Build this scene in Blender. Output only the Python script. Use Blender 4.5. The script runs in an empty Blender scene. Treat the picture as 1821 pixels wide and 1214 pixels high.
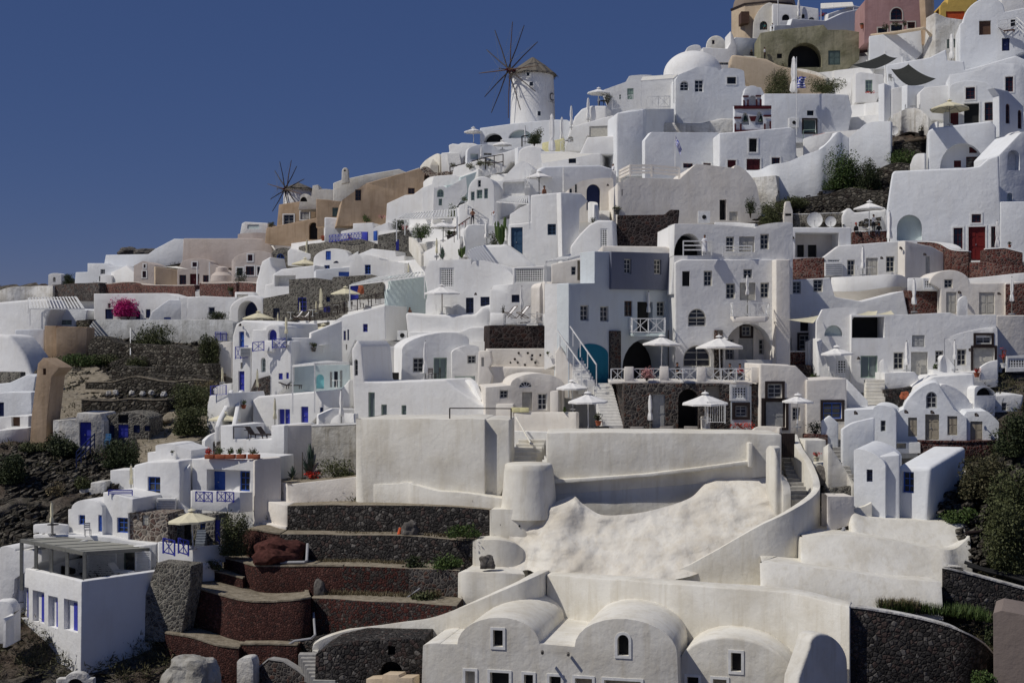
import bpy, bmesh, math, random
from mathutils import Vector, Matrix, noise
from mathutils.geometry import delaunay_2d_cdt
random.seed(7)
C = bpy.context.scene
def inpoly(x,y,p):
    r=False; n=len(p)
    for i in range(n):
        x0,y0=p[i];x1,y1=p[i-1]
        if (y0>y)!=(y1>y) and x<(x1-x0)*(y-y0)/(y1-y0)+x0: r=not r
    return r
# ---------------- camera, sky, sun, exposure ----------------
F = 2529.0; CX = 910.5; CY = 607.0          # photograph 1821 x 1214, level camera, metres
cd = bpy.data.cameras.new("camera"); cam = bpy.data.objects.new("camera", cd); C.collection.objects.link(cam)
cd.sensor_width = 36.0; cd.lens = 36.0*F/1821.0; cd.clip_start = 1; cd.clip_end = 6000
cam.location = (0,0,0); cam.rotation_euler = (math.radians(90),0,0); C.camera = cam
C.render.resolution_x = 1024; C.render.resolution_y = 682
SUN = Vector((-0.61,-0.21,0.77)).normalized()
elev = math.asin(SUN.z)
w = bpy.data.worlds.new("World"); C.world = w; w.use_nodes = True
nt = w.node_tree; bg = nt.nodes['Background']
sky = nt.nodes.new('ShaderNodeTexSky'); sky.sky_type='NISHITA'; sky.sun_disc=False
sky.sun_elevation = elev; sky.sun_rotation = math.atan2(SUN.x,SUN.y)
sky.altitude = 2500; sky.air_density=1.0; sky.dust_density=0.0; sky.ozone_density=5.0
hs = nt.nodes.new('ShaderNodeHueSaturation'); hs.inputs['Saturation'].default_value=1.12; hs.inputs['Value'].default_value=0.60
mt = nt.nodes.new('ShaderNodeMix'); mt.data_type='RGBA'; mt.blend_type='MULTIPLY'; mt.inputs[0].default_value=1; mt.inputs[7].default_value=(1.30,.99,1.10,1); ev = nt.nodes.new('ShaderNodeMix'); ev.data_type='RGBA'; ev.inputs[0].default_value=.55; ev.inputs[7].default_value=(.78,1.46,3.85,1)
nt.links.new(sky.outputs[0],hs.inputs['Color']); nt.links.new(hs.outputs[0],mt.inputs[6]); nt.links.new(mt.outputs[2],ev.inputs[6]); nt.links.new(ev.outputs[2],bg.inputs[0]); bg.inputs[1].default_value=0.074
sl = bpy.data.lights.new("sun","SUN"); sl.energy=3.9; sl.angle=math.radians(0.55); sl.color=(1,0.95,0.87)
so = bpy.data.objects.new("sun",sl); C.collection.objects.link(so); so.rotation_euler = SUN.to_track_quat('Z','Y').to_euler()
C.view_settings.view_transform='Standard'; C.view_settings.look='None'; C.view_settings.exposure=-0.42; C.view_settings.gamma=1

# ---------------- how far the hillside is, in metres, at each place of the slope ----------------
_xs = [-300,0,400,900,1400,1821,2150]
_ys = [-100,50,150,250,350,450,550,650,750,850,950,1050,1214,1400]
_sc = {-300:[7,7.6,8,8.4,8.8,9.5,11.5,15,19,22,23.6,25,27.5,30],
 0:  [7,7.8,8.3,8.8,9.3,10.2,12.2,16,20,23,24.6,26,28.3,31],
 400:[8,8.6,9.2,9.8,10.6,12,14.2,17.5,20.5,23.3,24.7,25.9,27.9,30.5],
 900:[10,11.4,12.8,13.8,15.2,17.3,19.2,20.8,23,25.4,26.4,27.4,29.8,32.5],
 1400:[10.6,12,13.2,14.8,16.4,18.2,20,21.6,23.8,25.8,27,28.3,30.8,33.5],
 1821:[11.5,13.4,15.2,16.6,17.8,19.2,20.6,22.2,24,25.5,27,28.5,31.3,34],
 2150:[12,14,15.5,16.8,18,19.4,20.8,22.3,24,25.5,27,28.5,31.5,34]}
def D(x,y):
    def it(a,v):
        if v<=a[0]: return 0,0.0
        for i in range(len(a)-1):
            if v<=a[i+1]: return i,(v-a[i])/(a[i+1]-a[i])
        return len(a)-2,1.0
    def cat(p,t): a,b,c,d=p; return .5*((2*b)+(-a+c)*t+(2*a-5*b+4*c-d)*t*t+(-a+3*b-3*c+d)*t**3)
    i,s = it(_xs,x); j,t = it(_ys,y); nx=len(_xs); ny=len(_ys)
    col=[]
    for k in (i-1,i,i+1,i+2):
        A=_sc[_xs[min(max(k,0),nx-1)]]; col.append(cat([A[min(max(q,0),ny-1)] for q in (j-1,j,j+1,j+2)],t))
    return F/cat(col,s)
def P(x,y,Y): return Vector(((x-CX)/F*Y, Y, (CY-y)/F*Y))
_o=[0,0,1.0]
def Z(ox,oy,k): _o[0],_o[1],_o[2]=ox,oy,k      # coordinates below are read off enlarged pieces of the photograph
def qx(x): return _o[0]+x/_o[2]
def qy(y): return _o[1]+y/_o[2]
def pts(s):
    out=[]
    for t in s.split():
        arc = t[0]=='~'
        v=[float(a) for a in t.lstrip('~').split(',')]
        x,y=qx(v[0]),qy(v[1])
        if arc:
            h=v[2]/_o[2]; x0,y0=out[-1]; n=14
            for i in range(1,n+1):
                a=math.pi*i/n; f=(1-math.cos(a))/2
                out.append((x0+(x-x0)*f, y0+(y-y0)*f-h*math.sin(a)))
        else: out.append((x,y))
    return out

# ---------------- materials ----------------
M={}
def nn(m,t,**k):
    n=m.node_tree.nodes.new(t)
    for a,b in k.items(): setattr(n,a,b)
    return n
def base(name,rough=0.8,spec=0.25,metal=0):
    m=bpy.data.materials.new(name); m.use_nodes=True
    b=m.node_tree.nodes['Principled BSDF']; b.inputs['Roughness'].default_value=rough
    b.inputs['Specular IOR Level'].default_value=spec; b.inputs['Metallic'].default_value=metal
    M[name]=m; return m,b,m.node_tree.links.new
def pos(m): return nn(m,'ShaderNodeNewGeometry').outputs['Position']
def noi(m,src,sc,det=4,rough=.55):
    n=nn(m,'ShaderNodeTexNoise'); n.inputs['Scale'].default_value=sc; n.inputs['Detail'].default_value=det; n.inputs['Roughness'].default_value=rough
    m.node_tree.links.new(src,n.inputs['Vector']); return n.outputs['Fac']
def ramp(m,src,stops,interp='LINEAR'):
    r=nn(m,'ShaderNodeValToRGB'); e=r.color_ramp; e.interpolation=interp
    while len(e.elements)<len(stops): e.elements.new(.5)
    for el,(p,c) in zip(e.elements,stops): el.position=p; el.color=(*c,1) if len(c)==3 else c
    m.node_tree.links.new(src,r.inputs[0]); return r.outputs[0]
def mixc(m,f,a,b,mode='MIX'):
    n=nn(m,'ShaderNodeMix',data_type='RGBA',blend_type=mode); L=m.node_tree.links.new
    for v,s in ((f,n.inputs[0]),(a,n.inputs[6]),(b,n.inputs[7])):
        if hasattr(v,'node'): L(v,s)
        elif isinstance(v,(int,float)): s.default_value=v
        else: s.default_value=(*v,1)
    return n.outputs[2]
def bump(m,b,src,dist,strength=1.0,prev=None):
    n=nn(m,'ShaderNodeBump'); n.inputs['Distance'].default_value=dist; n.inputs['Strength'].default_value=strength
    m.node_tree.links.new(src,n.inputs['Height'])
    if prev is not None: m.node_tree.links.new(prev,n.inputs['Normal'])
    m.node_tree.links.new(n.outputs[0],b.inputs['Normal']); return n.outputs[0]
def plaster(name,c,dirt=.10,dc=None,bd=.03,patch=0.0):
    m,b,L=base(name,.88,.15); p=pos(m)
    dc=dc or (c[0]*.78,c[1]*.74,c[2]*.68)
    n1=noi(m,p,.45,6,.6); n2=noi(m,p,3.0,5,.6)
    # rain streaks: noise squeezed sideways
    mp=nn(m,'ShaderNodeMapping'); mp.inputs['Scale'].default_value=(1.6,1.6,.16); L(p,mp.inputs['Vector'])
    n3=noi(m,mp.outputs[0],1.2,5,.65)
    f=ramp(m,n1,[(.42,(0,0,0)),(.75,(1,1,1))]); f2=ramp(m,n3,[(.5,(0,0,0)),(.78,(1,1,1))])
    col=mixc(m,mixc(m,1.0,f,(min(1,dirt*2.2),)*3,'MULTIPLY'),c,dc)
    col=mixc(m,mixc(m,1.0,f2,(min(1,dirt*2.4),)*3,'MULTIPLY'),col,dc)
    if patch:
        f3=ramp(m,noi(m,p,.9,8,.7),[(.60,(0,0,0)),(.64,(1,1,1))])
        col=mixc(m,mixc(m,1.0,f3,(patch,)*3,'MULTIPLY'),col,(c[0]*.55,c[1]*.54,c[2]*.5))
    L(col,b.inputs['Base Color'])
    q=bump(m,b,n1,.35*bd/.05,.55); q=bump(m,b,n2,bd,.75,q)
    return m
def stone(name,cols,mortar,sc=2.6,mw=.07,bd=.07,sq=1.0):
    m,b,L=base(name,.92,.15); p=pos(m)
    mp=nn(m,'ShaderNodeMapping'); mp.inputs['Scale'].default_value=(1,1,sq); L(p,mp.inputs['Vector'])
    wv=nn(m,'ShaderNodeTexNoise'); wv.inputs['Scale'].default_value=3; L(mp.outputs[0],wv.inputs['Vector'])
    ad=nn(m,'ShaderNodeMix',data_type='VECTOR'); ad.inputs[0].default_value=.12; L(mp.outputs[0],ad.inputs[4]); L(wv.outputs['Color'],ad.inputs[5])
    v1=nn(m,'ShaderNodeTexVoronoi'); v1.inputs['Scale'].default_value=sc; L(ad.outputs[1],v1.inputs['Vector'])
    v2=nn(m,'ShaderNodeTexVoronoi',feature='DISTANCE_TO_EDGE'); v2.inputs['Scale'].default_value=sc; L(ad.outputs[1],v2.inputs['Vector'])
    sp=nn(m,'ShaderNodeSeparateColor'); L(v1.outputs['Color'],sp.inputs[0])
    n=len(cols); st=[((i+.5)/n if i else 0.0,c) for i,c in enumerate(cols)]
    cc=ramp(m,sp.outputs[0],st,'CONSTANT')
    hi=noi(m,p,9,4,.6); cc=mixc(m,.55,cc,ramp(m,hi,[(.3,(.45,.45,.45)),(.7,(1.5,1.5,1.5))]),'MULTIPLY')
    mm=ramp(m,v2.outputs['Distance'],[(mw*.5,(1,1,1)),(mw,(0,0,0))])
    big=ramp(m,noi(m,p,.35,4),[(.3,(.75,.75,.75)),(.7,(1.15,1.15,1.15))])
    cc=mixc(m,mm,cc,mortar); L(mixc(m,1.0,cc,big,'MULTIPLY'),b.inputs['Base Color'])
    h=ramp(m,v2.outputs['Distance'],[(0,(0,0,0)),(.22,(1,1,1))]); q=bump(m,b,h,bd,.9); bump(m,b,hi,.04,.6,q)
    return m
def flat(name,c,rough=.6,spec=.3,var=.12,metal=0,sc=4):
    m,b,L=base(name,rough,spec,metal); f=noi(m,pos(m),sc,4)
    L(ramp(m,f,[(.3,tuple(x*(1-var) for x in c)),(.7,tuple(min(1,x*(1+var)) for x in c))]),b.inputs['Base Color']); return m
plaster('white',(.80,.80,.79),.15)
plaster('blue_white',(.76,.78,.80),.13)
plaster('cream',(.775,.752,.685),.34,(.58,.535,.44),.028)
plaster('rock_wash',(.755,.725,.655),.6,(.62,.565,.47),.05)
plaster('old_white',(.66,.65,.62),.42,(.36,.33,.28),.09,.55)
plaster('warm_white',(.78,.74,.68),.20)
plaster('grey_plaster',(.40,.39,.36),.45,(.2,.18,.14),.09,.5)
plaster('weathered',(.46,.47,.48),.5,(.28,.28,.27),.09,.4)  # old plaster, greyed to put the garden wall's shade into its colour
plaster('blush',(.60,.53,.48),.22)
plaster('tan',(.48,.36,.25),.35,(.30,.21,.13))
plaster('pink',(.42,.26,.25),.35,(.32,.18,.17))
plaster('ochre',(.62,.43,.12),.2)
plaster('beige',(.60,.49,.36),.3)
plaster('olive',(.30,.285,.20),.5,(.14,.14,.08),.06,.4)
plaster('slate_blue',(.165,.18,.235),.12)
plaster('blue_grey',(.60,.645,.67),.12)
plaster('teal',(.02,.16,.25),.15)
plaster('aqua',(.58,.67,.66),.15)
plaster('turq',(.25,.60,.62),.1)
plaster('taupe',(.23,.19,.17),.1)
plaster('dome_brown',(.28,.23,.19),.4)
stone('lava',[(.032,.030,.03),(.055,.05,.048),(.08,.073,.068),(.04,.037,.036),(.075,.055,.05),(.062,.058,.056),(.15,.14,.13)],(.035,.032,.03),4.4,.05,.10)
stone('lava_mortar',[(.04,.035,.035),(.07,.05,.045),(.05,.045,.045),(.09,.05,.04),(.10,.09,.085),(.06,.055,.055)],(.15,.135,.12),4.4,.09,.07)
stone('lava_dark',[(.025,.018,.018),(.045,.03,.028),(.035,.028,.028),(.055,.03,.026)],(.09,.075,.07),3.0,.07,.07)
stone('tan_cobble',[(.11,.08,.065),(.17,.13,.11),(.14,.09,.075),(.21,.18,.15),(.09,.075,.07)],(.36,.32,.27),3.4,.11,.06)
stone('redstone',[(.065,.028,.024),(.088,.036,.03),(.052,.024,.022),(.11,.052,.043),(.046,.028,.026)],(.07,.032,.026),7.0,.06,.06)
stone('redbrick',[(.10,.032,.026),(.14,.046,.038),(.08,.03,.026),(.17,.08,.062),(.05,.03,.028)],(.20,.15,.13),4.6,.08,.06)
stone('redmix',[(.07,.024,.02),(.04,.036,.034),(.09,.032,.026),(.05,.03,.028),(.055,.05,.046),(.11,.09,.08)],(.06,.038,.034),5.6,.06,.08)
stone('dryrock',[(.07,.063,.052),(.115,.105,.088),(.055,.05,.043),(.16,.145,.12),(.045,.036,.03)],(.045,.04,.032),2.5,.09,.14,1.5)
stone('greystone',[(.12,.115,.10),(.18,.17,.15),(.08,.075,.07),(.22,.21,.18),(.10,.09,.08)],(.28,.26,.22),4.4,.09,.07)
def rockmat():
    m,b,L=base('rock',.95,.1); p=pos(m)
    n1=noi(m,p,.16,8,.65); n2=noi(m,p,1.4,9,.72); n3=noi(m,p,6,6,.7)
    c=ramp(m,n2,[(.28,(.035,.031,.026)),(.42,(.12,.106,.088)),(.55,(.22,.198,.165)),(.72,(.35,.32,.27))])
    g=ramp(m,n1,[(.42,(1,1,1)),(.62,(.48,.30,.24))]); c=mixc(m,.7,c,g,'MULTIPLY')
    gr=ramp(m,noi(m,p,.5,6,.7),[(.52,(0,0,0)),(.62,(1,1,1))]); c=mixc(m,mixc(m,1.0,gr,(.35,.35,.35),'MULTIPLY'),c,(.055,.056,.026))
    L(c,b.inputs['Base Color']); q=bump(m,b,n2,.9,.9); bump(m,b,n3,.2,.8,q)
rockmat()
def soil():
    m,b,L=base('soil',.95,.1); p=pos(m); n=noi(m,p,2.2,8,.7)
    L(ramp(m,n,[(.3,(.15,.125,.09)),(.5,(.26,.225,.17)),(.7,(.38,.335,.265))]),b.inputs['Base Color']); bump(m,b,n,.15,.8)
soil()
def leafm(name,a,b_,tr=.0):
    m,b,L=base(name,.65,.25); oi=nn(m,'ShaderNodeNewGeometry')
    L(ramp(m,oi.outputs['Random Per Island'],[(0,a),(1,b_)]),b.inputs['Base Color'])
leafm('leaf_dark',(.018,.028,.012),(.06,.075,.03)); leafm('leaf_olive',(.04,.05,.018),(.11,.12,.05))
leafm('leaf_green',(.03,.06,.015),(.09,.13,.035)); leafm('leaf_dry',(.11,.085,.05),(.24,.20,.11))
leafm('bougain',(.34,.005,.11),(.62,.035,.24)); leafm('flower_red',(.35,.015,.01),(.6,.05,.03)); leafm('flower_pink',(.5,.22,.22),(.7,.4,.38))
leafm('agave',(.05,.085,.065),(.11,.15,.12)); leafm('straw',(.085,.075,.06),(.21,.185,.15)); leafm('scrubmix',(.035,.04,.018),(.13,.115,.06))
flat('blue',(.035,.10,.40),.45); flat('ultra',(.05,.06,.40),.45); flat('navy',(.012,.02,.075),.45); flat('steelblue',(.03,.07,.13),.45)
flat('maroon',(.075,.01,.012),.5); flat('red',(.14,.012,.01),.5); flat('orange',(.55,.085,.02),.5); flat('grey',(.42,.42,.40),.5); flat('taupe_paint',(.33,.29,.22),.55)
flat('sage',(.30,.40,.33),.5); flat('paint_white',(.78,.78,.76),.5); flat('beige_paint',(.52,.50,.44),.5); flat('dark',(.012,.012,.012),.6); flat('brownwood',(.10,.055,.035),.6)
flat('darkwood',(.03,.02,.018),.6); flat('greypole',(.20,.20,.18),.5); flat('metal',(.5,.5,.5),.35,.5,.1,.6); flat('lightblue',(.10,.28,.50),.4); flat('greyteal',(.09,.13,.12),.5)
flat('canvas',(.72,.70,.64),.85,.1,.06); flat('canvas_white',(.80,.79,.77),.85,.1,.05); flat('canvas_cream',(.70,.65,.47),.85,.1,.06); flat('greyfabric',(.27,.25,.23),.9,.1)
flat('sail_dark',(.035,.037,.035),.85,.1); flat('canopy_grey',(.36,.355,.31),.85,.1,.08); flat('terracotta',(.34,.10,.05),.75,.2,.2); flat('ochre_trim',(.40,.17,.03),.7)
flat('skin',(.38,.19,.12),.6); flat('skin_tan',(.26,.12,.07),.6); flat('hair',(.012,.009,.008),.7); flat('cloth_white',(.75,.75,.77),.9); flat('cloth_navy',(.012,.014,.03),.9)
flat('cloth_black',(.015,.015,.017),.9); flat('cloth_red',(.30,.03,.03),.9); flat('cloth_blue',(.06,.10,.2),.9); flat('cloth_teal',(.05,.16,.15),.9)
flat('bronze',(.03,.055,.04),.5,.4,.2,.5); flat('bark',(.09,.07,.05),.9); flat('boulder_red',(.075,.03,.025),.95,.1,.5); flat('boulder_grey',(.12,.11,.10),.95,.1,.5); flat('flagblue',(.03,.05,.38),.8); flat('pipe',(.33,.33,.34),.5)
flat('steps_grey',(.36,.35,.33),.85,.15,.2); flat('steps_dark',(.19,.21,.24),.8,.15,.2); flat('yellow_cush',(.66,.62,.36),.9); flat('white_steps',(.78,.77,.74),.85,.15,.1)
gm,gb,_=base('glass',.08,.6); gb.inputs['Base Color'].default_value=(.018,.022,.028,1)
gm,gb,_=base('glass_light',.12,.6); gb.inputs['Base Color'].default_value=(.16,.20,.20,1)
gm,gb,_=base('pool',.05,.5); gb.inputs['Base Color'].default_value=(.20,.50,.52,1)

# ---------------- mesh helpers ----------------
def tag(o,label=None,cat=None,group=None,kind=None):
    if label: o['label']=label
    if cat: o['category']=cat
    if group: o['group']=group
    if kind: o['kind']=kind
    return o
def root(name,label,cat,loc,yaw=0,group=None):
    o=bpy.data.objects.new(name,None); C.collection.objects.link(o); o.location=loc; o.rotation_euler=(0,0,yaw)
    o.empty_display_size=.3; return tag(o,label,cat,group)
def xf(o):
    m=Matrix.Translation(o.location)@o.rotation_euler.to_matrix().to_4x4()
    return m
class MB:
    def __init__(s): s.v=[]; s.f=[]; s.mi=[]; s.cur=0
    def face(s,vs):
        i=len(s.v); s.v+= [Vector(a) for a in vs]; s.f.append(tuple(range(i,i+len(vs)))); s.mi.append(s.cur)
    def add(s,vs,fs):
        i=len(s.v); s.v+=[Vector(a) for a in vs]
        for f in fs: s.f.append(tuple(i+a for a in f)); s.mi.append(s.cur)
    def box(s,a,b):
        x0,y0,z0=a; x1,y1,z1=b
        s.add([(x0,y0,z0),(x1,y0,z0),(x1,y1,z0),(x0,y1,z0),(x0,y0,z1),(x1,y0,z1),(x1,y1,z1),(x0,y1,z1)],
              [(0,3,2,1),(4,5,6,7),(0,1,5,4),(1,2,6,5),(2,3,7,6),(3,0,4,7)])
    def bar(s,a,b,t,t2=None,up=(0,0,1)):
        a=Vector(a);b=Vector(b); d=(b-a)
        if d.length<1e-5: return
        d.normalize(); u=Vector(up); 
        if abs(d.dot(u))>.95: u=Vector((0,1,0))
        r=d.cross(u).normalized()*t/2; w=r.cross(d).normalized()*(t2 or t)/2
        s.add([a-r-w,a+r-w,a+r+w,a-r+w,b-r-w,b+r-w,b+r+w,b-r+w],[(0,3,2,1),(4,5,6,7),(0,1,5,4),(1,2,6,5),(2,3,7,6),(3,0,4,7)])
    def tube(s,ps,r,n=7,cap=True):
        ps=[Vector(p) for p in ps]; rs=r if isinstance(r,(list,tuple)) else [r]*len(ps)
        rings=[]
        for i,p in enumerate(ps):
            d=(ps[min(i+1,len(ps)-1)]-ps[max(i-1,0)]).normalized()
            u=Vector((0,0,1)) if abs(d.z)<.9 else Vector((1,0,0))
            a=d.cross(u).normalized(); b=a.cross(d)
            rings.append([p+(a*math.cos(2*math.pi*k/n)+b*math.sin(2*math.pi*k/n))*rs[i] for k in range(n)])
        base_=len(s.v)
        for rg in rings: s.v+=rg
        for i in range(len(ps)-1):
            for k in range(n):
                k2=(k+1)%n; s.f.append((base_+i*n+k,base_+i*n+k2,base_+(i+1)*n+k2,base_+(i+1)*n+k)); s.mi.append(s.cur)
        if cap:
            s.f.append(tuple(base_+k for k in range(n))); s.mi.append(s.cur)
            s.f.append(tuple(base_+(len(ps)-1)*n+k for k in range(n))[::-1]); s.mi.append(s.cur)
    def lathe(s,prof,n=20,c=(0,0,0),wob=None):
        c=Vector(c); b=len(s.v)
        for j,(r,z) in enumerate(prof):
            for k in range(n):
                a=2*math.pi*k/n; rr=r*(wob(a,z) if wob else 1)
                s.v.append(c+Vector((rr*math.cos(a),rr*math.sin(a),z)))
        for j in range(len(prof)-1):
            for k in range(n):
                k2=(k+1)%n; s.f.append((b+j*n+k,b+j*n+k2,b+(j+1)*n+k2,b+(j+1)*n+k)); s.mi.append(s.cur)
        s.f.append(tuple(b+k for k in range(n))[::-1]); s.mi.append(s.cur)
        s.f.append(tuple(b+(len(prof)-1)*n+k for k in range(n))); s.mi.append(s.cur)
    def build(s,name,mats,parent=None,world=False,loc=None,smooth=35,bevel=0,recalc=True):
        me=bpy.data.meshes.new(name)
        vs=s.v
        if loc is not None: vs=[v-Vector(loc) for v in vs]
        me.from_pydata([tuple(v) for v in vs],[],s.f); 
        if isinstance(mats,str): mats=[mats]
        for m in mats: me.materials.append(M[m])
        me.polygons.foreach_set('material_index',s.mi)
        if recalc or bevel:
            bm=bmesh.new(); bm.from_mesh(me)
            bmesh.ops.recalc_face_normals(bm,faces=bm.faces)
            if bevel:
                es=[e for e in bm.edges if len(e.link_faces)==2 and e.calc_face_angle(0)>.6]
                bmesh.ops.bevel(bm,geom=es,offset=bevel,segments=2,profile=.5,affect='EDGES',clamp_overlap=True)
            bm.to_mesh(me); bm.free()
        if smooth:
            me.polygons.foreach_set('use_smooth',[True]*len(me.polygons)); me.set_sharp_from_angle(angle=math.radians(smooth))
        me.update()
        o=bpy.data.objects.new(name,me); C.collection.objects.link(o)
        if loc is not None: o.location=loc
        if parent is not None:
            o.parent=parent
            if world: o.matrix_parent_inverse=xf(parent).inverted()
        return o

# ---------------- openings ----------------
COL=dict(b='blue',B='ultra',g='grey',s='sage',m='maroon',r='red',n='navy',w='paint_white',t='taupe_paint',k='dark',l='lightblue',v='brownwood',o='orange',e='beige_paint',a='aqua',q='turq',S='steelblue',T='teal',G='greyteal')
def archloop(u0,z0,u1,z1,arched):
    if not arched: return [(u0,z0),(u1,z0),(u1,z1),(u0,z1)]
    r=(u1-u0)/2; h=r if arched=='a' else (z1-z0)
    if arched=='a': h=min(r*1.05,z1-z0); zs=z1-h
    else: zs=z0
    L=[(u0,z0),(u1,z0)] if arched=='a' and zs>z0+.01 else []
    n=12
    for i in range(n+1):
        a=math.pi*i/n; L.append((u0+r+r*math.cos(a), zs+h*math.sin(a)))
    return L
def slab(mb,loop,w0,w1):      # loop in (u,z) between depths w0..w1
    n=len(loop); vs=[(u,w0,z) for u,z in loop]+[(u,w1,z) for u,z in loop]
    mb.add(vs,[tuple(range(n)),tuple(range(2*n-1,n-1,-1))]+[(i,i+n,(i+1)%n+n,(i+1)%n) for i in range(n)])
def ring(mb,lo,li,w0,w1):
    n=len(lo); vs=[(u,w0,z) for u,z in lo]+[(u,w0,z) for u,z in li]+[(u,w1,z) for u,z in lo]+[(u,w1,z) for u,z in li]
    fs=[]
    for i in range(n):
        j=(i+1)%n
        fs+=[(i,j,n+j,n+i),(2*n+i,3*n+i,3*n+j,2*n+j),(n+i,n+j,3*n+j,3*n+i),(i,2*n+i,2*n+j,j)]
    mb.add(vs,fs)
def scaled(loop,t):
    us=[a for a,_ in loop]; zs=[b for _,b in loop]; cu=(min(us)+max(us))/2; cz=(min(zs)+max(zs))/2
    wu=(max(us)-min(us))/2; wz=(max(zs)-min(zs))/2
    ku=max(.1,(wu-t)/wu); kz=max(.1,(wz-t)/wz)
    return [(cu+(a-cu)*ku,cz+(b-cz)*kz) for a,b in loop]
def opening(parent,kind,arch,loop,rec,col,trim,side=None):
    """the thing that fills one opening, in the wall's own frame (u right, w inward, z up)"""
    us=[a for a,_ in loop]; zs=[b for _,b in loop]; u0,u1,z0,z1=min(us),max(us),min(zs),max(zs)
    W=u1-u0; H=z1-z0; cm=COL.get(col,'grey'); t=min(.09,W*.14,H*.14)
    m=MB()
    if kind in 'wf':
        ring(m,loop,scaled(loop,t),rec-.05,rec+.03)
        li=scaled(loop,t*.9); 
        if kind=='f':
            cu=(u0+u1)/2
            for k in range(1,5):
                a=math.pi*k/5; m.bar((cu,rec,z0),(cu+math.cos(a)*(W/2-t/2),rec,z0+math.sin(a)*(H-t/2)),.05,.05,(0,1,0))
        else:
            mt=t*.6
            if W>.45: m.box(((u0+u1)/2-mt/2,rec-.04,z0+t*.5),((u0+u1)/2+mt/2,rec+.02,z1-t*.5))
            nb=2 if H>.8 else 1
            for k in range(1,nb+1):
                z=z0+H*k/(nb+1); m.box((u0+t*.5,rec-.035,z-mt/2),(u1-t*.5,rec+.018,z+mt/2))
        o=m.build('window',cm,parent,smooth=0)
        g=MB(); g.face([(u,rec+.01,z) for u,z in li]); g.build('pane','glass_light' if col in 's' else 'glass',o,smooth=0,recalc=False)
    elif kind=='t':      # closed panelled shutters
        slab(m,loop,rec,rec+.05); mid=(u0+u1)/2
        for a,b in ((u0,mid),(mid,u1)):
            for k in range(2):
                zz0=z0+H*(.08+.46*k); zz1=z0+H*(.46+.46*k); m.box((a+.18*(b-a),rec-.025,zz0),(b-.18*(b-a),rec+.01,zz1))
        m.box((mid-.015,rec-.03,z0+.03),(mid+.015,rec+.01,z1-.03))
        o=m.build('shutter',cm,parent,smooth=0)
    elif kind=='d':
        slab(m,loop,rec,rec+.06); mid=(u0+u1)/2
        leaves=((u0,mid),(mid,u1)) if W>.75 else ((u0,u1),)
        hh=H if not arch else H-W*.5
        for a,b in leaves:
            e=.16*(b-a)
            for f0,f1 in ((.06,.36),(.42,.66),(.72,.94)): m.box((a+e,rec-.03,z0+hh*f0),(b-e,rec+.01,z0+hh*f1))
        o=m.build('door',cm,parent,smooth=0)
        h=MB(); h.box((mid-.1,rec-.09,z0+hh*.45),(mid-.05,rec,z0+hh*.5)); h.build('handle','metal',o,smooth=0)
    elif kind=='l':      # lattice screen
        ring(m,loop,scaled(loop,t*1.1),rec-.05,rec+.02); s=.21
        k=u0+s
        while k<u1-.05: m.box((k-.035,rec-.03,z0+.03),(k+.035,rec-.005,z1-.03)); k+=s
        k=z0+s
        while k<z1-.05: m.box((u0+.03,rec-.028,k-.035),(u1-.03,rec-.003,k+.035)); k+=s
        o=m.build('lattice_screen',cm,parent,smooth=0)
        g=MB(); g.face([(u,rec+.04,z) for u,z in loop]); g.build('backing','dark',o,smooth=0,recalc=False)
    elif kind=='g':      # glass door in a slim frame
        ring(m,loop,scaled(loop,t),rec-.04,rec+.03); 
        if W>1: m.box(((u0+u1)/2-.03,rec-.03,z0),((u0+u1)/2+.03,rec+.02,z1))
        o=m.build('window',cm,parent,smooth=0); g=MB(); g.face([(u,rec+.01,z) for u,z in scaled(loop,t*.9)]); g.build('pane','glass_light' if col in 'sea' else 'glass',o,smooth=0,recalc=False)
    elif kind=='z':      # white niche with a tall narrow coloured door and window leaf
        m.face([(u,rec,z) for u,z in loop]); o=m.build('niche_back','white',parent,smooth=0,recalc=False)
        q=MB(); q.box((u0+W*.42,rec-.05,z0),(u0+W*.68,rec,z1-H*.12)); q.build('door',cm,o,smooth=0); q=MB(); q.box((u0+W*.82,rec-.05,z0+H*.42),(u0+W*.97,rec,z1-H*.12)); q.build('window',cm,o,smooth=0)
    elif kind=='n':
        m.face([(u,rec,z) for u,z in loop]); o=m.build('niche_back',cm,parent,smooth=0,recalc=False)
    else:                # k : open doorway; sheet at its back, dark colour standing for the unlit room
        m.face([(u,rec,z) for u,z in loop]); o=m.build('doorway','dark' if col=='g' else cm,parent,smooth=0,recalc=False)
    if trim:
        s=MB(); tw={'+':.16,'#':.2,'=':.14}[trim]
        ring(s,scaled(loop,-tw),scaled(loop,-.004),-.05,.03)
        s.build('surround',{'+':'paint_white','#':'darkwood','=':'beige_paint'}[trim],o,smooth=0)
    return o
REC=dict(z=.35,w=.20,f=.15,t=.12,d=.22,l=.1,g=.25,n=.5,k=1.6)
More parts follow.
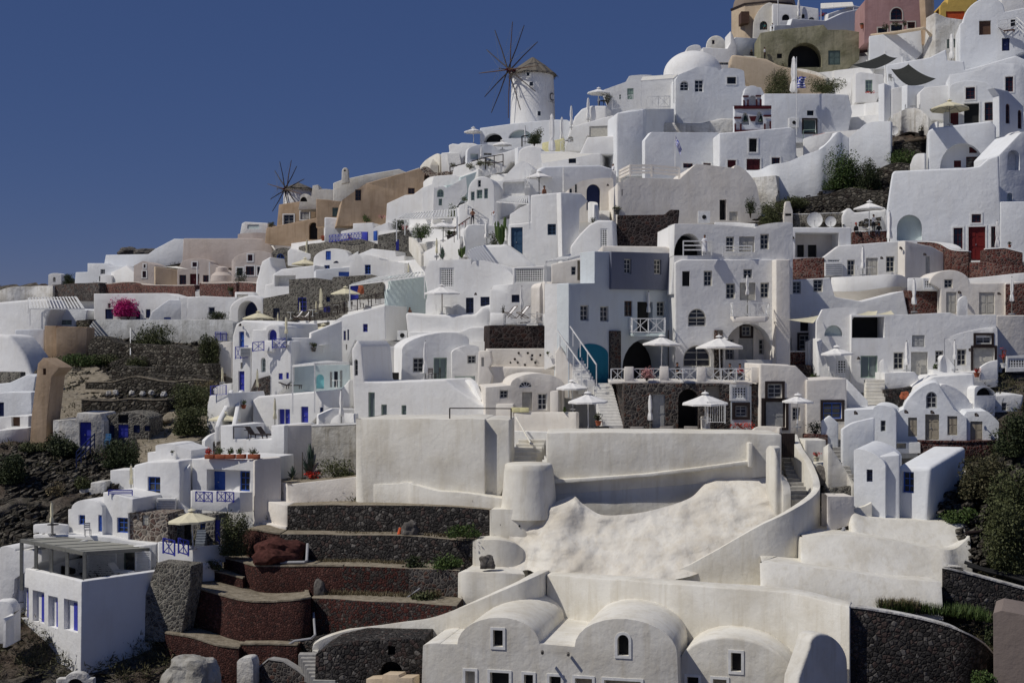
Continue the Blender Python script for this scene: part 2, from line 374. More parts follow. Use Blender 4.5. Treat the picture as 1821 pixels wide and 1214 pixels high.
# ---------------- a building: front outline read off the photo, set upright on a plane of its own, real depth behind ----------------
def B(name,label,cat,outline,mat='white',yaw=0,wins='',dep=None,dy=0,par=0,ext=1.2,bev=.09,group=None,Y=None,base_y=None,rise=0,anc=None):
    pl=pts(outline)
    if -20<yaw<=0 and (mat=='blue_white' or (mat=='white' and pl[0][0]<1040)): yaw-=9
    yw=math.radians(yaw); t=math.tan(yw)
    ax=(pl[0][0]+pl[-1][0])/2; ay=max(pl[0][1],pl[-1][1])
    if base_y is not None: ay=qy(base_y)
    if anc: ax,ay=qx(anc[0]),qy(anc[1])
    Y0=(Y if Y else D(ax,ay))+dy
    A=P(ax,ay,Y0)
    def on(x,y):
        dx=(x-CX)/F; YY=(A.y-A.x*t)/(1-dx*t); X=dx*YY; return ((X-A.x)*math.cos(yw)+(YY-A.y)*math.sin(yw), (CY-y)/F*YY-A.z)
    L=[on(*p) for p in pl]
    if yaw>=14 and name!='blue_house': dep=min(dep or 9,1.0)
    if dep is None: dep=max(3.0, D(ax,min(p[1] for p in pl))-D(ax,ay)+2.0)
    L[0]=(L[0][0],L[0][1]-ext); L[-1]=(L[-1][0],L[-1][1]-ext)
    R=root(name,label,cat,A,yw,group)
    holes=[]; side=[]
    for s in wins.split(';'):
        s=s.split()
        if not s: continue
        k=s[0]; trim=''
        if k[-1] in '+#=': trim=k[-1]; k=k[:-1]
        sd=''
        if k[0] in 'RL': sd=k[0]; k=k[1:]
        arch='a' if 'a' in k[1:] else ('f' if k[0]=='f' or 'h' in k[1:] else None)
        x0,y0,x1,y1=[float(a) for a in s[1:5]]; x0,x1=qx(x0),qx(x1); y0,y1=qy(y0),qy(y1); col=s[5] if len(s)>5 else 'g'
        rec=float(s[6]) if len(s)>6 else REC[k[0]]; rec=min(rec,dep-.06)
        if sd:
            side.append((sd,k,arch,x0,y0,x1,y1,col,trim)); continue
        a=on(x0,(y0+y1)/2)[0]; b=on(x1,(y0+y1)/2)[0]; xm=(x0+x1)/2; zt=on(xm,y0)[1]; zb=on(xm,y1)[1]
        lp=archloop(a,zb,b,zt,arch); holes.append((lp,rec)); opening(R,k[0],arch,lp,rec,col,trim)
    # wall body
    bm=bmesh.new(); n=len(L)
    fv=[bm.verts.new((u,0,z)) for u,z in L]; bv=[bm.verts.new((u,dep,z+rise)) for u,z in L]
    hv=[[bm.verts.new((u,0,z)) for u,z in lp] for lp,_ in holes]; allv=fv+[v for h in hv for v in h]
    if holes:
        P2=[(u,z) for u,z in L]+[q for lp,_ in holes for q in lp]; E2=[(a,(a+1)%n) for a in range(n)]; o0=n
        for lp,_ in holes: E2+=[(o0+a,o0+(a+1)%len(lp)) for a in range(len(lp))]; o0+=len(lp)
        ov,_e,of,oo,_a,_b=delaunay_2d_cdt([Vector(q) for q in P2],E2,[],0,1e-5)
        mp=[allv[o[0]] if o else bm.verts.new((v.x,0,v.y)) for v,o in zip(ov,oo)]
        for f in of:
            cx=sum(ov[a].x for a in f)/len(f); cz=sum(ov[a].y for a in f)/len(f)
            if not inpoly(cx,cz,L) or any(inpoly(cx,cz,lp) for lp,_ in holes): continue
            if len({mp[a] for a in f})==len(f):
                try: bm.faces.new([mp[a] for a in f])
                except ValueError: pass
    else: bm.faces.new(fv)
    bm.faces.new(bv[::-1])
    for i in range(n):
        j=(i+1)%n; bm.faces.new((fv[i],bv[i],bv[j],fv[j]))
    for h,(lp,rec) in zip(hv,holes):
        iv=[bm.verts.new((u,rec,z)) for u,z in lp]
        for i in range(len(h)):
            j=(i+1)%len(h); bm.faces.new((h[i],h[j],iv[j],iv[i]))
    bm.normal_update(); hs=set(v for h in hv for v in h)
    bmesh.ops.recalc_face_normals(bm,faces=bm.faces)
    if bev:
        es=[e for e in bm.edges if len(e.link_faces)==2 and e.calc_face_angle(0)>.5 and not (e.verts[0] in hs or e.verts[1] in hs) and not all(v.co.y>dep-.01 for v in e.verts) and max(v.co.z for v in e.verts)>min(z for _,z in L)+.01]
        try: bmesh.ops.bevel(bm,geom=es,offset=bev,segments=3,profile=.55,affect='EDGES',clamp_overlap=True)
        except Exception: pass
    if par:
        bm.normal_update(); tf=[f for f in bm.faces if f.normal.z>.93 and f.calc_area()>1.0 and len(f.verts)>=4]
        if tf:
            bmesh.ops.inset_region(bm,faces=tf,thickness=.28,depth=0,use_even_offset=True)
            r=bmesh.ops.extrude_face_region(bm,geom=tf)
            vs=[e for e in r['geom'] if isinstance(e,bmesh.types.BMVert)]; bmesh.ops.translate(bm,verts=vs,vec=(0,0,-par)); bmesh.ops.delete(bm,geom=tf,context='FACES')
            bmesh.ops.recalc_face_normals(bm,faces=bm.faces)
    # hand-trowelled unevenness
    seed=Vector((A.x*.13,A.z*.17,0))
    for v in bm.verts:
        if v in hs: continue
        if v.co.y>-.2 and not any(v in h for h in hv) and (v.co.y<.001 or v.co.y>.3):
            d=noise.noise_vector(v.co*.35+seed)*.05; v.co.x+=d.x; v.co.z+=d.z
    me=bpy.data.meshes.new('wall'); bm.to_mesh(me); bm.free(); me.materials.append(M[mat])
    me.polygons.foreach_set('use_smooth',[True]*len(me.polygons)); me.set_sharp_from_angle(angle=math.radians(38))
    o=bpy.data.objects.new('wall',me); C.collection.objects.link(o); o.parent=R
    umax=max(u for u,_ in L); umin=min(u for u,_ in L)
    for sd,k,arch,x0,y0,x1,y1,col,trim in side:
        uu=umax if sd=='R' else umin
        c=Vector((math.cos(yw),math.sin(yw))); b=Vector((-math.sin(yw),math.cos(yw))); O=Vector((A.x,A.y))+c*uu
        def ons(x,y):   # ray meets the side plane
            dx=(x-CX)/F; # (dx*Y-Ox)*c.x+(Y-Oy)*c.y=0
            YY=(O.x*c.x+O.y*c.y)/(dx*c.x+c.y); X=dx*YY; return ((X-O.x)*b.x+(YY-O.y)*b.y,(CY-y)/F*YY-A.z)
        ym=(y0+y1)/2; xm=(x0+x1)/2; a1=ons(x0,ym)[0]; a2=ons(x1,ym)[0]; zt=ons(xm,y0)[1]; zb=ons(xm,y1)[1]
        if sd=='R': lo,hi=a1,a2
        else: lo,hi=-a1,-a2
        lo,hi=min(lo,hi),max(lo,hi)
        if not(.02<hi-lo<6): continue
        lp=archloop(lo,zb,hi,zt,arch)
        e=bpy.data.objects.new('side_opening',None); C.collection.objects.link(e); e.parent=R; e.location=(uu,0,0); e.rotation_euler=(0,0,math.pi/2 if sd=='R' else -math.pi/2)
        q=opening(R,k[0],arch,lp,-.03,col,'+' if not trim else trim)
        q.location=e.location; q.rotation_euler=e.rotation_euler; bpy.data.objects.remove(e)
    return R
def smoothline(cols,per=6):
    out=[]; n=len(cols)
    for i in range(n-1):
        p0=cols[max(0,i-1)];p1=cols[i];p2=cols[i+1];p3=cols[min(n-1,i+2)]
        for k in range(per):
            t=k/per; out.append(tuple(.5*((2*b)+(-a+c)*t+(2*a-5*b+4*c-d)*t*t+(-a+3*b-3*c+d)*t**3) for a,b,c,d in zip(p0,p1,p2,p3)))
    out.append(tuple(cols[-1])); return out
# ---------------- a retaining or garden wall: columns "x,ytop,ybottom[,metres nearer(-)/farther(+)]" ----------------
def T(name,label,cat,cols,mat='white',th=.5,dy=0,ext=.8,sm=1,group=None,bev=.08,cap=None,kind=None,topmat=None,row=None,wob=.06,bat=0):
    cs=[]
    for t in cols.split():
        v=[float(a) for a in t.split(',')]; x=qx(v[0]); cs.append((x,qy(v[1]),qy(v[2]),D(x,qy(row if row is not None else v[2]))+dy+(v[3] if len(v)>3 else 0)))
    if sm: cs=smoothline(cs)
    top=[P(x,y,Y) for x,y,yb,Y in cs]; bot=[P(x,yb,Y-bat)-Vector((0,bat*ext/2,ext)) for x,y,yb,Y in cs]
    n=len(cs); nor=[]
    for i in range(n):
        d=top[min(i+1,n-1)]-top[max(i-1,0)]; d.z=0
        if d.length<1e-4: d=Vector((1,0,0))
        d.normalize(); q=Vector((-d.y,d.x,0))
        if th>1.5: q=(q+Vector((0,2.0,0))).normalized()
        nor.append(q)
    loc=(bot[0]+bot[-1])/2; m=MB(); V=[]
    for i in range(n):
        wv=noise.noise(top[i]*.4)*wob
        V+= [top[i]+Vector((0,0,wv)), bot[i], top[i]+nor[i]*th+Vector((0,0,wv)), Vector((top[i].x,top[i].y,bot[i].z))+nor[i]*th]
    fs=[]
    for i in range(n-1):
        a=i*4;b=a+4; fs+=[(a,a+1,b+1,b),(a+2,b+2,b+3,a+3),(a,b,b+2,a+2),(a+1,a+3,b+3,b+1)]
    fs+=[(0,2,3,1),((n-1)*4,(n-1)*4+1,(n-1)*4+3,(n-1)*4+2)]
    m.add(V,fs); mats=[mat]+([topmat] if topmat else [])
    if topmat:
        for i in range(n-1): m.mi[i*4+2]=1
    o=m.build(name,mats,loc=loc,bevel=bev,smooth=40)
    if cap:
        c=MB(); V=[]; tw=min(th,.45) if cap[1]=='rim' else th
        for i in range(n):
            wv=noise.noise(top[i]*.4)*wob; a=top[i]+Vector((0,0,wv-.02))-nor[i]*.04; b=top[i]+nor[i]*(tw+.02)+Vector((0,0,wv-.02)); V+=[a,b,a+Vector((0,0,.1)),b+Vector((0,0,.1))]
        fs=[]
        for i in range(n-1):
            a=i*4;b=a+4; fs+=[(a,b,b+2,a+2),(a+2,b+2,b+3,a+3),(a+1,a+3,b+3,b+1),(a,a+1,b+1,b)]
        fs+=[(0,2,3,1),((n-1)*4,(n-1)*4+1,(n-1)*4+3,(n-1)*4+2)]
        c.add(V,fs); k=c.build('coping',cap[0],o,loc=loc,smooth=40); k.location=(0,0,0)
    tag(o,label,cat,group,kind); return o
# ---------------- stairs: front-seen flight between two picture heights ----------------
def S(name,label,x0,y0,x1,y1,wpx,n,mat='white_steps',dyb=0,rise_dep=None,group=None,sidewall=0):
    """bottom step centre (x0,y0), top step centre (x1,y1), width in px"""
    X0,Y0_,X1,Y1_=qx(x0),qy(y0),qx(x1),qy(y1); W=wpx/_o[2]
    Ya=D(X0,Y0_)+dyb; Yb=Ya+(rise_dep if rise_dep is not None else max(2.0,D(X1,Y1_)-D(X0,Y0_)))
    a=P(X0,Y0_,Ya); b=P(X1,Y1_,Yb); wm=W/F*(Ya+Yb)/2
    m=MB(); d=(b-a)
    for i in range(n):
        p=a+d*((i)/n); q=a+d*((i+1)/n)
        dd=Vector((d.x,d.y,0)).normalized()
        m.box((p.x-wm/2,p.y,p.z-.9),(p.x+wm/2,q.y+.35,q.z)) if abs(d.x)<abs(d.y)*1.2 else m.box((min(p.x,q.x)-.02,min(p.y,q.y)-wm/2,p.z-1.2),(max(p.x,q.x)+.2,max(p.y,q.y)+wm/2,q.z))
    o=m.build(name,mat,loc=a,smooth=0,bevel=.02); return tag(o,label,'stairs',group)
# ---------------- umbrellas ----------------
UG='parasols standing open on the terraces'; UC='folded parasols on the terraces'
def U(label,x,ytop,wpx,ybase,mat='canvas_white',dy=-1.2,pole='greypole'):
    dy-=1.2
    X,yt,yb=qx(x),qy(ytop),qy(ybase); Y=D(X,yb)+dy; b=P(X,yb,Y); t=P(X,yt,Y); H=t.z-b.z; Wd=wpx/_o[2]/F*Y/2
    R=root('parasol',label,'parasol',b,random.random(),UG); R.rotation_euler.x=random.uniform(-.035,.035); R.rotation_euler.y=random.uniform(-.04,.04); h=Wd*.42; n=8; m=MB()
    for k in range(n):
        a0=2*math.pi*k/n;a1=2*math.pi*(k+1)/n; am=(a0+a1)/2
        def q(a,r,z): return (Wd*r*math.cos(a),Wd*r*math.sin(a),z)
        top=(0,0,H-.05); sag=.95
        m.face([top,q(a0,.5,H-.05-h*.47),q(am,.5*sag,H-.09-h*.47),]); m.face([top,q(am,.5*sag,H-.09-h*.47),q(a1,.5,H-.05-h*.47)])
        m.face([q(a0,.5,H-.05-h*.47),q(a0,1,H-h),q(am,.955,H-h+.02),q(am,.5*sag,H-.09-h*.47)])
        m.face([q(am,.5*sag,H-.09-h*.47),q(am,.955,H-h+.02),q(a1,1,H-h),q(a1,.5,H-.05-h*.47)])
        m.face([q(a0,1,H-h),q(a0,1,H-h-.13),q(am,.955,H-h-.10),q(am,.955,H-h+.02)]); m.face([q(am,.955,H-h+.02),q(am,.955,H-h-.10),q(a1,1,H-h-.13),q(a1,1,H-h)])
    c=m.build('canopy',mat,R,smooth=0,recalc=False)
    v=MB(); v.lathe([(.30,H-.02),(.22,H+.06),(.03,H+.12),(.03,H+.22)],10); v.build('vent_cap',mat,c)
    p=MB(); p.tube([(0,0,-.3),(0,0,H)],.045,8); p.build('pole',pole,R)
    r=MB()
    for k in range(n):
        a=2*math.pi*k/n; r.bar((.05*math.cos(a),.05*math.sin(a),H-h*1.15),(Wd*.55*math.cos(a),Wd*.55*math.sin(a),H-.1-h*.55),.03)
        r.bar((0,0,H-.08),(Wd*.97*math.cos(a),Wd*.97*math.sin(a),H-h-.03),.03)
    r.build('ribs',pole,R,smooth=0)
    bs=MB(); bs.lathe([(.3,0),(.3,.08),(.06,.12),(.06,.3)],12); bs.build('base','metal',R)
def UF(label,x,ytop,ybot,ybase,mat='canvas_white',dy=-1.0,w=1.0):
    X,yt,yb=qx(x),qy(ytop),qy(ybase); Y=D(X,yb)+dy; b=P(X,yb,Y); t=P(X,yt,Y); H=t.z-b.z; h0=(yb-qy(ybot))/F*Y
    R=root('folded_parasol',label,'parasol',b,random.random()*3,UC); m=MB(); L=H-h0; s=L/2.2*w
    ph=random.random()*6
    wob=lambda a,z:1+.22*math.sin(4*a+ph)+.08*math.sin(9*a+z*7)
    m.lathe([(.15*s,h0),(.20*s,h0+L*.05),(.17*s,h0+L*.22),(.10*s,h0+L*.34),(.15*s,h0+L*.5),(.135*s,h0+L*.75),(.09*s,h0+L*.9),(.10*s,h0+L*.93),(.03*s,H)],18,wob=wob)
    c=m.build('canopy',mat,R,smooth=50); tt=MB(); tt.lathe([(.125*s,h0+L*.32),(.125*s,h0+L*.36)],12); tt.build('strap',mat,c)
    p=MB(); p.tube([(0,0,-.3),(0,0,H+.08)],.04,7); p.build('pole','greypole',R)
    bs=MB(); bs.lathe([(.28,0),(.28,.08),(.06,.12)],10); bs.build('base','metal',R)
# ---------------- railings ----------------
def RL(name,label,line,hm=1.0,kind='x',mat='paint_white',dy=0,parent=None,group=None,th=.05,step=1.4,Y=None):
    """line: picture points of the rail's foot"""
    ps=[]
    for t in line.split():
        v=[float(a) for a in t.split(',')]; X,Yp=qx(v[0]),qy(v[1]); ps.append(P(X,Yp,(Y or D(X,Yp))+dy+(v[2] if len(v)>2 else 0)))
    m=MB(); up=Vector((0,0,hm))
    for a,b in zip(ps,ps[1:]):
        d=b-a; L=d.length; n=max(1,round(L/step))
        for i in range(0 if a is ps[0] else 1,n+1):
            q=a+d*(i/n); m.bar(q-up*.01,q+up*1.012,th*1.3)
        if kind=='p':
            k=max(2,int(L/.16))
            for i in range(k): q=a+d*((i+.5)/k); m.bar(q+up*.05,q+up*.95,th*.55)
            m.bar(a+up,b+up,th,th); m.bar(a+up*.06,b+up*.06,th*.7)
        elif kind=='n': m.bar(a+up,b+up,th*1.5,th)
        elif kind=='h':
            for f in (.38,.69,1.0): m.bar(a+up*f,b+up*f,th,th*1.5)
        else:
            m.bar(a+up,b+up,th,th); m.bar(a+up*.08,b+up*.08,th,th)
            for i in range(n):
                q=a+d*(i/n); r=a+d*((i+1)/n); e=(r-q)*.06
                m.bar(q+up*.1+e,r+up*.96-e,th*.75); m.bar(q+up*.96+e,r+up*.1-e,th*.75)
                c=(q+r)/2; m.bar(c+up*.1,c+up*.98,th*.6)
    if parent is not None: o=m.build('railing',mat,parent,world=True,loc=None,smooth=0); return o
    o=m.build(name,mat,loc=ps[0],smooth=0); return tag(o,label,'railing',group)
# ---------------- plants ----------------
def leaves(m,c,r,n,s,squash=1,fl=None):
    c=Vector(c); blobs=[(c+Vector((random.uniform(-.6,.6)*r,random.uniform(-.5,.5)*r,random.uniform(-.1,.65)*r*squash)),r*random.uniform(.38,.7)) for _ in range(11)]+[(c,r*.75)]+([(Vector((c.x+random.uniform(-.75,.75)*r,c.y+random.uniform(-.5,.5)*r,fl+r*.15)),r*.36) for _ in range(6)] if fl is not None else [])
    for i in range(n):
        bc,br=random.choice(blobs); d=Vector((random.gauss(0,1),random.gauss(0,1),random.gauss(0,1))).normalized()*br*(random.random()**.4)
        d.z*=squash; p=bc+d
        q=c.z-r*.15 if fl is None else fl
        if p.z<q: p.z=q+random.random()*.12
        a=Vector((random.gauss(0,1),random.gauss(0,1),random.gauss(0,1))).normalized(); b=a.cross(Vector((random.gauss(0,1),random.gauss(0,1),random.gauss(0,1)))).normalized()
        l=s*random.uniform(.6,1.4); m.face([p-a*l*.5,p+b*l*.28,p+a*l*.5,p-b*l*.28])
def PL(name,label,x,y,wpx,hpx,mat='leaf_dark',n=500,s=.16,cat='bush',dy=-.8,group=None,pot=None):
    if n>600: n=int(n*1.9); s*=.85
    """a bush whose foot is at x,y"""
    X,Yp=qx(x),qy(y); Y=D(X,Yp)+dy; b=P(X,Yp,Y); W=wpx/_o[2]/F*Y; H=hpx/_o[2]/F*Y
    R=root(name,label,cat,b,0,group); m=MB(); z0=0
    if pot:
        pw=min(W*.34,.32); ph=pw*1.5; q=MB(); q.lathe([(pw*.68,0),(pw*.95,ph*.85),(pw*1.1,ph*.86),(pw*1.1,ph),(pw*.8,ph)],14); q.build('pot',pot,R); z0=ph
    r=W*.5; hz=(H-z0); leaves(m,(0,0,z0+hz*.26),r,n,s,squash=max(.3,hz*.66/r),fl=0.0 if (cat in('bush','shrub') and not pot) else None)
    m.build('foliage',mat,R,smooth=0,recalc=False)
    t=MB()
    for k in range(5):
        a=random.random()*6.28; t.tube([(0,0,z0*.8),(math.cos(a)*r*.3,math.sin(a)*r*.3,z0+hz*.4),(math.cos(a)*r*.5,math.sin(a)*r*.5,z0+hz*.75)],[.05,.035,.015],5)
    t.build('stem','bark',R); return R
def AG(name,label,x,y,hpx,n=22,mat='agave',dy=-.8,cat='plant',wide=.8):
    X,Yp=qx(x),qy(y); Y=D(X,Yp)+dy; b=P(X,Yp,Y); H=hpx/_o[2]/F*Y; m=MB()
    for k in range(n):
        a=k*2.4; e=.35+.65*((k%7)/6); out=H*wide*(1.15-e); d=Vector((math.cos(a),math.sin(a),0)); s=Vector((-d.y,d.x,0)); w=.07+.03*H
        p=[Vector((0,0,0)),d*out*.45+Vector((0,0,H*e*.55)),d*out*.8+Vector((0,0,H*e*.85)),d*out+Vector((0,0,H*e))]; ws=[w*.7,w,w*.6,.005]
        for i in range(3):
            m.face([p[i]-s*ws[i],p[i]+s*ws[i],p[i+1]+s*ws[i+1]+Vector((0,0,.0)),p[i+1]-s*ws[i+1]])
    m.v=[v+b for v in m.v]; o=m.build(name,mat,loc=b,smooth=0,recalc=False); return tag(o,label,cat)
def CT(label,x,y,hpx,n=6,dy=-.8,name='cactus'):
    X,Yp=qx(x),qy(y); Y=D(X,Yp)+dy; b=P(X,Yp,Y); H=hpx/_o[2]/F*Y; m=MB()
    for k in range(n):
        a=k*2.4; h=H*random.uniform(.55,1); r=.09*H/1.5; o=random.uniform(.08,.22)*H
        m.tube([b,b+Vector((math.cos(a)*o,math.sin(a)*o*.6,h*.35)),b+Vector((math.cos(a)*o*1.2,math.sin(a)*o*.7,h*.9)),b+Vector((math.cos(a)*o*1.2,math.sin(a)*o*.7,h))],[r*.8,r,r*.95,r*.3],7)
    o=m.build(name,'leaf_green',loc=b); return tag(o,label,'cactus')
def TUFT(label,line,n=200,h=.3,mat='leaf_dry',spread=1.0,name='grass',dy=-.2):
    """grass or weeds along a ledge: stuff"""
    ps=[]
    for t in line.split():
        v=[float(a) for a in t.split(',')]; X,Yp=qx(v[0]),qy(v[1]); ps.append(P(X,Yp,D(X,Yp)+dy+(v[2] if len(v)>2 else 0)))
    m=MB()
    for i in range(n):
        k=random.randrange(len(ps)-1); p=ps[k].lerp(ps[k+1],random.random())+Vector((random.uniform(-.2,.2),random.uniform(-.1,1)*spread,0))
        for j in range(5):
            a=random.random()*6.28; hh=h*random.uniform(.4,1.3); o=Vector((math.cos(a),math.sin(a),0))*hh*random.uniform(.2,.7); s=Vector((-math.sin(a),math.cos(a),0))*.025*(1+hh)
            m.face([p-s,p+s,p+o+Vector((0,0,hh))])
    o=m.build(name,mat,smooth=0,recalc=False,loc=ps[0]); return tag(o,label,'grass',kind='stuff')
# ---------------- people ----------------
def person(label,x,y,hpx,pose='stand',face=0,top='cloth_white',bottom='cloth_navy',skin='skin',hair='hair',arms='down',dy=-1.3,robe=False,group=None):
    """feet (or seat foot) at x,y; hpx = full visible height in px"""
    X,Yp=qx(x),qy(y); Y=D(X,Yp)+dy; b=P(X,Yp,Y); Hm=hpx/_o[2]/F*Y
    full=1.72; s=Hm/(1.72 if pose=='stand' else 1.30); s=max(.8,min(1.25,s))
    V=[];E=[];Rr=[];cls=[]
    def v(p,r,c,par=None):
        V.append(p); Rr.append(r); cls.append(c)
        if par is not None: E.append((par,len(V)-1))
        return len(V)-1
    hz=.92 if pose=='stand' else .48
    pel=v((0,0,hz),.13,'b'); wa=v((0,.01,hz+.16),.12,'t',pel); ch=v((0,0,hz+.36),.145,'t',wa); nb=v((0,.01,hz+.50),.07,'t',ch); nk=v((0,0,hz+.57),.05,'s',nb)
    h1=v((0,-.01,hz+.66),.085,'s',nk); h2=v((0,0,hz+.75),.088,'s',h1); nose=v((0,-.10,hz+.68),.014,'s',h1)
    for sd in (-1,1):
        v((sd*.085,0,hz+.68),.014,'s',h1)
        hp=v((sd*.095,0,hz-.05),.095,'b',pel)
        if pose=='stand': kn=v((sd*.11,-.02*sd,.50),.065,'b' if not robe else 't',hp); an=v((sd*.12,0,.09),.042,'b' if bottom!='skin' else 's',kn); v((sd*.13,-.14,.04),.04,'k',an)
        else: kn=v((sd*.13,-.42,hz),.07,'b',hp); an=v((sd*.13,-.44,.09),.042,'b',kn); v((sd*.13,-.58,.04),.038,'k',an)
        sh=v((sd*.17,0,hz+.45),.06,'t',ch)
        if arms=='down': el=v((sd*.23,.03,hz+.20),.042,'t',sh); wr=v((sd*.23,-.05,hz-.03),.03,'s',el); hd=(0,-.02,-.09)
        elif arms=='phone': el=v((sd*.24,-.16,hz+.28),.042,'t',sh); wr=v((sd*.10,-.30,hz+.50),.03,'s',el); hd=(-sd*.02,-.03,.09)
        elif arms=='fold': el=v((sd*.25,-.05,hz+.22),.042,'t',sh); wr=v((-sd*.02,-.22,hz+.26),.03,'s',el); hd=(-sd*.09,-.01,.0)
        elif arms=='out': el=v((sd*.42,-.08,hz+.36),.042,'t',sh); wr=v((sd*.60,-.2,hz+.28),.03,'s',el); hd=(sd*.07,-.05,-.02)
        else: el=v((sd*.24,-.10,hz+.20),.042,'t',sh); wr=v((sd*.18,-.32,hz+.20),.03,'s',el); hd=(0,-.09,-.01)
        w0=Vector(V[wr]); hd=Vector(hd); pm=v(tuple(w0+hd*.6),.03,'s',wr); sv=Vector((0,1,0)) if abs(hd.x)>abs(hd.y)+.03 else Vector((1,0,0))
        for k in range(4):
            f1=v(tuple(w0+hd*1.0+sv*(k-1.5)*.02),.010,'s',pm); v(tuple(w0+hd*(1.75-.15*abs(k-1.4))+sv*(k-1.5)*.021+Vector((0,-.012,-.008))),.007,'s',f1)
        v(tuple(w0+hd*.9-sv*sd*.05),.010,'s',pm)
    me=bpy.data.meshes.new('tmp'); me.from_pydata(V,E,[]); o=bpy.data.objects.new('tmp',me); C.collection.objects.link(o)
    md=o.modifiers.new('s','SKIN'); 
    for i,r in enumerate(Rr): me.skin_vertices[0].data[i].radius=(r,r)
    me.skin_vertices[0].data[0].use_root=True
    ss=o.modifiers.new('u','SUBSURF'); ss.levels=1; ss.render_levels=1
    dg=bpy.context.evaluated_depsgraph_get(); m2=bpy.data.meshes.new_from_object(o.evaluated_get(dg)); bpy.data.objects.remove(o)
    mats={'b':bottom,'t':top,'s':skin,'k':'cloth_black'}
    keys=['s','t','b','k']
    m2.materials.clear()
    for k in keys: m2.materials.append(M[mats[k]])
    # nearest bone decides skin / shirt / trousers
    for p in m2.polygons:
        c=p.center; bi=min(range(len(V)),key=lambda i:(Vector(V[i])-c).length-Rr[i]); p.material_index=keys.index(cls[bi]); p.use_smooth=True
    R=root('person',label,'person',b,math.radians(face),group); R.scale=(s,s,s)
    bo=bpy.data.objects.new('body',m2); C.collection.objects.link(bo); bo.parent=R
    h=MB(); hc=Vector((0,.015,hz+.745)); n=12
    for j in range(6):
        pass
    h.lathe([(.03,hz+.845),(.075,hz+.825),(.10,hz+.77),(.10,hz+.70),(.08,hz+.64)][::-1],12,c=(0,.028,0)); h.build('hair',hair,R)
    if robe:
        r=MB(); r.lathe([(.26,.25),(.23,.6),(.20,hz),(.19,hz+.15),(.21,hz+.40),(.10,hz+.5)],16,wob=lambda a,z:1+.05*math.sin(5*a)); r.build('robe',top,R)
    return R
# ---------------- furniture and fittings ----------------
def at(x,y,dy=-.8): X,Yp=qx(x),qy(y); return P(X,Yp,D(X,Yp)+dy)
def sunbed(label,x,y,rot=0,mat='darkwood',cush=None,tilt=40,dy=-.8,name='sun_lounger',group='sun loungers on the terraces'):
    R=root(name,label,'sun lounger',at(x,y,dy),math.radians(rot),group); m=MB()
    m.box((-.33,-.95,.28),(.33,.45,.34)); 
    for k in range(8): m.box((-.31,-.93+k*.17,.34),(.31,-.80+k*.17,.36))
    m.build('frame',mat,R,smooth=0)
    t=math.radians(tilt); b=MB(); c=Vector((0,.45,.34)); e=c+Vector((0,math.cos(t),math.sin(t)))*.75; b.bar(c,e,.62,.05,(1,0,0) if 0 else (0,0,1)); b.build('backrest',cush or mat,R,smooth=0)
    for sx in(-.28,.28):
        for sy in(-.85,.35): l=MB(); l.box((sx-.03,sy-.03,0),(sx+.03,sy+.03,.28)); l.build('leg',mat,R,smooth=0)
    if cush: q=MB(); q.box((-.3,-.93,.35),(.3,.45,.43)); q.build('cushion',cush,R,smooth=0,bevel=.02)
def deckchair(label,x,y,rot=0,dy=-.8,fab='canvas_white',fr='brownwood'):
    R=root('deck_chair',label,'deck chair',at(x,y,dy),math.radians(rot),'deck chairs on the terraces'); m=MB()
    for s in(-.3,.3): m.bar((s,-.45,.0),(s,.55,1.05),.045); m.bar((s,.45,0),(s,-.5,.5),.045)
    m.bar((-.3,.55,1.05),(.3,.55,1.05),.04); m.bar((-.3,-.5,.5),(.3,-.5,.5),.04); m.bar((-.3,.45,.02),(.3,.45,.02),.04); m.build('frame',fr,R,smooth=0)
    q=MB(); z=[(-.5,.5),(-.2,.36),(.1,.48),(.35,.78),(.55,1.05)]
    for (a,b),(c,d) in zip(z,z[1:]): q.face([(-.27,a,b),(.27,a,b),(.27,c,d),(-.27,c,d)]); 
    q.build('sling',fab,R,smooth=0,recalc=False)
def table(label,x,y,dy=-.9,r=.4,h=.74,mat='paint_white'):
    R=root('table',label,'table',at(x,y,dy)); m=MB(); m.lathe([(r,h-.04),(r,h)],16); m.build('table_top',mat,R); p=MB(); p.tube([(0,0,0),(0,0,h-.04)],.035); p.build('leg',mat,R); q=MB(); q.lathe([(.2,0),(.2,.03)],12); q.build('base',mat,R)
def chair(label,x,y,rot=0,dy=-.9,mat='darkwood',group='chairs on the terraces'):
    R=root('chair',label,'chair',at(x,y,dy),math.radians(rot),group); s=MB(); s.box((-.22,-.22,.42),(.22,.22,.46)); s.build('seat',mat,R,smooth=0)
    b=MB(); b.box((-.22,.19,.46),(-.18,.23,.92)); b.box((.18,.19,.46),(.22,.23,.92)); 
    for k in range(3): b.box((-.18,.195,.56+k*.13),(.18,.225,.65+k*.13))
    b.build('backrest',mat,R,smooth=0)
    for sx in(-.19,.19):
        for sy in(-.19,.19): l=MB(); l.box((sx-.02,sy-.02,0),(sx+.02,sy+.02,.42)); l.build('leg',mat,R,smooth=0)
def aircon(label,x,y,dy=-.5,rot=0,w=.9,h=.65,louvre=False,mat='paint_white'):
    R=root('air_conditioner',label,'air conditioner',at(x,y,dy),math.radians(rot),'air conditioner units'); m=MB(); m.box((-w/2,-.18,0),(w/2,.18,h)); b=m.build('casing',mat,R,smooth=0,bevel=.02)
    g=MB()
    if louvre:
        for k in range(6): g.box((-w/2+.06,-.21,.06+k*h/6.6),(w/2-.06,-.17,.06+k*h/6.6+.03))
    else:
        g.lathe([(.22,0),(.22,.02)],14); g.v=[Vector((v.x,-.19-v.z,v.y+h/2)) for v in g.v]
    g.build('grille','dark',b,smooth=0)
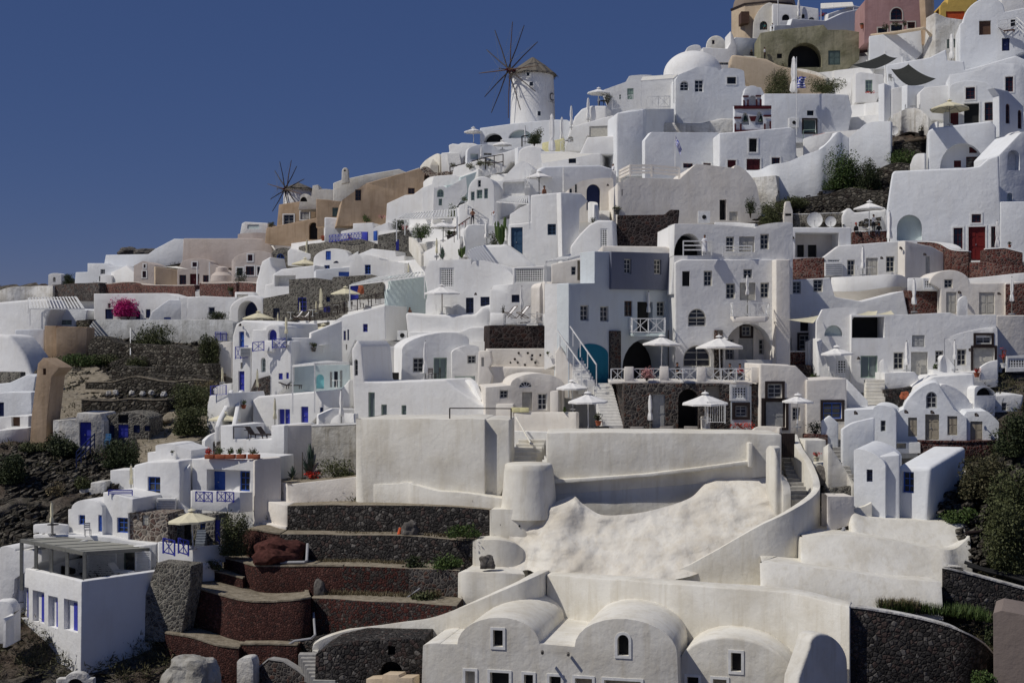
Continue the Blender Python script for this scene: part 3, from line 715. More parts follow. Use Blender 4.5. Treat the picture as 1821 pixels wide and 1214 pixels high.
def dish(label,x,y,rpx,dy=-.8):
    X,Yp=qx(x),qy(y); p=at(x,y,dy); r=rpx/_o[2]/F*p.y; R=root('satellite_dish',label,'satellite dish',p,math.radians(-12),'satellite dishes'); m=MB()
    n=20; prof=[(0,0),(.35,.02),(.7,.09),(1,.2)]
    for (a,h0),(b,h1) in zip(prof,prof[1:]):
        for k in range(n):
            t0=2*math.pi*k/n;t1=2*math.pi*(k+1)/n
            m.face([(a*r*math.cos(t0),-h0*r,r+a*r*math.sin(t0)),(b*r*math.cos(t0),-h1*r,r+b*r*math.sin(t0)),(b*r*math.cos(t1),-h1*r,r+b*r*math.sin(t1)),(a*r*math.cos(t1),-h0*r,r+a*r*math.sin(t1))])
    m.build('reflector','paint_white',R,smooth=60,recalc=False); s=MB(); s.tube([(0,.05,-.5),(0,.08,r)],.035); s.build('mast','metal',R); q=MB(); q.tube([(0,-.1*r,r*.2),(0,-.7*r,r*.75)],.02); q.lathe([(.05,0),(.05,.12)],8,c=(0,-.7*r,r*.75)); q.build('feed_arm','metal',R)
def potrow(label,name,xs,y,dy,mats,box=True):
    pass
def pergola(label,name,a,b,c,d,hm,dy=0,mat='paint_white',n=14,post=.1,cover=None,slat=.07,posts=(0,1,2,3),cat='pergola'):
    """four roof corners in the picture, each x,y,metres: front-left, front-right, back-right, back-left; posts hang hm down"""
    R0=[]
    for s in(a,b,c,d):
        X,Yp=qx(s[0]),qy(s[1]); R0.append(P(X,Yp,s[2]))
    R=root(name,label,cat,R0[0]-Vector((0,0,hm))); m=MB(); fl,fr,br,bl=R0
    if cover:
        up=Vector((0,0,.04)); m.add([fl,fr,br,bl,fl+up,fr+up,br+up,bl+up],[(0,3,2,1),(4,5,6,7),(0,1,5,4),(1,2,6,5),(2,3,7,6),(3,0,4,7)]); m.build('roof_cover',cover,R,world=True,smooth=0)
    s=MB()
    for i in range(n): t=(i+.5)/n; s.bar(fl.lerp(fr,t),bl.lerp(br,t),slat,slat*1.3)
    s.build('slat' if not cover else 'rafter',mat,R,world=True,smooth=0)
    f=MB()
    for p,q in((fl,fr),(fr,br),(br,bl),(bl,fl)): f.bar(p-Vector((0,0,.06)),q-Vector((0,0,.06)),post,post*1.2)
    f.build('frame',mat,R,world=True,smooth=0)
    for i in posts: p=R0[i]; k=MB(); k.bar(p,p-Vector((0,0,hm)),post); k.build('post',mat,R,world=True,smooth=0)
    return R
def sail(label,name,cs,mat,sag=.35,dy=0):
    """shade cloth on three or four picture points x,y,Y; gentle sag; posts are separate"""
    p=[P(qx(a),qy(b),Y) for a,b,Y in cs]
    if len(p)==3: p=p+[p[2]]
    m=MB(); n=8; g=[]
    for i in range(n+1):
        for j in range(n+1):
            u=i/n;v=j/n; q=(p[0]*(1-u)+p[1]*u)*(1-v)+(p[3]*(1-u)+p[2]*u)*v; q=q-Vector((0,0,sag*4*(u*(1-u)+v*(1-v))*.5)); g.append(q)
    m.add(g,[(i*(n+1)+j,(i+1)*(n+1)+j,(i+1)*(n+1)+j+1,i*(n+1)+j+1) for i in range(n) for j in range(n)])
    o=m.build(name,mat,loc=p[0],smooth=60,recalc=False); return tag(o,label,'shade cloth')
def postobj(label,x,ytop,ybase,dy=-1,r=.06,mat='paint_white',name='pole',cat='pole'):
    X=qx(x); Y=D(X,qy(ybase))+dy; a=P(X,qy(ybase),Y); b=P(X,qy(ytop),Y); m=MB(); m.tube([a-Vector((0,0,.3)),b],[r,r*.8],8); o=m.build(name,mat,loc=a); return tag(o,label,cat)
def tubeobj(label,name,cat,ps,r,mat,dy=0):
    q=[]
    for t in ps.split():
        v=[float(a) for a in t.split(',')]; X,Yp=qx(v[0]),qy(v[1]); q.append(P(X,Yp,(v[2] if len(v)>2 and v[2]>20 else D(X,Yp)+dy+(v[2] if len(v)>2 else 0))))
    m=MB(); m.tube(q,r,8); o=m.build(name,mat,loc=q[0]); return tag(o,label,cat)
def boulder(label,name,x,y,wpx,hpx,mat='boulder_red',dy=-1,seed=0,cat='rock'):
    X,Yp=qx(x),qy(y); p=P(X,Yp,D(X,Yp)+dy); W=wpx/_o[2]/F*p.y/2; H=hpx/_o[2]/F*p.y
    bm=bmesh.new(); bmesh.ops.create_icosphere(bm,subdivisions=4,radius=1)
    for v in bm.verts:
        c=v.co.copy(); d=1+.34*noise.noise(c*1.3+Vector((seed,0,0)))+.12*noise.noise(c*4+Vector((seed,3,0))); q=max(abs(c.x),abs(c.y),abs(c.z)); c=c*(d*(.75+.25/q))
        v.co=Vector((c.x*W,c.y*W*.8,max(-.05,(c.z+.65)*H/1.65)))
    me=bpy.data.meshes.new(name); bm.to_mesh(me); bm.free(); me.materials.append(M[mat]); me.polygons.foreach_set('use_smooth',[True]*len(me.polygons)); me.set_sharp_from_angle(angle=math.radians(28))
    o=bpy.data.objects.new(name,me); C.collection.objects.link(o); o.location=p; return tag(o,label,cat)
def vaultcap(): pass
def flag(label,x,ytop,ybase,fx,fy0,fy1,dy=-1,drape=True,pole_r=.05):
    X=qx(x); Y=D(X,qy(ybase))+dy; a=P(X,qy(ybase),Y); b=P(X,qy(ytop),Y); R=root('flag_pole',label,'flag',a); m=MB(); m.tube([a-Vector((0,0,.3)),b],[pole_r,pole_r*.7],8); m.build('pole','paint_white',R,world=True)
    p0=P(X,qy(fy0),Y); L=(fx-x)/_o[2]/F*Y; Hh=(fy1-fy0)/_o[2]/F*Y
    n=9; f=MB(); nx=12
    for k in range(n):
        f.cur=0 if k%2==0 else 1
        for i in range(nx):
            u0=i/nx;u1=(i+1)/nx
            def q(u,t):
                hang=(Hh*.62 if drape else 0)*u
                return p0+Vector((.04+L*u*(1-.25*math.sin(t*3)), .18*math.sin(u*9+t*2.5), -hang-Hh*(1-(.62 if drape else 0))*t))
            t0=k/n;t1=(k+1)/n
            f.cur=(0 if k%2==0 else 1)
            if k<5 and u0<.37: f.cur=1 if (k==2 or abs(u0-.15)<.06) else 0
            f.face([q(u0,t0),q(u1,t0),q(u1,t1),q(u0,t1)])
    f.build('flag',['flagblue','cloth_white'],R,world=True,smooth=60,recalc=False)
# ---------------- windmill ----------------
def windmill(label,x0,x1,ytop,ybase,roofy,hub,rpx,rotyaw,mat='white',dy=0,text=False,spin=0,wins=''):
    cx=qx((x0+x1)/2); Y=D(cx,qy(ybase))+dy; b=P(cx,qy(ybase),Y); s=Y/F/_o[2]
    R=root('windmill',label,'windmill',b); r=(x1-x0)*s/2; H=(ybase-ytop)*s; m=MB(); m.lathe([(r*1.04,-2),(r*1.02,0),(r*.985,H*.6),(r*.94,H)],40); m.build('tower',mat,R,smooth=50)
    t=MB(); rh=(ytop-roofy)*s; n=44
    wob=lambda a,z:1+.03*math.sin(a*13+z*5)+.02*math.sin(a*29)
    t.lathe([(r*.9,H-.1),(r*1.07,H-.12),(r*1.05,H+.12),(r*.62,H+rh*.5),(r*.26,H+rh*.82),(r*.06,H+rh)],n,wob=wob); t.build('thatched_roof','straw',R,smooth=0)
    fz=MB()
    for k in range(500):
        a=random.random()*6.28; u=random.random()**.6; rr=r*(.1+.96*u); z=H+rh*(1-u)*.95+.02; d=Vector((math.cos(a),math.sin(a),0)); p=d*rr+Vector((0,0,z)); q=p+d*.45-Vector((0,0,.30)); s_=Vector((-d.y,d.x,0))*.06
        fz.face([p-s_,p+s_,q+s_,q-s_])
    fz.build('thatch_fringe','straw',R,smooth=0,recalc=False)
    hx=(hub[0]-(x0+x1)/2)*s; hz=(ybase-hub[1])*s; ry=math.radians(rotyaw); ax=Vector((-math.sin(ry),-math.cos(ry),0)); hp=Vector((hx,-math.cos(ry)*abs(hx)/max(.2,math.sin(ry)),hz)); rp=rpx*s
    k=MB(); k.tube([hp-ax*(r*1.2),hp+ax*.5],.16,8); k.build('shaft','maroon',R)
    hb=MB(); hb.lathe([(.28,-.3),(.32,0),(.2,.3)],10); 
    q=Vector((0,0,1)).rotation_difference(ax); hb.v=[q@v+hp for v in hb.v]; hub_o=hb.build('hub','maroon',R)
    side=Vector((0,0,1)).cross(ax).normalized()
    tips=[]
    for i in range(12):
        a=2*math.pi*(i/12)+spin; d=side*math.sin(a)+Vector((0,0,1))*math.cos(a); tip=hp+d*rp+ax*(.25*((i%2)*2-1)); tips.append(tip)
        sp=MB(); sp.tube([hp+ax*(.2*((i%2)*2-1)),hp.lerp(tip,.5),tip],[.10,.075,.05],6); sp.build('spar','darkwood' if i%3 else 'brownwood',R,smooth=40)
    rn=MB()
    for i in range(12): rn.bar(tips[i],hp+ax*1.6,.018)
    rn.build('rope','greypole',R,smooth=0)
    bw=MB(); bw.tube([hp,hp+ax*1.7],.05,6); bw.build('bowsprit','darkwood',R)
    for wv in wins.split(';'):
        w_=wv.split()
        if not w_: continue
        wx,wy,ww,wh=[float(a) for a in w_[:4]]; dx=(wx-(x0+x1)/2)*s; sa=max(-.95,min(.95,dx/r)); yy=-math.sqrt(1-sa*sa)*r*1.0; z=(ybase-wy)*s; a=math.asin(sa)
        o=MB(); W=ww*s;Hh=wh*s
        o.box((-W/2,-.12,-Hh/2),(W/2,.2,Hh/2)); e=o.build('window','paint_white' if 'w' in w_[4:] else 'brownwood',R,smooth=0); e.location=(dx,yy,z); e.rotation_euler=(0,0,a)
        g=MB(); g.face([(-W/2+.1,-.125,-Hh/2+.1),(W/2-.1,-.125,-Hh/2+.1),(W/2-.1,-.125,Hh/2-.1),(-W/2+.1,-.125,Hh/2-.1)]); g.build('pane','glass',e,smooth=0,recalc=False)
    if text:
        for body,tx,ty,sz in(('C',857,560,1.5),('CLIFF',852,590,.42)):
            cu=bpy.data.curves.new('emblem','FONT'); cu.body=body if body=='C' else '— ~~~~'; cu.size=sz; cu.align_x='CENTER'; cu.align_y='CENTER'; cu.extrude=.01; cu.materials.append(M['dark'])
            t_=bpy.data.objects.new('t',cu); C.collection.objects.link(t_); me=bpy.data.meshes.new_from_object(t_.evaluated_get(bpy.context.evaluated_depsgraph_get())); bpy.data.objects.remove(t_); o=bpy.data.objects.new('emblem',me); C.collection.objects.link(o); o.parent=R; dx=(tx-(x0+x1)/2)*s; sa=dx/r; a=math.asin(sa); o.location=(dx*1.02,-math.cos(a)*r*1.03-.03,(ybase-ty)*s); o.rotation_euler=(math.radians(90),0,a)
    return R
# ---------------- the hillside ----------------
_sky=[(-300,512),(0,508),(90,506),(200,486),(330,450),(480,428),(600,385),(760,318),(900,262),(1010,222),(1120,185),(1200,160),(1300,125),(1450,80),(1600,40),(1821,-20),(2150,-90)]
def skyy(x):
    for (a,b),(c,d) in zip(_sky,_sky[1:]):
        if x<=c: return b+(d-b)*(x-a)/(c-a)
    return _sky[-1][1]
ROCK=[[(-400,440),(420,440),(330,500),(60,520),(0,540),(-400,600)],[(60,560),(385,560),(385,700),(372,770),(300,800),(240,835),(190,835),(150,890),(60,950),(60,1000),(240,1000),(300,900),(500,860),(900,880),(900,1300),(-400,1300),(-400,790),(60,790)],
 [(1340,400),(1400,350),(1470,340),(1475,255),(1520,240),(1660,240),(1650,300),(1590,330),(1570,400),(1500,470),(1340,430)],[(1700,690),(1900,600),(2300,500),(2300,1400),(1500,1400),(1500,1080),(1680,1000),(1690,930),(1650,900),(1720,850)]]
def isrock(x,y): return x>1885 or any(inpoly(x,y,p) for p in ROCK)
def terrain():
    xs=[-300+i*9.5 for i in range(259)]; ny=150; m=MB(); V=[]; rk=[]; cc=[]
    for x in xs:
        yt=skyy(x); col=[]
        for j in range(ny+1):
            t=j/ny; y=1390+(yt-1390)*t; Y=D(x,y)+.9; p=P(x,y,Y); r=isrock(x,y); rk.append(r); cc.append(y>790 and x>560)
            if r:
                q=p*.22; a=noise.fractal(q,.8,2.0,6)*2.1; st=(noise.noise(p*Vector((.05,.05,.05)))*3+p.z*.62); ledge=(st-math.floor(st)); 
                p=p+Vector((noise.noise(p*.5)*.3,a*1.1+(.5-ledge)*1.3+.6,a*.35))
            else: p=p+Vector((0,2.5,0))
            col.append(p)
        L=col[-1]
        for dy_,dz in((6,-.3),(25,-4),(90,-30),(400,-160),(2500,-700)): col.append(L+Vector((L.x*dy_/300,dy_,dz))); rk.append(True); cc.append(0)
        V+=col
    n=len(V)//len(xs)
    m.v=V
    for i in range(len(xs)-1):
        for j in range(n-1):
            a=i*n+j
            if not (rk[a] or rk[a+n] or rk[a+1]) : continue
            m.f.append((a,a+n,a+n+1,a+1)); m.mi.append(0)
    o=m.build('hillside',['rock','white'],loc=None,smooth=0,recalc=False); tag(o,None,None,None,'structure')
    # whitewashed ground between the houses: level terraces with upright faces, always behind the house fronts
    wm=MB(); K=range(-9,30); h=2.3; cols=[]
    for i in range(620):
        x=-300+i*4.0; c=[]
        for k in K:
            z=k*h; lo,hi=skyy(x),1400
            for _ in range(16):
                y=(lo+hi)/2
                if (CY-y)/F*D(x,y)>z: lo=y
                else: hi=y
            Y=D(x,y)+1.0; c.append((x,y,Y,z))
        cols.append(c)
    L=len(K); V=[]
    for c in cols:
        for k in range(L):
            x,y,Y,z=c[k]; X=(x-CX)/F*Y; b=math.floor(X/4.6+1.7*k); o=((b*7919+k*104729)%17)/17*1.5
            z0=c[k-1][3] if k else z-h; V.append(Vector(((x-CX)/F*(Y+o),Y+o,z0))); V.append(Vector(((x-CX)/F*(Y+o),Y+o,z)))
    wm.v=V; n2=2*L
    for i in range(len(cols)-1):
        for k in range(L):
            x,y,Y,z=cols[i][k]
            if isrock(x,y) or y<skyy(x)+6: continue
            mi=1 if (y>790 and x>560) else 0; a=i*n2+2*k
            wm.f.append((a,a+n2,a+n2+1,a+1)); wm.mi.append(mi)
            if k<L-1: wm.f.append((a+1,a+1+n2,a+2+n2,a+2)); wm.mi.append(mi)
    o=wm.build('whitewashed_ground',['white','cream'],smooth=0,recalc=False); tag(o,None,None,None,'structure')
    # steep scrub over the bare rock: nobody could count it
    s=MB(); cnt=0
    while cnt<5500:
        x=random.uniform(-60,1880); y=random.uniform(470,1210)
        if y<skyy(x)+4 or not isrock(x,y): continue
        v=noise.noise(Vector((x*.02,y*.03,3)))
        if v<-.05 and random.random()<.8: continue
        p=P(x,y,D(x,y)+.9); q=p*.22; p=p+Vector((0,-.15,.1)); cnt+=1; r=random.uniform(.2,.75)
        for k in range(16):
            a=Vector((random.gauss(0,1),random.gauss(0,1),abs(random.gauss(0,1)))).normalized(); c=p+a*r*random.random(); b=a.cross(Vector((random.gauss(0,1),random.gauss(0,1),random.gauss(0,1)))).normalized(); l=r*random.uniform(.3,.7)
            s.face([c-b*l*.12,c+a*l,c+b*l*.12])
    o=s.build('scrub','scrubmix',smooth=0,recalc=False); tag(o,'dry scrub growing over the bare rock of the slope','scrub',None,'stuff')
    # ground far below and beyond the ridge
    g=MB(); g.face([(-4000,-500,-140),(4000,-500,-140),(4000,5500,-140),(-4000,5500,-140)]); o=g.build('ground','rock',smooth=0,recalc=False); tag(o,None,None,None,'structure')
terrain()
# ================= foreground: cream vaults, sweeping walls, red terraces =================
Z(700,1040,3.642)
B('vaulted_house','long cream cave house with two rounded vaults, a square and an arched dark window','house',
  "176,720 190,392 ~300,380,10 412,382 ~942,378,172 1172,398 ~1835,446,205 1850,720",'cream',-13,
  "k+ 645 290 707 397 k .4;ka+ 1450 320 1522 455 k .45;k+ 465 555 527 690 e .5;k+ 625 565 747 690 k .5;k+ 845 578 903 690 k .5;k+ 1010 590 1083 690 k .5;k+ 1175 603 1285 690 t .5;k+ 1365 618 1600 690 t .5",dep=9,bev=.16)
Z(0,0,1)
B('vaulted_house','cream cave house with one small dark square window under a broad vault','house',
  "1204,1240 1206,1185 ~1416,1212,66 1418,1240",'cream',-16,"k+ 1300 1160 1318 1193 k .4;k+ 1222 1203 1242 1232 k .4;k+ 1268 1207 1292 1234 t .4",dep=8,bev=.16,base_y=1214)
B('vaulted_house','deep open cream vault end in shade beside the dark stone wall','house',
  "1414,1240 1420,1205 1440,1150 ~1508,1178,36 1511,1240",'cream',38,"",dep=7,dy=-3,bev=.16,base_y=1214)
T('sweeping_wall','cream garden wall sweeping up from the grey steps to a sharp peak','wall',
  "556,1161,1170 563,1141,1168 630,1118,1139 700,1108,1136 760,1100,1136 827,1077,1136 900,1047,1120,.2 950,1025,1115,1.2 977,1013,1112,3.6",'cream',th=.6,bev=.14)
T('retaining_wall','long cream retaining wall running behind the vault roofs','wall',
  "972,1021,1125,3.4 1060,1028,1115,1.6 1166,1036,1120,.6 1250,1042,1130 1400,1054,1160 1511,1079,1230",'cream',th=1.8,bev=.1)
T('parapet_wall','cream parapet curving up from the sharp peak to the black wooden gate','wall',
  "975,1014,1023,2.6 1083,1017,1034,1.3 1166,1018,1040,.8 1215,1008,1044,.6 1265,983,1045,.6 1347,937,1044,.6 1398,912,1033,.6 1432,893,1002,.4 1456,872,932 1456,850,912 1443,820,862 1427,795,832 1417,772,802",'cream',th=.45,bev=.14)
def patch(name,label,cat,x0,x1,top,bot,mat,amp=.8,nx=90,ny=60,off=-.4,rough=1.0,left=None):
    m=MB(); V=[]; top=smoothline(top); bot=smoothline(bot)
    def iy(L,x):
        for a,b in zip(L,L[1:]):
            if a[0]<=x<=b[0]: return a[1]+(b[1]-a[1])*(x-a[0])/max(1e-6,b[0]-a[0])
        return L[0][1] if x<L[0][0] else L[-1][1]
    for i in range(nx+1):
        x=x0+(x1-x0)*i/nx; a,b=iy(top,x),iy(bot,x)
        for j in range(ny+1):
            y=a+(b-a)*j/ny; Y=D(x,y)+off; p=P(x,y,Y); k=1+.8*max(0,min(1,(left+40-x)/80)) if left else 1
            d=noise.fractal(p*.17,1.0,2.0,4)*amp*1.5*k+noise.noise(p*.55+Vector((4,0,0)))*amp*.34*k*rough+noise.noise(p*1.3)*.10*k*rough+noise.noise(p*4.5)*.03*k+abs(noise.noise(p*Vector((.5,.5,.12))+Vector((0,7,0))))*amp*.7
            e=min(1,j/4)
            V.append(p+Vector((noise.noise(p*.7)*.1,-d*e+.2,noise.noise(p*.5+Vector((9,0,0)))*.12*e)))
    for i in range(nx):
        for j in range(ny): a=i*(ny+1)+j; m.f.append((a,a+1,a+ny+2,a+ny+1)); m.mi.append(0)
    m.v=V; o=m.build(name,mat,loc=V[0],smooth=70,recalc=False); return tag(o,label,cat)
patch('whitewashed_rock','lumpy natural rock face whitewashed cream below the ledge wall','rock',905,1400,
  [(905,903),(960,897),(990,892),(1020,882),(1035,895),(1070,915),(1120,914),(1170,905),(1230,884),(1258,858),(1297,835),(1333,829),(1375,833),(1400,850)],
  [(905,1020),(940,1015),(975,1030),(1083,1032),(1166,1034),(1265,1010),(1347,960),(1400,930)],'rock_wash',amp=.56,left=1000,rough=.75,nx=150,ny=80)
T('terrace_wall','high cream wall under the pool loungers with a slanting ledge','wall',
  "972,769,860 1060,769,853 1150,769,846 1250,769,838 1390,771,824",'cream',th=4.5,row=862,bev=.1,dy=.1)
T('lower_wall','smooth cream wall in the shadow of the slanting ledge','wall',
  "985,857,930 1060,851,935 1150,843,935 1250,833,915 1340,822,880",'cream',th=.8,row=862,dy=.16)
T('ledge','narrow slanting cream ledge casting a band of shadow','ledge',
  "985,853,860 1060,848,855 1150,841,848 1250,830,837 1336,819,826",'cream',th=.6,row=862,dy=-.42,ext=0,sm=0,bev=.05)
T('wall_stub','upright cream stub at the right end of the slanting ledge','wall',"1331,788,828 1339,787,828",'cream',th=.9,row=862,dy=-.7,ext=.1,sm=0)
T('stair_wall','tall cream flank wall left of the descending grey stairs','wall',
  "1362,800,850,1.5 1368,792,880,.8 1378,800,905 1390,850,920 1393,880,925,-.3",'cream',th=.5,row=905,dy=-1.0,bev=.14)
# round bastion
b0=P(940,903,D(940,903)+.1); m=MB(); m.lathe([(2.0,-.6),(1.94,0),(1.80,1.2),(1.68,2.6),(1.60,2.98),(1.50,3.06)],36,c=b0,wob=lambda a,z:1+.02*math.sin(a*3+z)); o=m.build('round_bastion','cream',loc=b0,smooth=50); tag(o,'stubby round cream bastion at the foot of the cream steps','bastion')
# big plastered wall, left
T('retaining_wall','broad cream wall with a slanting repair scar between planter and cream steps','wall',
  "634,745,872,1.0 640,744,874 700,744,884 760,745,890 830,745,893 862,746,895",'cream',th=6,bev=.15,wob=.12,row=893)
T('retaining_wall','short cream wall just left of the cream steps','wall',"860,746,896 880,745,880 906,746,822",'cream',th=4.5,row=885,dy=.25,bev=.15)
T('footing_ridge','low uneven cream ridge along the foot of the broad wall','wall',"664,862,882 720,858,886 738,864,892 800,876,900 900,884,905",'cream',th=1.2,dy=-.6,wob=.2)
T('retaining_wall','weathered grey plaster wall behind the agave planter','wall',"554,757,850 590,756,850 633,755,848",'grey_plaster',th=3,row=850,dy=.2,cap=('white','rim'),bev=.05)
S('cream_stairs','six worn cream steps rising to the pool terrace',928,824,950,781,50,6,'cream',rise_dep=3.2,dyb=.2)
tubeobj('slanting handrail beside the worn cream steps','handrail','handrail',"918,742 945,790",.07,'cream',dy=-2)
# red and black terraces
Z(300,820,3.035)
T('planter','white planter box holding agave, red flowers and a grey bush','planter',"538,97,245,2.6 640,120,240 660,122,240 860,100,225,.6 1110,72,200,1.4",'warm_white',th=3.2,row=240,topmat='soil',bev=.06,sm=0)
T('plinth','stepped white plinth under the planter beside the red terraces','wall',"500,330,372,1.2 600,352,375 635,355,378",'warm_white',th=2,row=375,sm=0,dy=-.3)
T('wall_block','tapering white block under the left end of the planter','wall',"528,215,350,1.5 620,235,372 645,240,375",'warm_white',th=2,row=372,sm=0)
T('terrace_wall','uppermost black lava stone terrace wall','wall',"640,240,378 900,236,390 1200,236,402 1500,246,412 1750,262,420",'lava',th=3.6,topmat='soil',row=385,bev=.03)
T('terrace_wall','second black lava stone terrace wall, behind the red boulder','wall',"600,393,540 800,392,545 1000,397,550 1300,405,562 1660,434,585",'lava',th=3.4,topmat='soil',row=545,bev=.03)
T('terrace_wall','short red stone terrace wall left of the red boulder','wall',"398,385,520,2.2 425,366,512,1.0 480,372,525,.2 560,388,535 602,394,540",'redstone',th=3.4,topmat='soil',row=540,bev=.03,cap=('soil','all'),sm=0)
T('terrace_wall','curved red stone wall below the red boulder','wall',"296,520,640,3.0 360,535,690,1.8 440,558,715,.5 520,566,722 780,566,728 940,564,735",'redstone',th=3.8,topmat='soil',row=725,bev=.04,cap=('soil','rim'))
T('terrace_wall','mottled red stone stretch right of the small tan rock','wall',"935,563,735 1100,568,740 1300,577,745",'redmix',th=3.8,topmat='soil',row=728,bev=.02)
T('terrace_wall','grey mortared stone stretch ending at the cream plaster','wall',"1295,577,745 1450,582,748 1570,590,750",'lava_mortar',th=3.8,topmat='soil',row=730,bev=.02)
T('terrace_wall','low red stone step wall on the left of the red terraces','wall',"212,590,670,1.5 300,605,690,.7 400,632,715",'redstone',th=2.6,topmat='soil',row=700,bev=.03,sm=0,cap=('soil','rim'))
T('terrace_wall','tall rounded red stone bastion wall at the lower left','wall',"60,690,920,3.2 90,668,930,2.4 200,700,955,1.4 330,738,990,.4 430,755,1000 560,757,1000 700,745,985 768,735,965,.6",'redstone',th=4.2,topmat='soil',row=985,bev=.05,cap=('soil','rim'))
T('terrace_wall','red and black stone wall above the sweeping cream wall','wall',"762,735,960,.7 900,742,945,.6 1030,752,940 1300,765,900 1555,780,880",'redmix',th=4,topmat='soil',row=945,bev=.03)
T('terrace_wall','lowest red stone wall in the bottom left','wall',"-20,925,1100,2 120,950,1140,1 270,995,1200 380,1010,1230",'redstone',th=3,topmat='soil',row=1120,bev=.04,cap=('soil','rim'))
T('terrace_wall','low red stone kerb wall above the grey steps','wall',"383,988,1080 540,988,1080 695,990,1070",'redstone',th=1.6,row=1075,topmat='soil',cap=('soil','rim'),sm=0)
T('terrace_wall','black lava stone wall under the drain pipe','wall',"640,960,1080,1 800,950,1050,1 900,930,1000,1",'lava',th=1.5,row=1060)
B('stone_house','black lava stone cellar with a low arched doorway','house',"785,1235 792,1040 860,1000 1010,968 1385,955 1380,1235",'lava',-6,"ka 1140 1078 1265 1200 k 1.2;k 1183 995 1223 1045 k .6",dep=6,bev=.05)
T('tan_wall','low stepped tan block in front of the arched lava doorway','wall',"1065,1172,1230 1150,1170,1230 1155,1150,1230 1240,1152,1230 1245,1168,1230 1316,1168,1230",'beige',th=1,sm=0,bev=.03,dy=-1)
S('grey_steps','grey concrete steps descending beside the lava stone cellar',850,1215,748,1035,120,9,'steps_grey',rise_dep=3.2,dyb=-1.6)
T('stair_wall','dark stone flank wall left of the grey concrete steps','wall',"445,1150,1230,.8 540,1068,1220 620,1078,1230 700,1130,1240 770,1190,1260",'lava_mortar',th=.5,row=1200,dy=-.2,sm=0,cap=('steps_grey','all'))
boulder('pale rounded plastered mound in the bottom left corner','mound',120,1260,290,230,'grey_plaster',dy=-2,seed=2,cat='mound')  # old plaster mound, coloured darker grey for the shade it lies in
T('wall_block','rough white stub wall right of the plastered mound','wall',"368,1075,1230 385,1060,1230 440,1062,1230 456,1100,1230",'old_white',th=1,dy=-.6,wob=.3,bev=.1)
boulder('big dark red boulder resting on the curved red terrace','boulder',585,540,270,122,'boulder_red',dy=-1.5,seed=1)
boulder('small tan rock leaning on the red terrace wall','boulder',815,728,66,90,'boulder_grey',dy=-.8,seed=6)
boulder('dark rock on the ledge of the second lava terrace','boulder',1305,398,90,75,'boulder_grey',dy=-.8,seed=7)
tubeobj('grey plastic pipe lying before the red boulder, one end upright','drain_pipe','pipe',"478,545,-2.4 610,545,-2.4 735,543,-2.4 745,535,-2.4 750,445,-2.4",.10,'pipe')
tubeobj('grey drain pipe bending down the tall red bastion wall','drain_pipe','pipe',"782,818,-1.3 790,935,-1.3 770,955,-1.3 680,968,-1.3 650,985,-1.3",.08,'pipe')
tubeobj('thin pale post leaning on the third terrace','stake','stake',"1262,752,-1 1355,685,-1",.05,'pipe')
tubeobj('short orange peg on the second lava terrace','peg','peg',"1240,398,-1 1250,362,-1",.12,'orange')
Z(820,740,3.035)
T('wall_block','cream plaster end block beside the uppermost lava wall','wall',"155,505,665,.2 170,502,665 300,500,660 400,515,650,.4 440,560,650,1.5",'cream',th=3,row=660,bev=.12)
T('wall_block','cream plaster end block with a dark patch beside the second lava wall','wall',"62,672,830,.2 80,670,830 200,668,835 300,690,840,.5 360,740,845,1.2",'cream',th=3.4,row=832,bev=.12)
T('wall_block','rounded cream corner block just above the sweeping wall','wall',"-30,850,1010,.6 15,835,1005 120,838,1000 230,842,985 345,850,960,.6",'cream',th=3.2,row=1000,bev=.2)
boulder('dark grey stone set in the cream end block','stone',140,815,82,68,'boulder_grey',dy=-2.0,seed=3)
for q in ((215,585,'upper'),(315,592,'right'),):
    pass
TUFT('dry grass and weeds growing along the uppermost terrace','20,490 140,490',60,.5,'leaf_dry')
Z(300,820,3.035)
TUFT('green weeds on the soil above the uppermost lava wall',"900,215,1 1150,205,1.4 1480,215,1.4 1720,240,.6",260,.22,'leaf_green',2.0,name='weeds')
TUFT('brown dry grass at the foot of the second lava wall',"820,555,-.4 1000,556,-.4 1280,565,-.4",360,.32,'leaf_dry',.5)
TUFT('brown dry grass at the foot of the mottled red wall',"840,730,-.6 1000,735,-.6 1280,745,-.6 1460,735,-.6",420,.40,'leaf_dry',.5)
TUFT('thin weeds on the ledge behind the orange peg',"900,398,-.6 1200,402,-.6 1500,408,-.6",160,.25,'leaf_dry',.4,name='weeds')
PL('shrub','leafy green shrub at the right end of the second lava terrace',1590,410,200,72,'leaf_green',700,.2,dy=-1.2,cat='shrub')
PL('shrub','dark green shrub with white flowers left end of third terrace weeds',1335,580,130,90,'leaf_dark',500,.2,dy=-1.2,cat='shrub')
PL('shrub','wide dark green shrub with white flowers at the right of the third terrace',1500,585,200,92,'leaf_green',800,.2,dy=-1.2,cat='shrub')
PL('shrub','olive shrub behind the leaning stake',1380,748,150,60,'leaf_olive',400,.2,dy=-1.2,cat='shrub')
AG('agave','large blue green agave in the white planter',765,90,190,26,dy=.2,wide=.45); AG('agave','small spiky agave at the left end of the planter',668,92,70,16,dy=.2)
PL('bush','round grey green bush filling the right of the planter',905,98,260,130,'leaf_olive',1700,.16,dy=.4)
PL('flowering_plant','red flowering plant between agave and bush in the planter',778,95,95,45,'flower_red',130,.2,dy=-.1,cat='plant')
postobj('tall agave flower stalk rising behind the planter',722,-50,60,dy=.5,r=.035,mat='bark',name='flower_stalk',cat='plant')
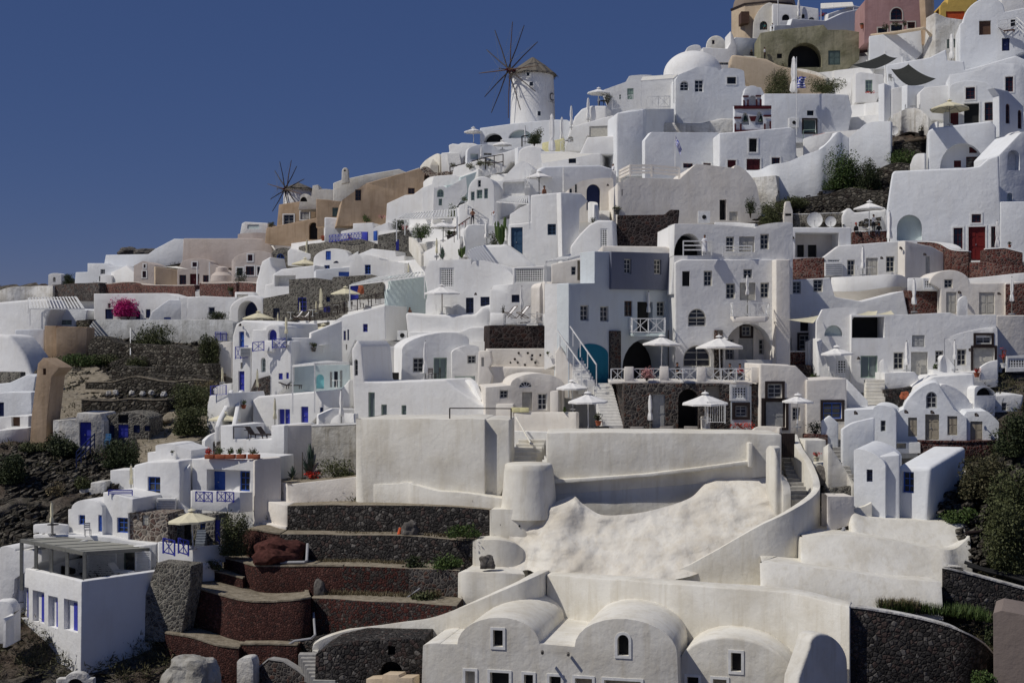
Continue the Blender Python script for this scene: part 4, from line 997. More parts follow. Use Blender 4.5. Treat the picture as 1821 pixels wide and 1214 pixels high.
# right-hand cream terraces
Z(1221,900,3.035)
T('terrace_block','uppermost cream terrace step below the white cabin','terrace',"870,22,150,.5 900,32,150 1000,62,150 1300,80,152 1490,92,165 1535,130,175,1.2",'cream',th=4,row=150,bev=.2,bat=1.2)
T('terrace_block','broad middle cream terrace step right of the curving parapet','terrace',"596,310,330,2 606,180,320,.4 640,162,320 850,152,345 1100,185,370 1300,222,400 1400,235,408 1460,225,400,.8 1530,160,330,2",'cream',th=4.5,row=370,bev=.25,bat=1.8)
T('terrace_block','lowest white terrace step ending at the lava stone wall','terrace',"405,303,420,.4 430,304,425 800,345,460 1100,385,500 1375,408,535",'cream',th=4,row=470,bev=.15,bat=1.0,dy=-1.6)
T('path_wall','low cream ledge along the top of the long retaining wall','wall',"0,420,440,.2 430,445,470,.3 850,500,545,.4 1060,545,575,1.5",'cream',th=3,row=500,bev=.1)
T('parapet_wall','small cream parapet climbing left of the white cabin','wall',"825,75,130,.6 840,40,100 900,15,80 960,0,60 1000,-20,30",'cream',th=.4,row=95,bev=.1)
T('stone_wall','dark lava stone wall curving down to the bottom right','wall',"880,545,1010 1000,560,1010 1150,582,1000 1350,630,985 1500,685,970 1600,740,950,.6 1660,800,930,2",'lava_mortar' if 0 else 'lava',th=.7,row=960,bev=.03,cap=('old_white','all'))
T('stone_wall','dark lava stone wall below the hoses at the right edge','wall',"1383,338,545,.8 1400,335,550 1600,385,610 1860,455,680",'lava',th=1.2,row=560,bev=.03,cap=('old_white','all'))
B('brown_wall_block','plain taupe brown wall block in the bottom right corner','wall',"1658,1030 1655,575 1700,560 1860,590 1860,1030",'taupe',-21,dep=4,dy=-2,bev=.03,base_y=960)
TUFT('yellow green flowering grass behind the curving lava wall',"1045,570,1.5 1200,575,1.5 1400,590,2 1640,625,2",900,.6,'leaf_green',2.2,dy=-3.4)
TUFT('dry pale grass among the green grass behind the lava wall',"1045,560,1.5 1250,570,1.5",320,.65,'leaf_dry',1.5,name='dry_grass',dy=-3.4)
for i,(a,b) in enumerate((("1500,300 1600,335 1700,355 1840,390","upper black hose"),("1515,318 1620,350 1720,372 1840,405","lower black hose"))):
    tubeobj('%s lying above the right lava wall'%b,'hose','hose',a,.11,'dark',dy=-1.4)
tubeobj('dark broken pipe end sticking out of the cream terrace','pipe','pipe',"1505,145,-1 1580,135,-1",.12,'darkwood'); tubeobj('short grey pipe stub on the middle cream terrace','pipe','pipe',"838,140,-1 850,118,-1",.12,'pipe')
PL('bush','green bush at the foot of the white cabin',1470,85,200,85,'leaf_green',1500,.18,dy=-.5)
PL('bush','tall olive bush filling the right edge above the hoses',1740,345,330,390,'leaf_olive',6500,.22,dy=-.8)
PL('bush','small dark bush at the right end of the curving lava wall',1640,750,60,110,'leaf_dark',500,.16,dy=.3)
PL('bush','low green bush at the bottom beside the taupe block',1600,960,120,90,'leaf_green',700,.18,dy=-2)
Z(1321,650,3.238)
PL('bush','dark bush on the rocky slope right of the beige-shuttered house',1560,520,250,270,'leaf_dark',4000,.2,dy=-.6)
PL('bush','grey brown bush on the rocky slope right of the white cabin',1370,760,280,280,'leaf_dry' if 0 else 'scrubmix',3600,.2,dy=-.6)
PL('bush','dense olive bush in the middle of the right slope',1560,960,330,380,'leaf_olive',6500,.22,dy=-.6)
# white cabin
B('cabin_wing','small white cabin wing with one square window','house',"640,868 638,495 ~822,575,40 820,872",'blue_white',-30,"w 712 597 747 668 n",dep=4,bev=.2,rise=.3)
B('white_cabin','squat white cabin with a lilac-framed window and peeling shaded flank','house',"868,878 884,580 1084,586 1060,893",'blue_white',-38,"w 915 610 985 732 b .35",dep=6.2,bev=.3,rise=1.0,dy=.3)
Z(1321,650,3.238)
B('cabin_link','white recessed link between the small wing and the squat cabin','wall',"790,872 790,520 905,510 905,876",'blue_white',0,"",dep=4,dy=-.2,bev=.1)
Z(0,0,1)
B('arch_gate','small white curved gate top at the bottom edge of the left slope','gate',"98,1245 100,1207 116,1206 ~156,1206,11 166,1206 168,1245",'old_white',0,"ka 118 1206 150 1250 k .3",dep=.5,dy=-6,bev=.04)
# ================= middle right: the tall hotel, umbrella terraces, lower right houses =================
Z(960,440,3.68)
B('stone_ground_floor','dark lava stone ground floor under the umbrella terrace balustrade','house',
  "552,1200 552,888 1395,888 1442,900 1442,1180",'lava_mortar',2,
  "d 735 958 822 1180 g;ka 905 925 1040 1180 g 2.0;k 1090 905 1180 990 t .3;l+ 1255 908 1358 988 w;w# 1280 1035 1355 1105 g",dep=7.5,bev=.05)
T('terrace_slab','white concrete edge under the umbrella terrace balustrade','wall',"452,872,892 552,874,890 800,874,890 1390,878,896",'warm_white',th=6.5,row=1180,dy=-.25,ext=0,sm=0,bev=.03)
for i,(x0,x1,lab) in enumerate(((553,612,'beside the short balustrade by the stairs'),(785,842,'between the pink bush and the shaded arch'),(1028,1087,'left of the seated guests'),(1385,1442,'at the right end of the balustrade'))):
    T('balustrade_pillar','square white pier of the terrace balustrade '+lab,'pillar',"%d,780,885 %d,780,885"%(x0,x1),'warm_white',th=.5,row=1180,dy=-.22,ext=0,sm=0,group='piers of the terrace balustrade',bev=.04)
for x0,x1,lab in((466,553,'short white cross railing at the top of the lower stairs'),(612,786,'white cross railing in front of the pink flowering bush'),(842,1029,'white cross railing in front of the shaded arch'),(1087,1386,'long white cross railing in front of the seated guests')):
    RL('balustrade',lab,"%d,876 %d,876"%(x0,x1),.95,'x','paint_white',Y=D(qx(x0),qy(1180))-.05,group='cross railings of the umbrella terrace',th=.06,step=1.0)
B('shaded_patio_wall','small grey blue lean-to wall with a lattice window in the stone ground floor','wall',"1250,1175 1250,905 1385,905 1385,1160",'blue_grey',2,"l+ 1258 910 1355 988 w;w# 1275 1030 1358 1108 g",dep=.5,dy=-.25,bev=.02)
B('blue_house','tall pale blue house front with grey blue upper panel and three storeys of windows','house',
  "188,885 188,235 358,232 358,25 885,40 885,890",'blue_grey',34,
  "w 265 378 320 480 e;w 395 385 450 485 e;w 553 350 606 450 v;k 638 355 738 550 k .5;w 766 355 820 450 e;ka 540 600 825 860 k 2.6;",dep=1.9,bev=.06,anc=(540,885),dy=-1)
B('upper_blue_panel','slate grey blue painted upper wall panel with two small windows','wall',"468,272 468,27 884,38 860,278",'slate_blue',34,"w 553 75 600 172 e;w 748 80 795 175 e",dep=.33,ext=0,bev=.01,anc=(540,885),dy=-1.36)
B('teal_alcove','arched teal blue alcove beside the white staircase','wall',"250,890 250,680 ~448,700,60 448,890",'teal',34,"",dep=.4,ext=.5,bev=.02,anc=(540,885),dy=-1.06)
B('stone_pillar','dark lava stone pillar beside the teal alcove','pillar',"462,890 462,545 532,545 532,890",'lava_mortar',34,"",dep=.5,bev=.02,anc=(540,885),dy=-1.25)
B('stone_pillar','dark lava stone pillar right of the dark terrace arch','pillar',"847,890 847,540 917,540 917,890",'lava_mortar',34,"",dep=.5,bev=.02,anc=(540,885),dy=-1.25)
B('blue_house_side','sunlit white flank wall with tall shuttered door beside the stairs','house',"30,700 32,240 188,232 190,640",'white',-16,"d 150 385 188 600 e",dep=4,dy=-3.9,base_y=885)
pergola('white slatted pergola on the terrace beside the slate blue panel','pergola',(40,90,128),(190,75,128),(355,30,134),(205,45,134),3.4,n=12,slat=.08)
B('porch_wall','white porch wall with windows behind the slatted pergola','wall',"75,230 75,110 360,50 360,230",'warm_white',-4,"w 205 125 235 180 g;k 245 85 275 215 t .3;w 305 75 335 180 g",dep=2,base_y=885,dy=4.0,ext=.1)
RL('balcony','small white cross railed balcony under the dark double door',"590,555,-.2 605,560,-2.0 815,560,-2.0 820,555,-.2",1.15,'x','paint_white',Y=D(qx(700),qy(885))-0.2,th=.07)
T('balcony_slab','pale green slab under the small balcony with dark double door','balcony',"585,560,575,0 600,562,580,-1.8 815,562,580,-1.8 822,560,575,0",'aqua',th=1.6,row=885,dy=-.4,ext=0,sm=0,bev=.02)
UF('folded white parasol on the small balcony of the blue house',711,290,425,560,dy=-6)
B('hotel_block','tall white hotel block with many small windows and an arched terrace door','hotel',
  "885,890 885,98 930,78 1545,78 1545,890",'white',4,
  "k 932 155 982 253 k .3;w 1072 152 1128 252 e;w 1332 142 1390 202 g;w 1218 235 1278 335 e;d 1308 230 1412 345 e;w 1443 230 1500 330 e;wh 970 400 1087 460 e;w 970 458 1087 515 e;wa 938 640 1118 780 e;ka 1215 498 1520 735 t 2.6",dep=9,base_y=885,bev=.1)
B('arch_back_wall','grey back wall inside the big hotel arch with door and windows','wall',"1225,745 1225,500 1520,500 1520,745",'grey_plaster' if 0 else 'warm_white',3,"w# 1322 515 1380 578 g;d 1300 598 1398 738 g;w 1220 600 1270 735 g;w 1432 600 1490 700 g",dep=.4,base_y=885,dy=2.45,ext=0,bev=0)
B('stone_pillar','narrow dark lava stone pillar left of the big hotel arch','pillar',"1143,890 1143,540 1197,540 1197,890",'lava_mortar',3,"",dep=.4,base_y=885,dy=-.35,bev=.02)
T('balcony_slab','curved cream balcony slab above the big hotel arch','balcony',"1245,450,468,.3 1265,450,490,-1.4 1480,450,490,-1.4 1502,450,468,.3",'warm_white',th=1.4,row=885,dy=-.5,ext=0,sm=0,bev=.1)
RL('balcony_railing','white cross railing of the balcony above the hotel arch',"1250,450,-.1 1265,450,-1.8 1478,450,-1.8 1500,450,-.1",1.05,'x','paint_white',Y=D(qx(1370),qy(885)),th=.06)
UF('folded white parasol on the hotel balcony above the arch',1358,180,310,440,dy=-9.2)
B('hotel_flank','plain beige shaded flank of the hotel above the awning','wall',"1545,900 1545,78 1640,78 1640,900",'warm_white',8,"",dep=9,base_y=885,bev=.1)
U('open white parasol in front of the dark terrace arch',793,578,262,850,dy=-2.2,pole='paint_white'); U('open white parasol in front of the arched terrace door',1180,583,315,850,dy=-2.4,pole='paint_white'); U('second white parasol pole behind the seated guests',1205,600,250,850,dy=-1,pole='paint_white')
U('open white parasol at the foot of the white stairs, nearest of two',318,950,265,1200,dy=-1.2,pole='paint_white'); U('smaller open white parasol behind the one at the stair foot',215,872,215,1060,dy=.5,pole='paint_white'); U('open white parasol before the stone ground floor archway',1083,953,305,1205,dy=-1.2,pole='paint_white')
UF('folded white parasol in front of the grey stone-framed door',722,962,1130,1210,dy=-1.4)
PL('flowering_plant','pink flowering bush behind the terrace cross railing',700,872,105,95,'flower_pink',500,.12,cat='plant',dy=-9.5)
PL('flowering_plant','orange flowers along the foot of the stone ground floor',1330,1185,180,45,'flower_red',240,.12,cat='plant',dy=-.6)
S('white_stairs','white stairs in front of the stone wall, climbing to the teal alcove',480,1178,405,888,130,15,rise_dep=5.4,dyb=-.8)
S('upper_stairs','steeper grey white stairs with handrail beside the teal alcove',305,885,165,640,110,12,'white_steps',rise_dep=2.2,dyb=-5.2)
B('stair_wall','white wall carrying the upper stairs above the little vault','wall',"100,880 100,690 130,640 270,860 280,900",'warm_white',-8,"",dep=2,dy=-4.4,base_y=900)
for lab,a,b in(("white slanting handrail on the outer side of the upper stairs","115,545","272,768"),("white slanting handrail against the blue house wall","198,515","370,765")):
    (ax,ay),(bx,by)=[tuple(map(float,q.split(','))) for q in(a,b)]
    m=MB(); Ya=D(qx(ax),qy(885))-5.2; Yb=Ya-1.4; p0=P(qx(ax),qy(ay),Ya); p1=P(qx(bx),qy(by),Yb); m.bar(p0,p1,.09)
    for i in range(4): q=p0.lerp(p1,(i+.4)/3.6 if i<3 else 1); m.bar(q,q-Vector((0,0,1.25+ (1.0 if i==3 else 0))),.08)
    o=m.build('handrail','paint_white',loc=p0,smooth=0); tag(o,lab,'handrail')
PL('potted_plant','green potted plant at the foot of the white stairs',383,1165,62,82,'leaf_dark',160,.14,cat='potted plant',pot='terracotta',dy=-1)
for i,(x,lab) in enumerate(((408,'dark grey lounger back nearest the stairs'),(636,'taupe lounger back left of the folded parasol post gap'),(830,'taupe lounger back in the middle of the pool row'),(990,'taupe lounger back at the right of the pool row'))):
    T('pool_lounger',lab,'sun lounger',"%d,1170,1212 %d,1170,1212"%(x-46,x+44),'cloth_black' if i==0 else 'greyfabric',th=.25,row=1200,dy=-3.4,ext=0,sm=0,bev=.06,group='loungers along the pool terrace edge')
T('low_wall','low white kerb behind the pool loungers','wall',"430,1185,1212 1000,1190,1212 1200,1190,1212",'warm_white',th=.4,row=1200,dy=-2,ext=.3)
T('low_wall','small white scrolled wall end near the black gate','wall',"1395,1205,1215 1430,1170,1215 1570,1172,1225 1580,1180,1225",'warm_white',th=.6,dy=-2.2,ext=.6)
for i,(x,y,tp,lab) in enumerate(((1243,870,'cloth_black','person in black seated behind the long cross railing, left of two'),(1310,872,'cloth_red','person in dark red seated behind the long cross railing'),(900,865,'cloth_black','person seated in the shade behind the middle cross railing'))):
    person(lab,x,y,112,'sit',20 if i else -30,tp,'cloth_black','skin_tan',arms='fwd',dy=-6,group='guests at the umbrella terrace')
table('small white table beside the folded parasol and stone wall',1085,1185,dy=-1.3,r=.45); 
B('white_terrace_house','white house with black-framed square window and double door beside the gate','house',
  "1442,1215 1442,762 1628,765 1760,905 1768,1020 1768,1215",'warm_white',2,
  "w# 1495 895 1583 980 g;d# 1480 1010 1590 1215 g",dep=5,base_y=1190)
chair('dark bistro chair on the terrace near the pale green glow plant',1150,1185,20,dy=-1.5)
# ---- top floor balconies of the hotel
Z(1100,200,4.05)
B('hotel_top_floor','white hotel top floor with shuttered door, three small windows and rail','house',
  "380,1200 400,1030 405,800 690,805 985,830 ~1255,800,20 1255,1200",'white',3,
  "kh 398 870 608 1030 k 2.5;w 773 895 832 1000 e;t 868 893 980 1005 e;w 1020 875 1083 985 e",dep=9,base_y=1235,Y=D(1310,680)+.4)
T('balcony_front','white balcony wall with an opening where the robed person stands','balcony',"405,925,1080,-.1 412,925,1080,-1.6 465,925,1080,-1.6",'white',th=.3,row=1235,dy=.3,ext=0,sm=0)
T('balcony_front','white balcony wall right of the robed person','balcony',"670,920,1080,-1.6 748,920,1080,-1.6",'white',th=.3,row=1235,dy=.3,ext=0,sm=0)
T('balcony_front','low white balcony sill under the robed person','balcony',"405,1028,1082,-1.6 750,1035,1085,-1.6",'white',th=.3,row=1235,ext=0,sm=0,dy=.25)
RL('balcony_railing','white horizontal rails in front of the robed person',"466,1028,-1.5 670,1028,-1.5",1.3,'h','paint_white',Y=D(qx(570),qy(1235))+.3,th=.08,step=9)
RL('balcony_railing','white horizontal rails before the shuttered hotel door',"750,1035,-1.2 958,1035,-1.2",.95,'h','paint_white',Y=D(qx(850),qy(1235))+.3,th=.07,step=3)
person('person in a long white robe standing on the top hotel balcony',620,1022,138,'stand',-20,'cloth_white','cloth_white','skin_tan',arms='fwd',robe=True,dy=D(1310,680)-D(1253,452)-.5)
pergola('rough white canopy over the robed person balcony','canopy',(360,818,118),(690,822,118),(735,812,122),(400,806,122),2.6,n=12,slat=.1,posts=(0,))
B('rough_stone_wall','dark rough lava stone wall left of the hotel balcony','wall',"-10,965 -10,740 330,735 370,700 440,700 430,800 345,860 340,965",'lava_dark',-4,"",dep=3,bev=.15)
B('roof_slab','flat pale roof edge above the slate blue panel','roof',"-120,1010 -120,960 340,965 400,985 400,1012",'warm_white',0,"",dep=6,ext=.1,base_y=1235,Y=D(1200,680)+2,bev=.1)
B('round_white_house','big rounded white house with a curved corner and one dark door','house',
  "-5,760 -8,520 ~110,470,12 440,480 560,370 830,400 ~1000,560,60 1030,700 1020,790 690,800 570,805 440,810",'warm_white',4,
  "k 728 628 777 775 k .8;t 798 715 858 780 e;n 22 555 30 600 g .2",dep=12,bev=.45)
RL('terrace_railing','thick rounded white rails on the roof of the rounded house',"8,500,1.5 85,462,-.5 238,462,-.5 438,480,-.3",1.15,'h','warm_white',Y=D(qx(300),qy(770))-.2,th=.16,step=2.4)
aircon('large white air conditioner on the rounded house wall',615,798,dy=-1.4,w=1.25,h=1.25)
PL('climbing_plant','dark green climber hanging beside the dark door of the rounded house',950,760,95,160,'leaf_dark',700,.14,dy=-1.6,cat='plant')
T('roof_ridge','curved white ledge running down from the rounded house','wall',"690,790,800 850,792,800 985,800,812",'white',th=1,dy=-2,ext=.5)
T('leaning_wall','old white buttress wall leaning beside the dry bushes','wall',"960,475,600,.8 1130,450,640 1150,560,650 1145,620,660",'old_white',th=1,row=660,dy=.5,sm=0,wob=.2)
B('gable_wall','sloping white gable wall with chimney right of the hotel top floor','wall',"1050,800 1200,705 1255,708 1258,800",'white',0,"",dep=1,dy=1.2,base_y=830)
B('chimney','square white chimney stack with small slots on the hotel roof','chimney',"1190,800 1190,710 1205,640 1235,640 1255,710 1255,800",'warm_white',0,"k 1200 728 1245 745 g .1",dep=.9,dy=-.8,base_y=830,ext=0,bev=.05)
# ---- C12
Z(1381,400,3.68)
B('cave_patio','white walled patio room with a wide rounded dark opening','house',"100,345 100,15 488,15 488,230 310,210",'white',2,"k 122 50 408 212 e 3.2",dep=8,bev=.1)
B('patio_back_wall','shaded back wall of the wide patio opening with two dark doorways','wall',"110,215 110,50 410,50 410,215",'warm_white',2,"k 135 130 180 212 k .2;k 205 130 262 212 k .2",dep=.3,base_y=345,dy=2.9,ext=0,bev=0)
T('stone_wall','square dark red stone parapet below the wide patio opening','wall',"88,225,355 200,215,355 312,212,350",'redbrick',th=2.5,sm=0,dy=-.8,bev=.03)
B('white_apartment','white flat-roofed apartment with louvred balcony, two windows and shaded right flank','house',
  "310,345 310,208 405,135 838,102 840,345",'white',-5,"w 462 228 512 330 e;t 585 215 662 330 e;w 716 205 772 308 e;l 335 225 415 300 w",dep=6)
B('apartment_flank','beige shaded flank of the apartment with a narrow door','wall',"840,345 840,102 1015,140 1205,240 1210,305 985,335",'warm_white',24,"t 975 205 1003 320 g",anc=(840,345),dy=-.5)
bow=((350,345,432,0),(372,343,436,-1.5),(450,340,436,-2.3),(560,335,431,-2.5),(740,325,407,-2.4),(815,326,405,-1.7),(858,345,412,0))
T('bow_balcony','long rounded white bow balcony overhanging the lower houses','balcony'," ".join("%g,%g,%g,%g"%b for b in bow),'white',th=.3,row=345,dy=-.3,ext=0,bev=.06)
m=MB(); A_=[];B2=[]
for (x,y,yb,o_),(u,v) in zip(bow,((372,470),(400,520),(450,555),(560,560),(740,560),(830,560),(862,540))): A_.append(P(qx(x),qy(yb-3),D(qx(x),qy(345))-.28+o_)); B2.append(P(qx(u),qy(v),D(qx(u),qy(345))-.15))
m.add(A_+B2+[p+Vector((0,.5,0)) for p in B2],[(i,i+1,i+8,i+7) for i in range(6)]+[(i+7,i+8,i+15,i+14) for i in range(6)]); o=m.build('balcony_soffit','warm_white',loc=A_[0],smooth=50,recalc=False); tag(o,'shaded cream underside of the long bow balcony','wall')
UF('folded white parasol on the long bow balcony',565,143,285,330,dy=-2.4)
B('white_house','plain white house wall below the bow balcony with two small windows','house',"88,620 88,360 350,345 380,470 560,500 830,430 860,580 860,620",'white',0,"w 103 370 160 450 g;w 240 357 303 438 e",dep=4,base_y=620)
B('vault_house','small white barrel vaulted house with a half moon opening','house',"258,1000 262,630 300,555 ~545,548,10 488,630 488,1000",'white',-3,"kh 312 655 434 727 a .5;l 385 882 458 972 w",dep=5)
B('white_house','long white house with deep dark terrace opening, shuttered door and square window','house',
  "488,1000 488,585 860,585 1130,572 1180,592 1440,585 1440,735 1100,745 1100,1000",'white',-3,
  "k 492 600 706 738 k 2.8;t 886 720 970 797 g;g 550 855 662 1000 s;w 765 832 832 943 e;d 880 830 990 980 e;w 1038 822 1092 900 e",dep=5)
B('vault_room','white vaulted room with dark-framed double door and upper window','house',"1100,960 1100,745 ~1445,675,18 1450,960",'white',-6,"w 1180 812 1242 918 e;w# 1305 722 1405 778 g;d# 1288 805 1425 955 e",dep=5,dy=-.6)
T('scroll_wall','curling white wall end beside the vaulted room steps','wall',"1055,930,960 1075,880,960 1105,852,950 1165,925,955",'white',th=.4,dy=-2.2,bev=.12)
T('scroll_wall','slim curling white divider between the upper doors','wall',"1180,530,590 1195,490,590 1235,465,585 1250,500,585",'white',th=.4,dy=-2.2,bev=.12)
T('scroll_wall','rising curved white parapet right of the dark-framed door','wall',"1335,930,950 1390,895,945 1450,880,940",'white',th=.3,dy=-3,bev=.1)
B('upper_vault_house','white vaulted house with grey double door and a small square window','house',
  "1075,590 1075,420 1000,380 ~1265,380,86 1300,380 1500,378 1500,590",'warm_white',-3,"w 1097 355 1153 412 e;t 1110 438 1178 580 e;t 1325 440 1428 585 e",dep=5)
B('upper_white_house','low white house with stone surround window at the right edge','house',"1500,590 1500,378 1640,365 1660,590",'warm_white',-3,"w 1560 452 1640 525 e",dep=4)
T('stone_wall','dark lava stone wall patch beside the right edge window','wall',"1502,388,585 1560,388,585 1660,380,585",'redbrick',th=.3,row=590,dy=-.35,sm=0,bev=.02)
T('roof_edge','bright white roof ledge above the upper vaulted house','wall',"1225,350,382,1 1450,330,375,1 1660,312,375,1",'white',th=3,row=585,dy=2)
B('stone_room','dark lava stone side room behind the folded parasol','wall',"862,575 862,425 925,420 1062,420 1062,575",'redbrick',4,"",dep=3,dy=.3)
T('lattice_parapet','white parapet with lattice panels on the dark stone room','wall',"858,345,425 1055,345,425",'white',th=.3,row=575,dy=.0,sm=0,ext=.1)
B('lattice_fence','small white lattice panel on the parapet above the stone room','fence',"960,418 960,350 1030,350 1030,418",'paint_white',-2,"l 965 355 1027 413 w",dep=.12,ext=0,bev=0,base_y=575,dy=-.5)
UF('folded white parasol in front of the dark stone room',900,355,520,572,dy=-1.6)
UF('folded white parasol at the right edge before the stone-framed window',1540,343,500,585,dy=-1.8)
U('open white parasol in front of the small barrel vaulted house',400,795,212,1000,dy=-1.2,pole='paint_white')
UF('folded white parasol left of the shuttered double door',852,762,915,955,dy=-1.6); UF('folded white parasol beside the vaulted room window',1166,755,880,950,dy=-2.2)
sail('pale yellow triangular awning stretched from the small vaulted house','awning',((75,618,112),(275,592,114),(240,640,112)),'canvas_cream',.1)
sail('cream folded awning over the deep dark terrace opening','awning',((520,585,108),(600,562,109),(660,560,109),(650,590,108)),'canvas_cream',.1)
sail('small cream awning flap right of the deep terrace opening','awning',((650,585,108),(750,560,109),(770,585,108)),'canvas_cream',.05)
B('beige_recess','shaded beige house recess with black-framed window under the yellow awning','house',"0,910 0,610 258,600 258,910",'blush' if 0 else 'warm_white',6,"k 155 630 230 695 k .3;w# 150 720 228 815 g;w 60 740 98 830 g",dep=4,dy=.8)
T('stone_wall','small red stone parapet beneath the black-framed window','wall',"50,830,905 205,828,905",'redbrick',th=.8,sm=0,dy=-1,cap=('white','all'))
T('scroll_wall','tall rounded white wall end beside the small red stone parapet','wall',"205,770,920 225,748,925 258,752,990 300,840,1000 365,995,1003",'white',th=.5,dy=-1.2,bev=.14)
T('scroll_wall','rounded white wall end at the left of the red stone parapet','wall',"-12,790,900 15,765,905 38,775,905",'white',th=.5,dy=-1.2,bev=.14)
T('scroll_wall','slim white upright wall end right of the sage glass door','wall',"676,900,1002 692,882,1002 706,885,1002 735,955,1002",'white',th=.4,dy=-1.4,bev=.1)
T('stone_wall','dark lava stone wall behind the low gabled roof','wall',"98,912,990 228,915,1000",'lava_dark',th=2,sm=0,dy=-.3)
B('white_terrace','smooth white terrace wall with rounded right corner','wall',"708,1090 708,968 900,962 ~928,1000,6 925,1060",'white',0,"",dep=5,bev=.2)
T('stone_wall','short lava stone wall under the rounded terrace corner','wall',"714,1080,1165 870,1065,1140 960,1040,1120",'lava',th=2,dy=.1,bev=.05)
T('low_wall','white terrace edge beneath the vaulted room','wall',"1020,945,1010 1130,965,1020 1290,960,1010 1450,935,990",'white',th=2,dy=-1)
PL('potted_plant','big round terracotta pot with red flowers on the white slope',1310,995,58,70,'flower_red',70,.1,cat='potted plant',pot='terracotta',dy=-2)
PL('potted_plant','red geranium on the tall white pillar',1486,935,60,150,'flower_red',90,.12,cat='potted plant',pot='paint_white',dy=-1.2)
B('lattice_fence','white lattice fence panel below the right edge stairs','fence',"1500,945 1505,858 1640,850 1640,940",'paint_white',-2,"l 1515 870 1640 935 w",dep=.15,ext=.2,bev=0,dy=-1.2)
B('white_house','white house corner with pillar at the right edge above the lattice fence','house',"1440,900 1440,590 1660,590 1660,900",'warm_white',5,"",dep=4,dy=.8)
boulder('terracotta jar lying on the short lava stone wall','jar',838,1135,60,45,'terracotta',dy=-1.5,seed=5,cat='jar')
PL('bush','small green ball bush beside the white terrace wall',255,1003,70,40,'leaf_green',250,.12,dy=-1)
PL('bush','small green plant at the foot of the curling wall',1040,940,40,40,'leaf_green',120,.12,dy=-2.5)
# ---- C13 upper: right white houses and beige-shuttered house
Z(1321,650,3.238)
B('white_house','white gabled house with black-framed square window beside the open parasol','house',"100,375 100,-10 305,0 378,75 368,350",'warm_white',2,"w# 143 105 225 185 g;d# 122 202 247 355 g;w 285 240 330 315 e",dep=6)
B('white_house','white house with black-framed lilac window below the terrace','house',"366,350 366,82 598,72 600,250 590,350",'warm_white',4,"w# 462 212 570 305 b",dep=5,dy=-.5)
T('stair_wall','white triangular flank wall of the stairs beside the lilac window','wall',"598,75,250 720,200,260",'white',th=.3,row=250,dy=-.8,sm=0,ext=.5)
S('white_stairs','pale stairs between the lilac window house and the lava wall',765,240,765,80,110,8,'cream',rise_dep=3)
U('open white parasol beside the gabled house',313,168,178,355,dy=-1.3,pole='paint_white')
T('picket_gate','dark wooden picket gate at the top of the grey stairs','gate',"208,390,528 300,390,528",'darkwood',th=.06,sm=0,dy=-.7,ext=0,bev=0)
m=MB(); Yg=D(qx(255),qy(528))-.85
for k in range(8):
    x=212+k*12; a=P(qx(x),qy(525),Yg); b=P(qx(x),qy(388),Yg); m.bar(a,b,.10,.03)
o=m.build('gate_pickets','darkwood',loc=a,smooth=0); tag(o,'row of dark pointed pickets fixed across the wooden gate','gate')
S('grey_stairs','dark grey stone stairs descending between curved cream walls',342,790,290,530,120,11,'steps_grey',rise_dep=6.5,dyb=-.6)
S('old_stairs','crumbling cream stairs climbing right of the planter with succulents',600,690,525,425,90,12,'steps_grey',rise_dep=6.5,dyb=-.3)
T('stair_wall','slanting cream flank wall of the crumbling stairs','wall',"462,470,640,1.0 490,452,650 520,490,660 600,620,690 632,690,700,-.4",'cream',th=.4,row=690,dy=-1.2,bev=.1,sm=0)
B('white_gable','little white pentagonal gable wall beside the crumbling stairs','wall',"450,420 452,320 500,285 550,330 550,420",'blue_white',0,"",dep=.6,dy=-1)
T('planter','low red stone planter with succulents beside the gate','planter',"355,395,425 490,395,425",'redbrick',th=1,sm=0,dy=-1)
PL('flowering_plant','dark succulents with white flowers in the low stone planter',415,398,120,80,'leaf_dark',350,.12,dy=-.7,cat='plant')
PL('potted_plant','cream square pot with red flowers beside the broken steps',425,550,50,62,'flower_red',60,.1,cat='potted plant',pot='canvas_cream',dy=-1.5)
T('terrace_wall','cream terrace wall holding the square flower pot','wall',"390,560,600 520,555,600",'cream',th=3,dy=-.5); T('terrace_wall','upper cream wall behind the square flower pot','wall',"358,425,560 480,425,550",'cream',th=2,dy=-.4)
T('rubble_wall','rough grey rubble step between the cream stairs','wall',"480,695,755 640,690,755",'greystone',th=3,dy=-.5,wob=.3); T('low_wall','white wall at the foot of the crumbling stairs','wall',"485,755,860,-1 500,752,880,-1 640,752,840,-1",'warm_white',th=2,dy=-.8)
boulder('pile of broken rock on the soil beside the cream stairs','rock_pile',470,680,130,100,'boulder_grey',dy=-.3,seed=12)
B('beige_shutter_house','white vaulted house with arched window, beige shutters and double door','house',
  "880,440 880,270 925,250 ~1135,118,60 1215,250 1290,300 1290,430",'blue_white',-6,"wa 1055 150 1118 245 g;t 952 298 1003 407 t;d 1050 280 1130 428 t;t 1178 290 1235 400 t",dep=8,bev=.2)
B('side_vault','white side vault whose shaded barrel roof runs back from the beige-shuttered house','house',"1135,250 1135,118 ~1310,215,40 1400,215 1395,262 1300,262 1290,300",'white',10,"",dep=6,dy=.6,bev=.15)
B('small_white_house','small white house with one beige shuttered doorway beneath the dark bushes','house',"1235,430 1235,335 1290,265 1400,262 ~1475,330,8 1465,430",'blue_white',-4,"t 1310 320 1380 430 t",dep=6,dy=-.8)
B('upper_roof_house','white roofs with small square window behind the beige-shuttered house','house',"930,200 1000,120 1100,60 1330,45 1335,160 1400,175 1560,160 1619,170 1600,270 1480,270 1300,262",'white',-4,"w 1490 213 1520 260 g",dep=8,dy=2,base_y=300,bev=.3)
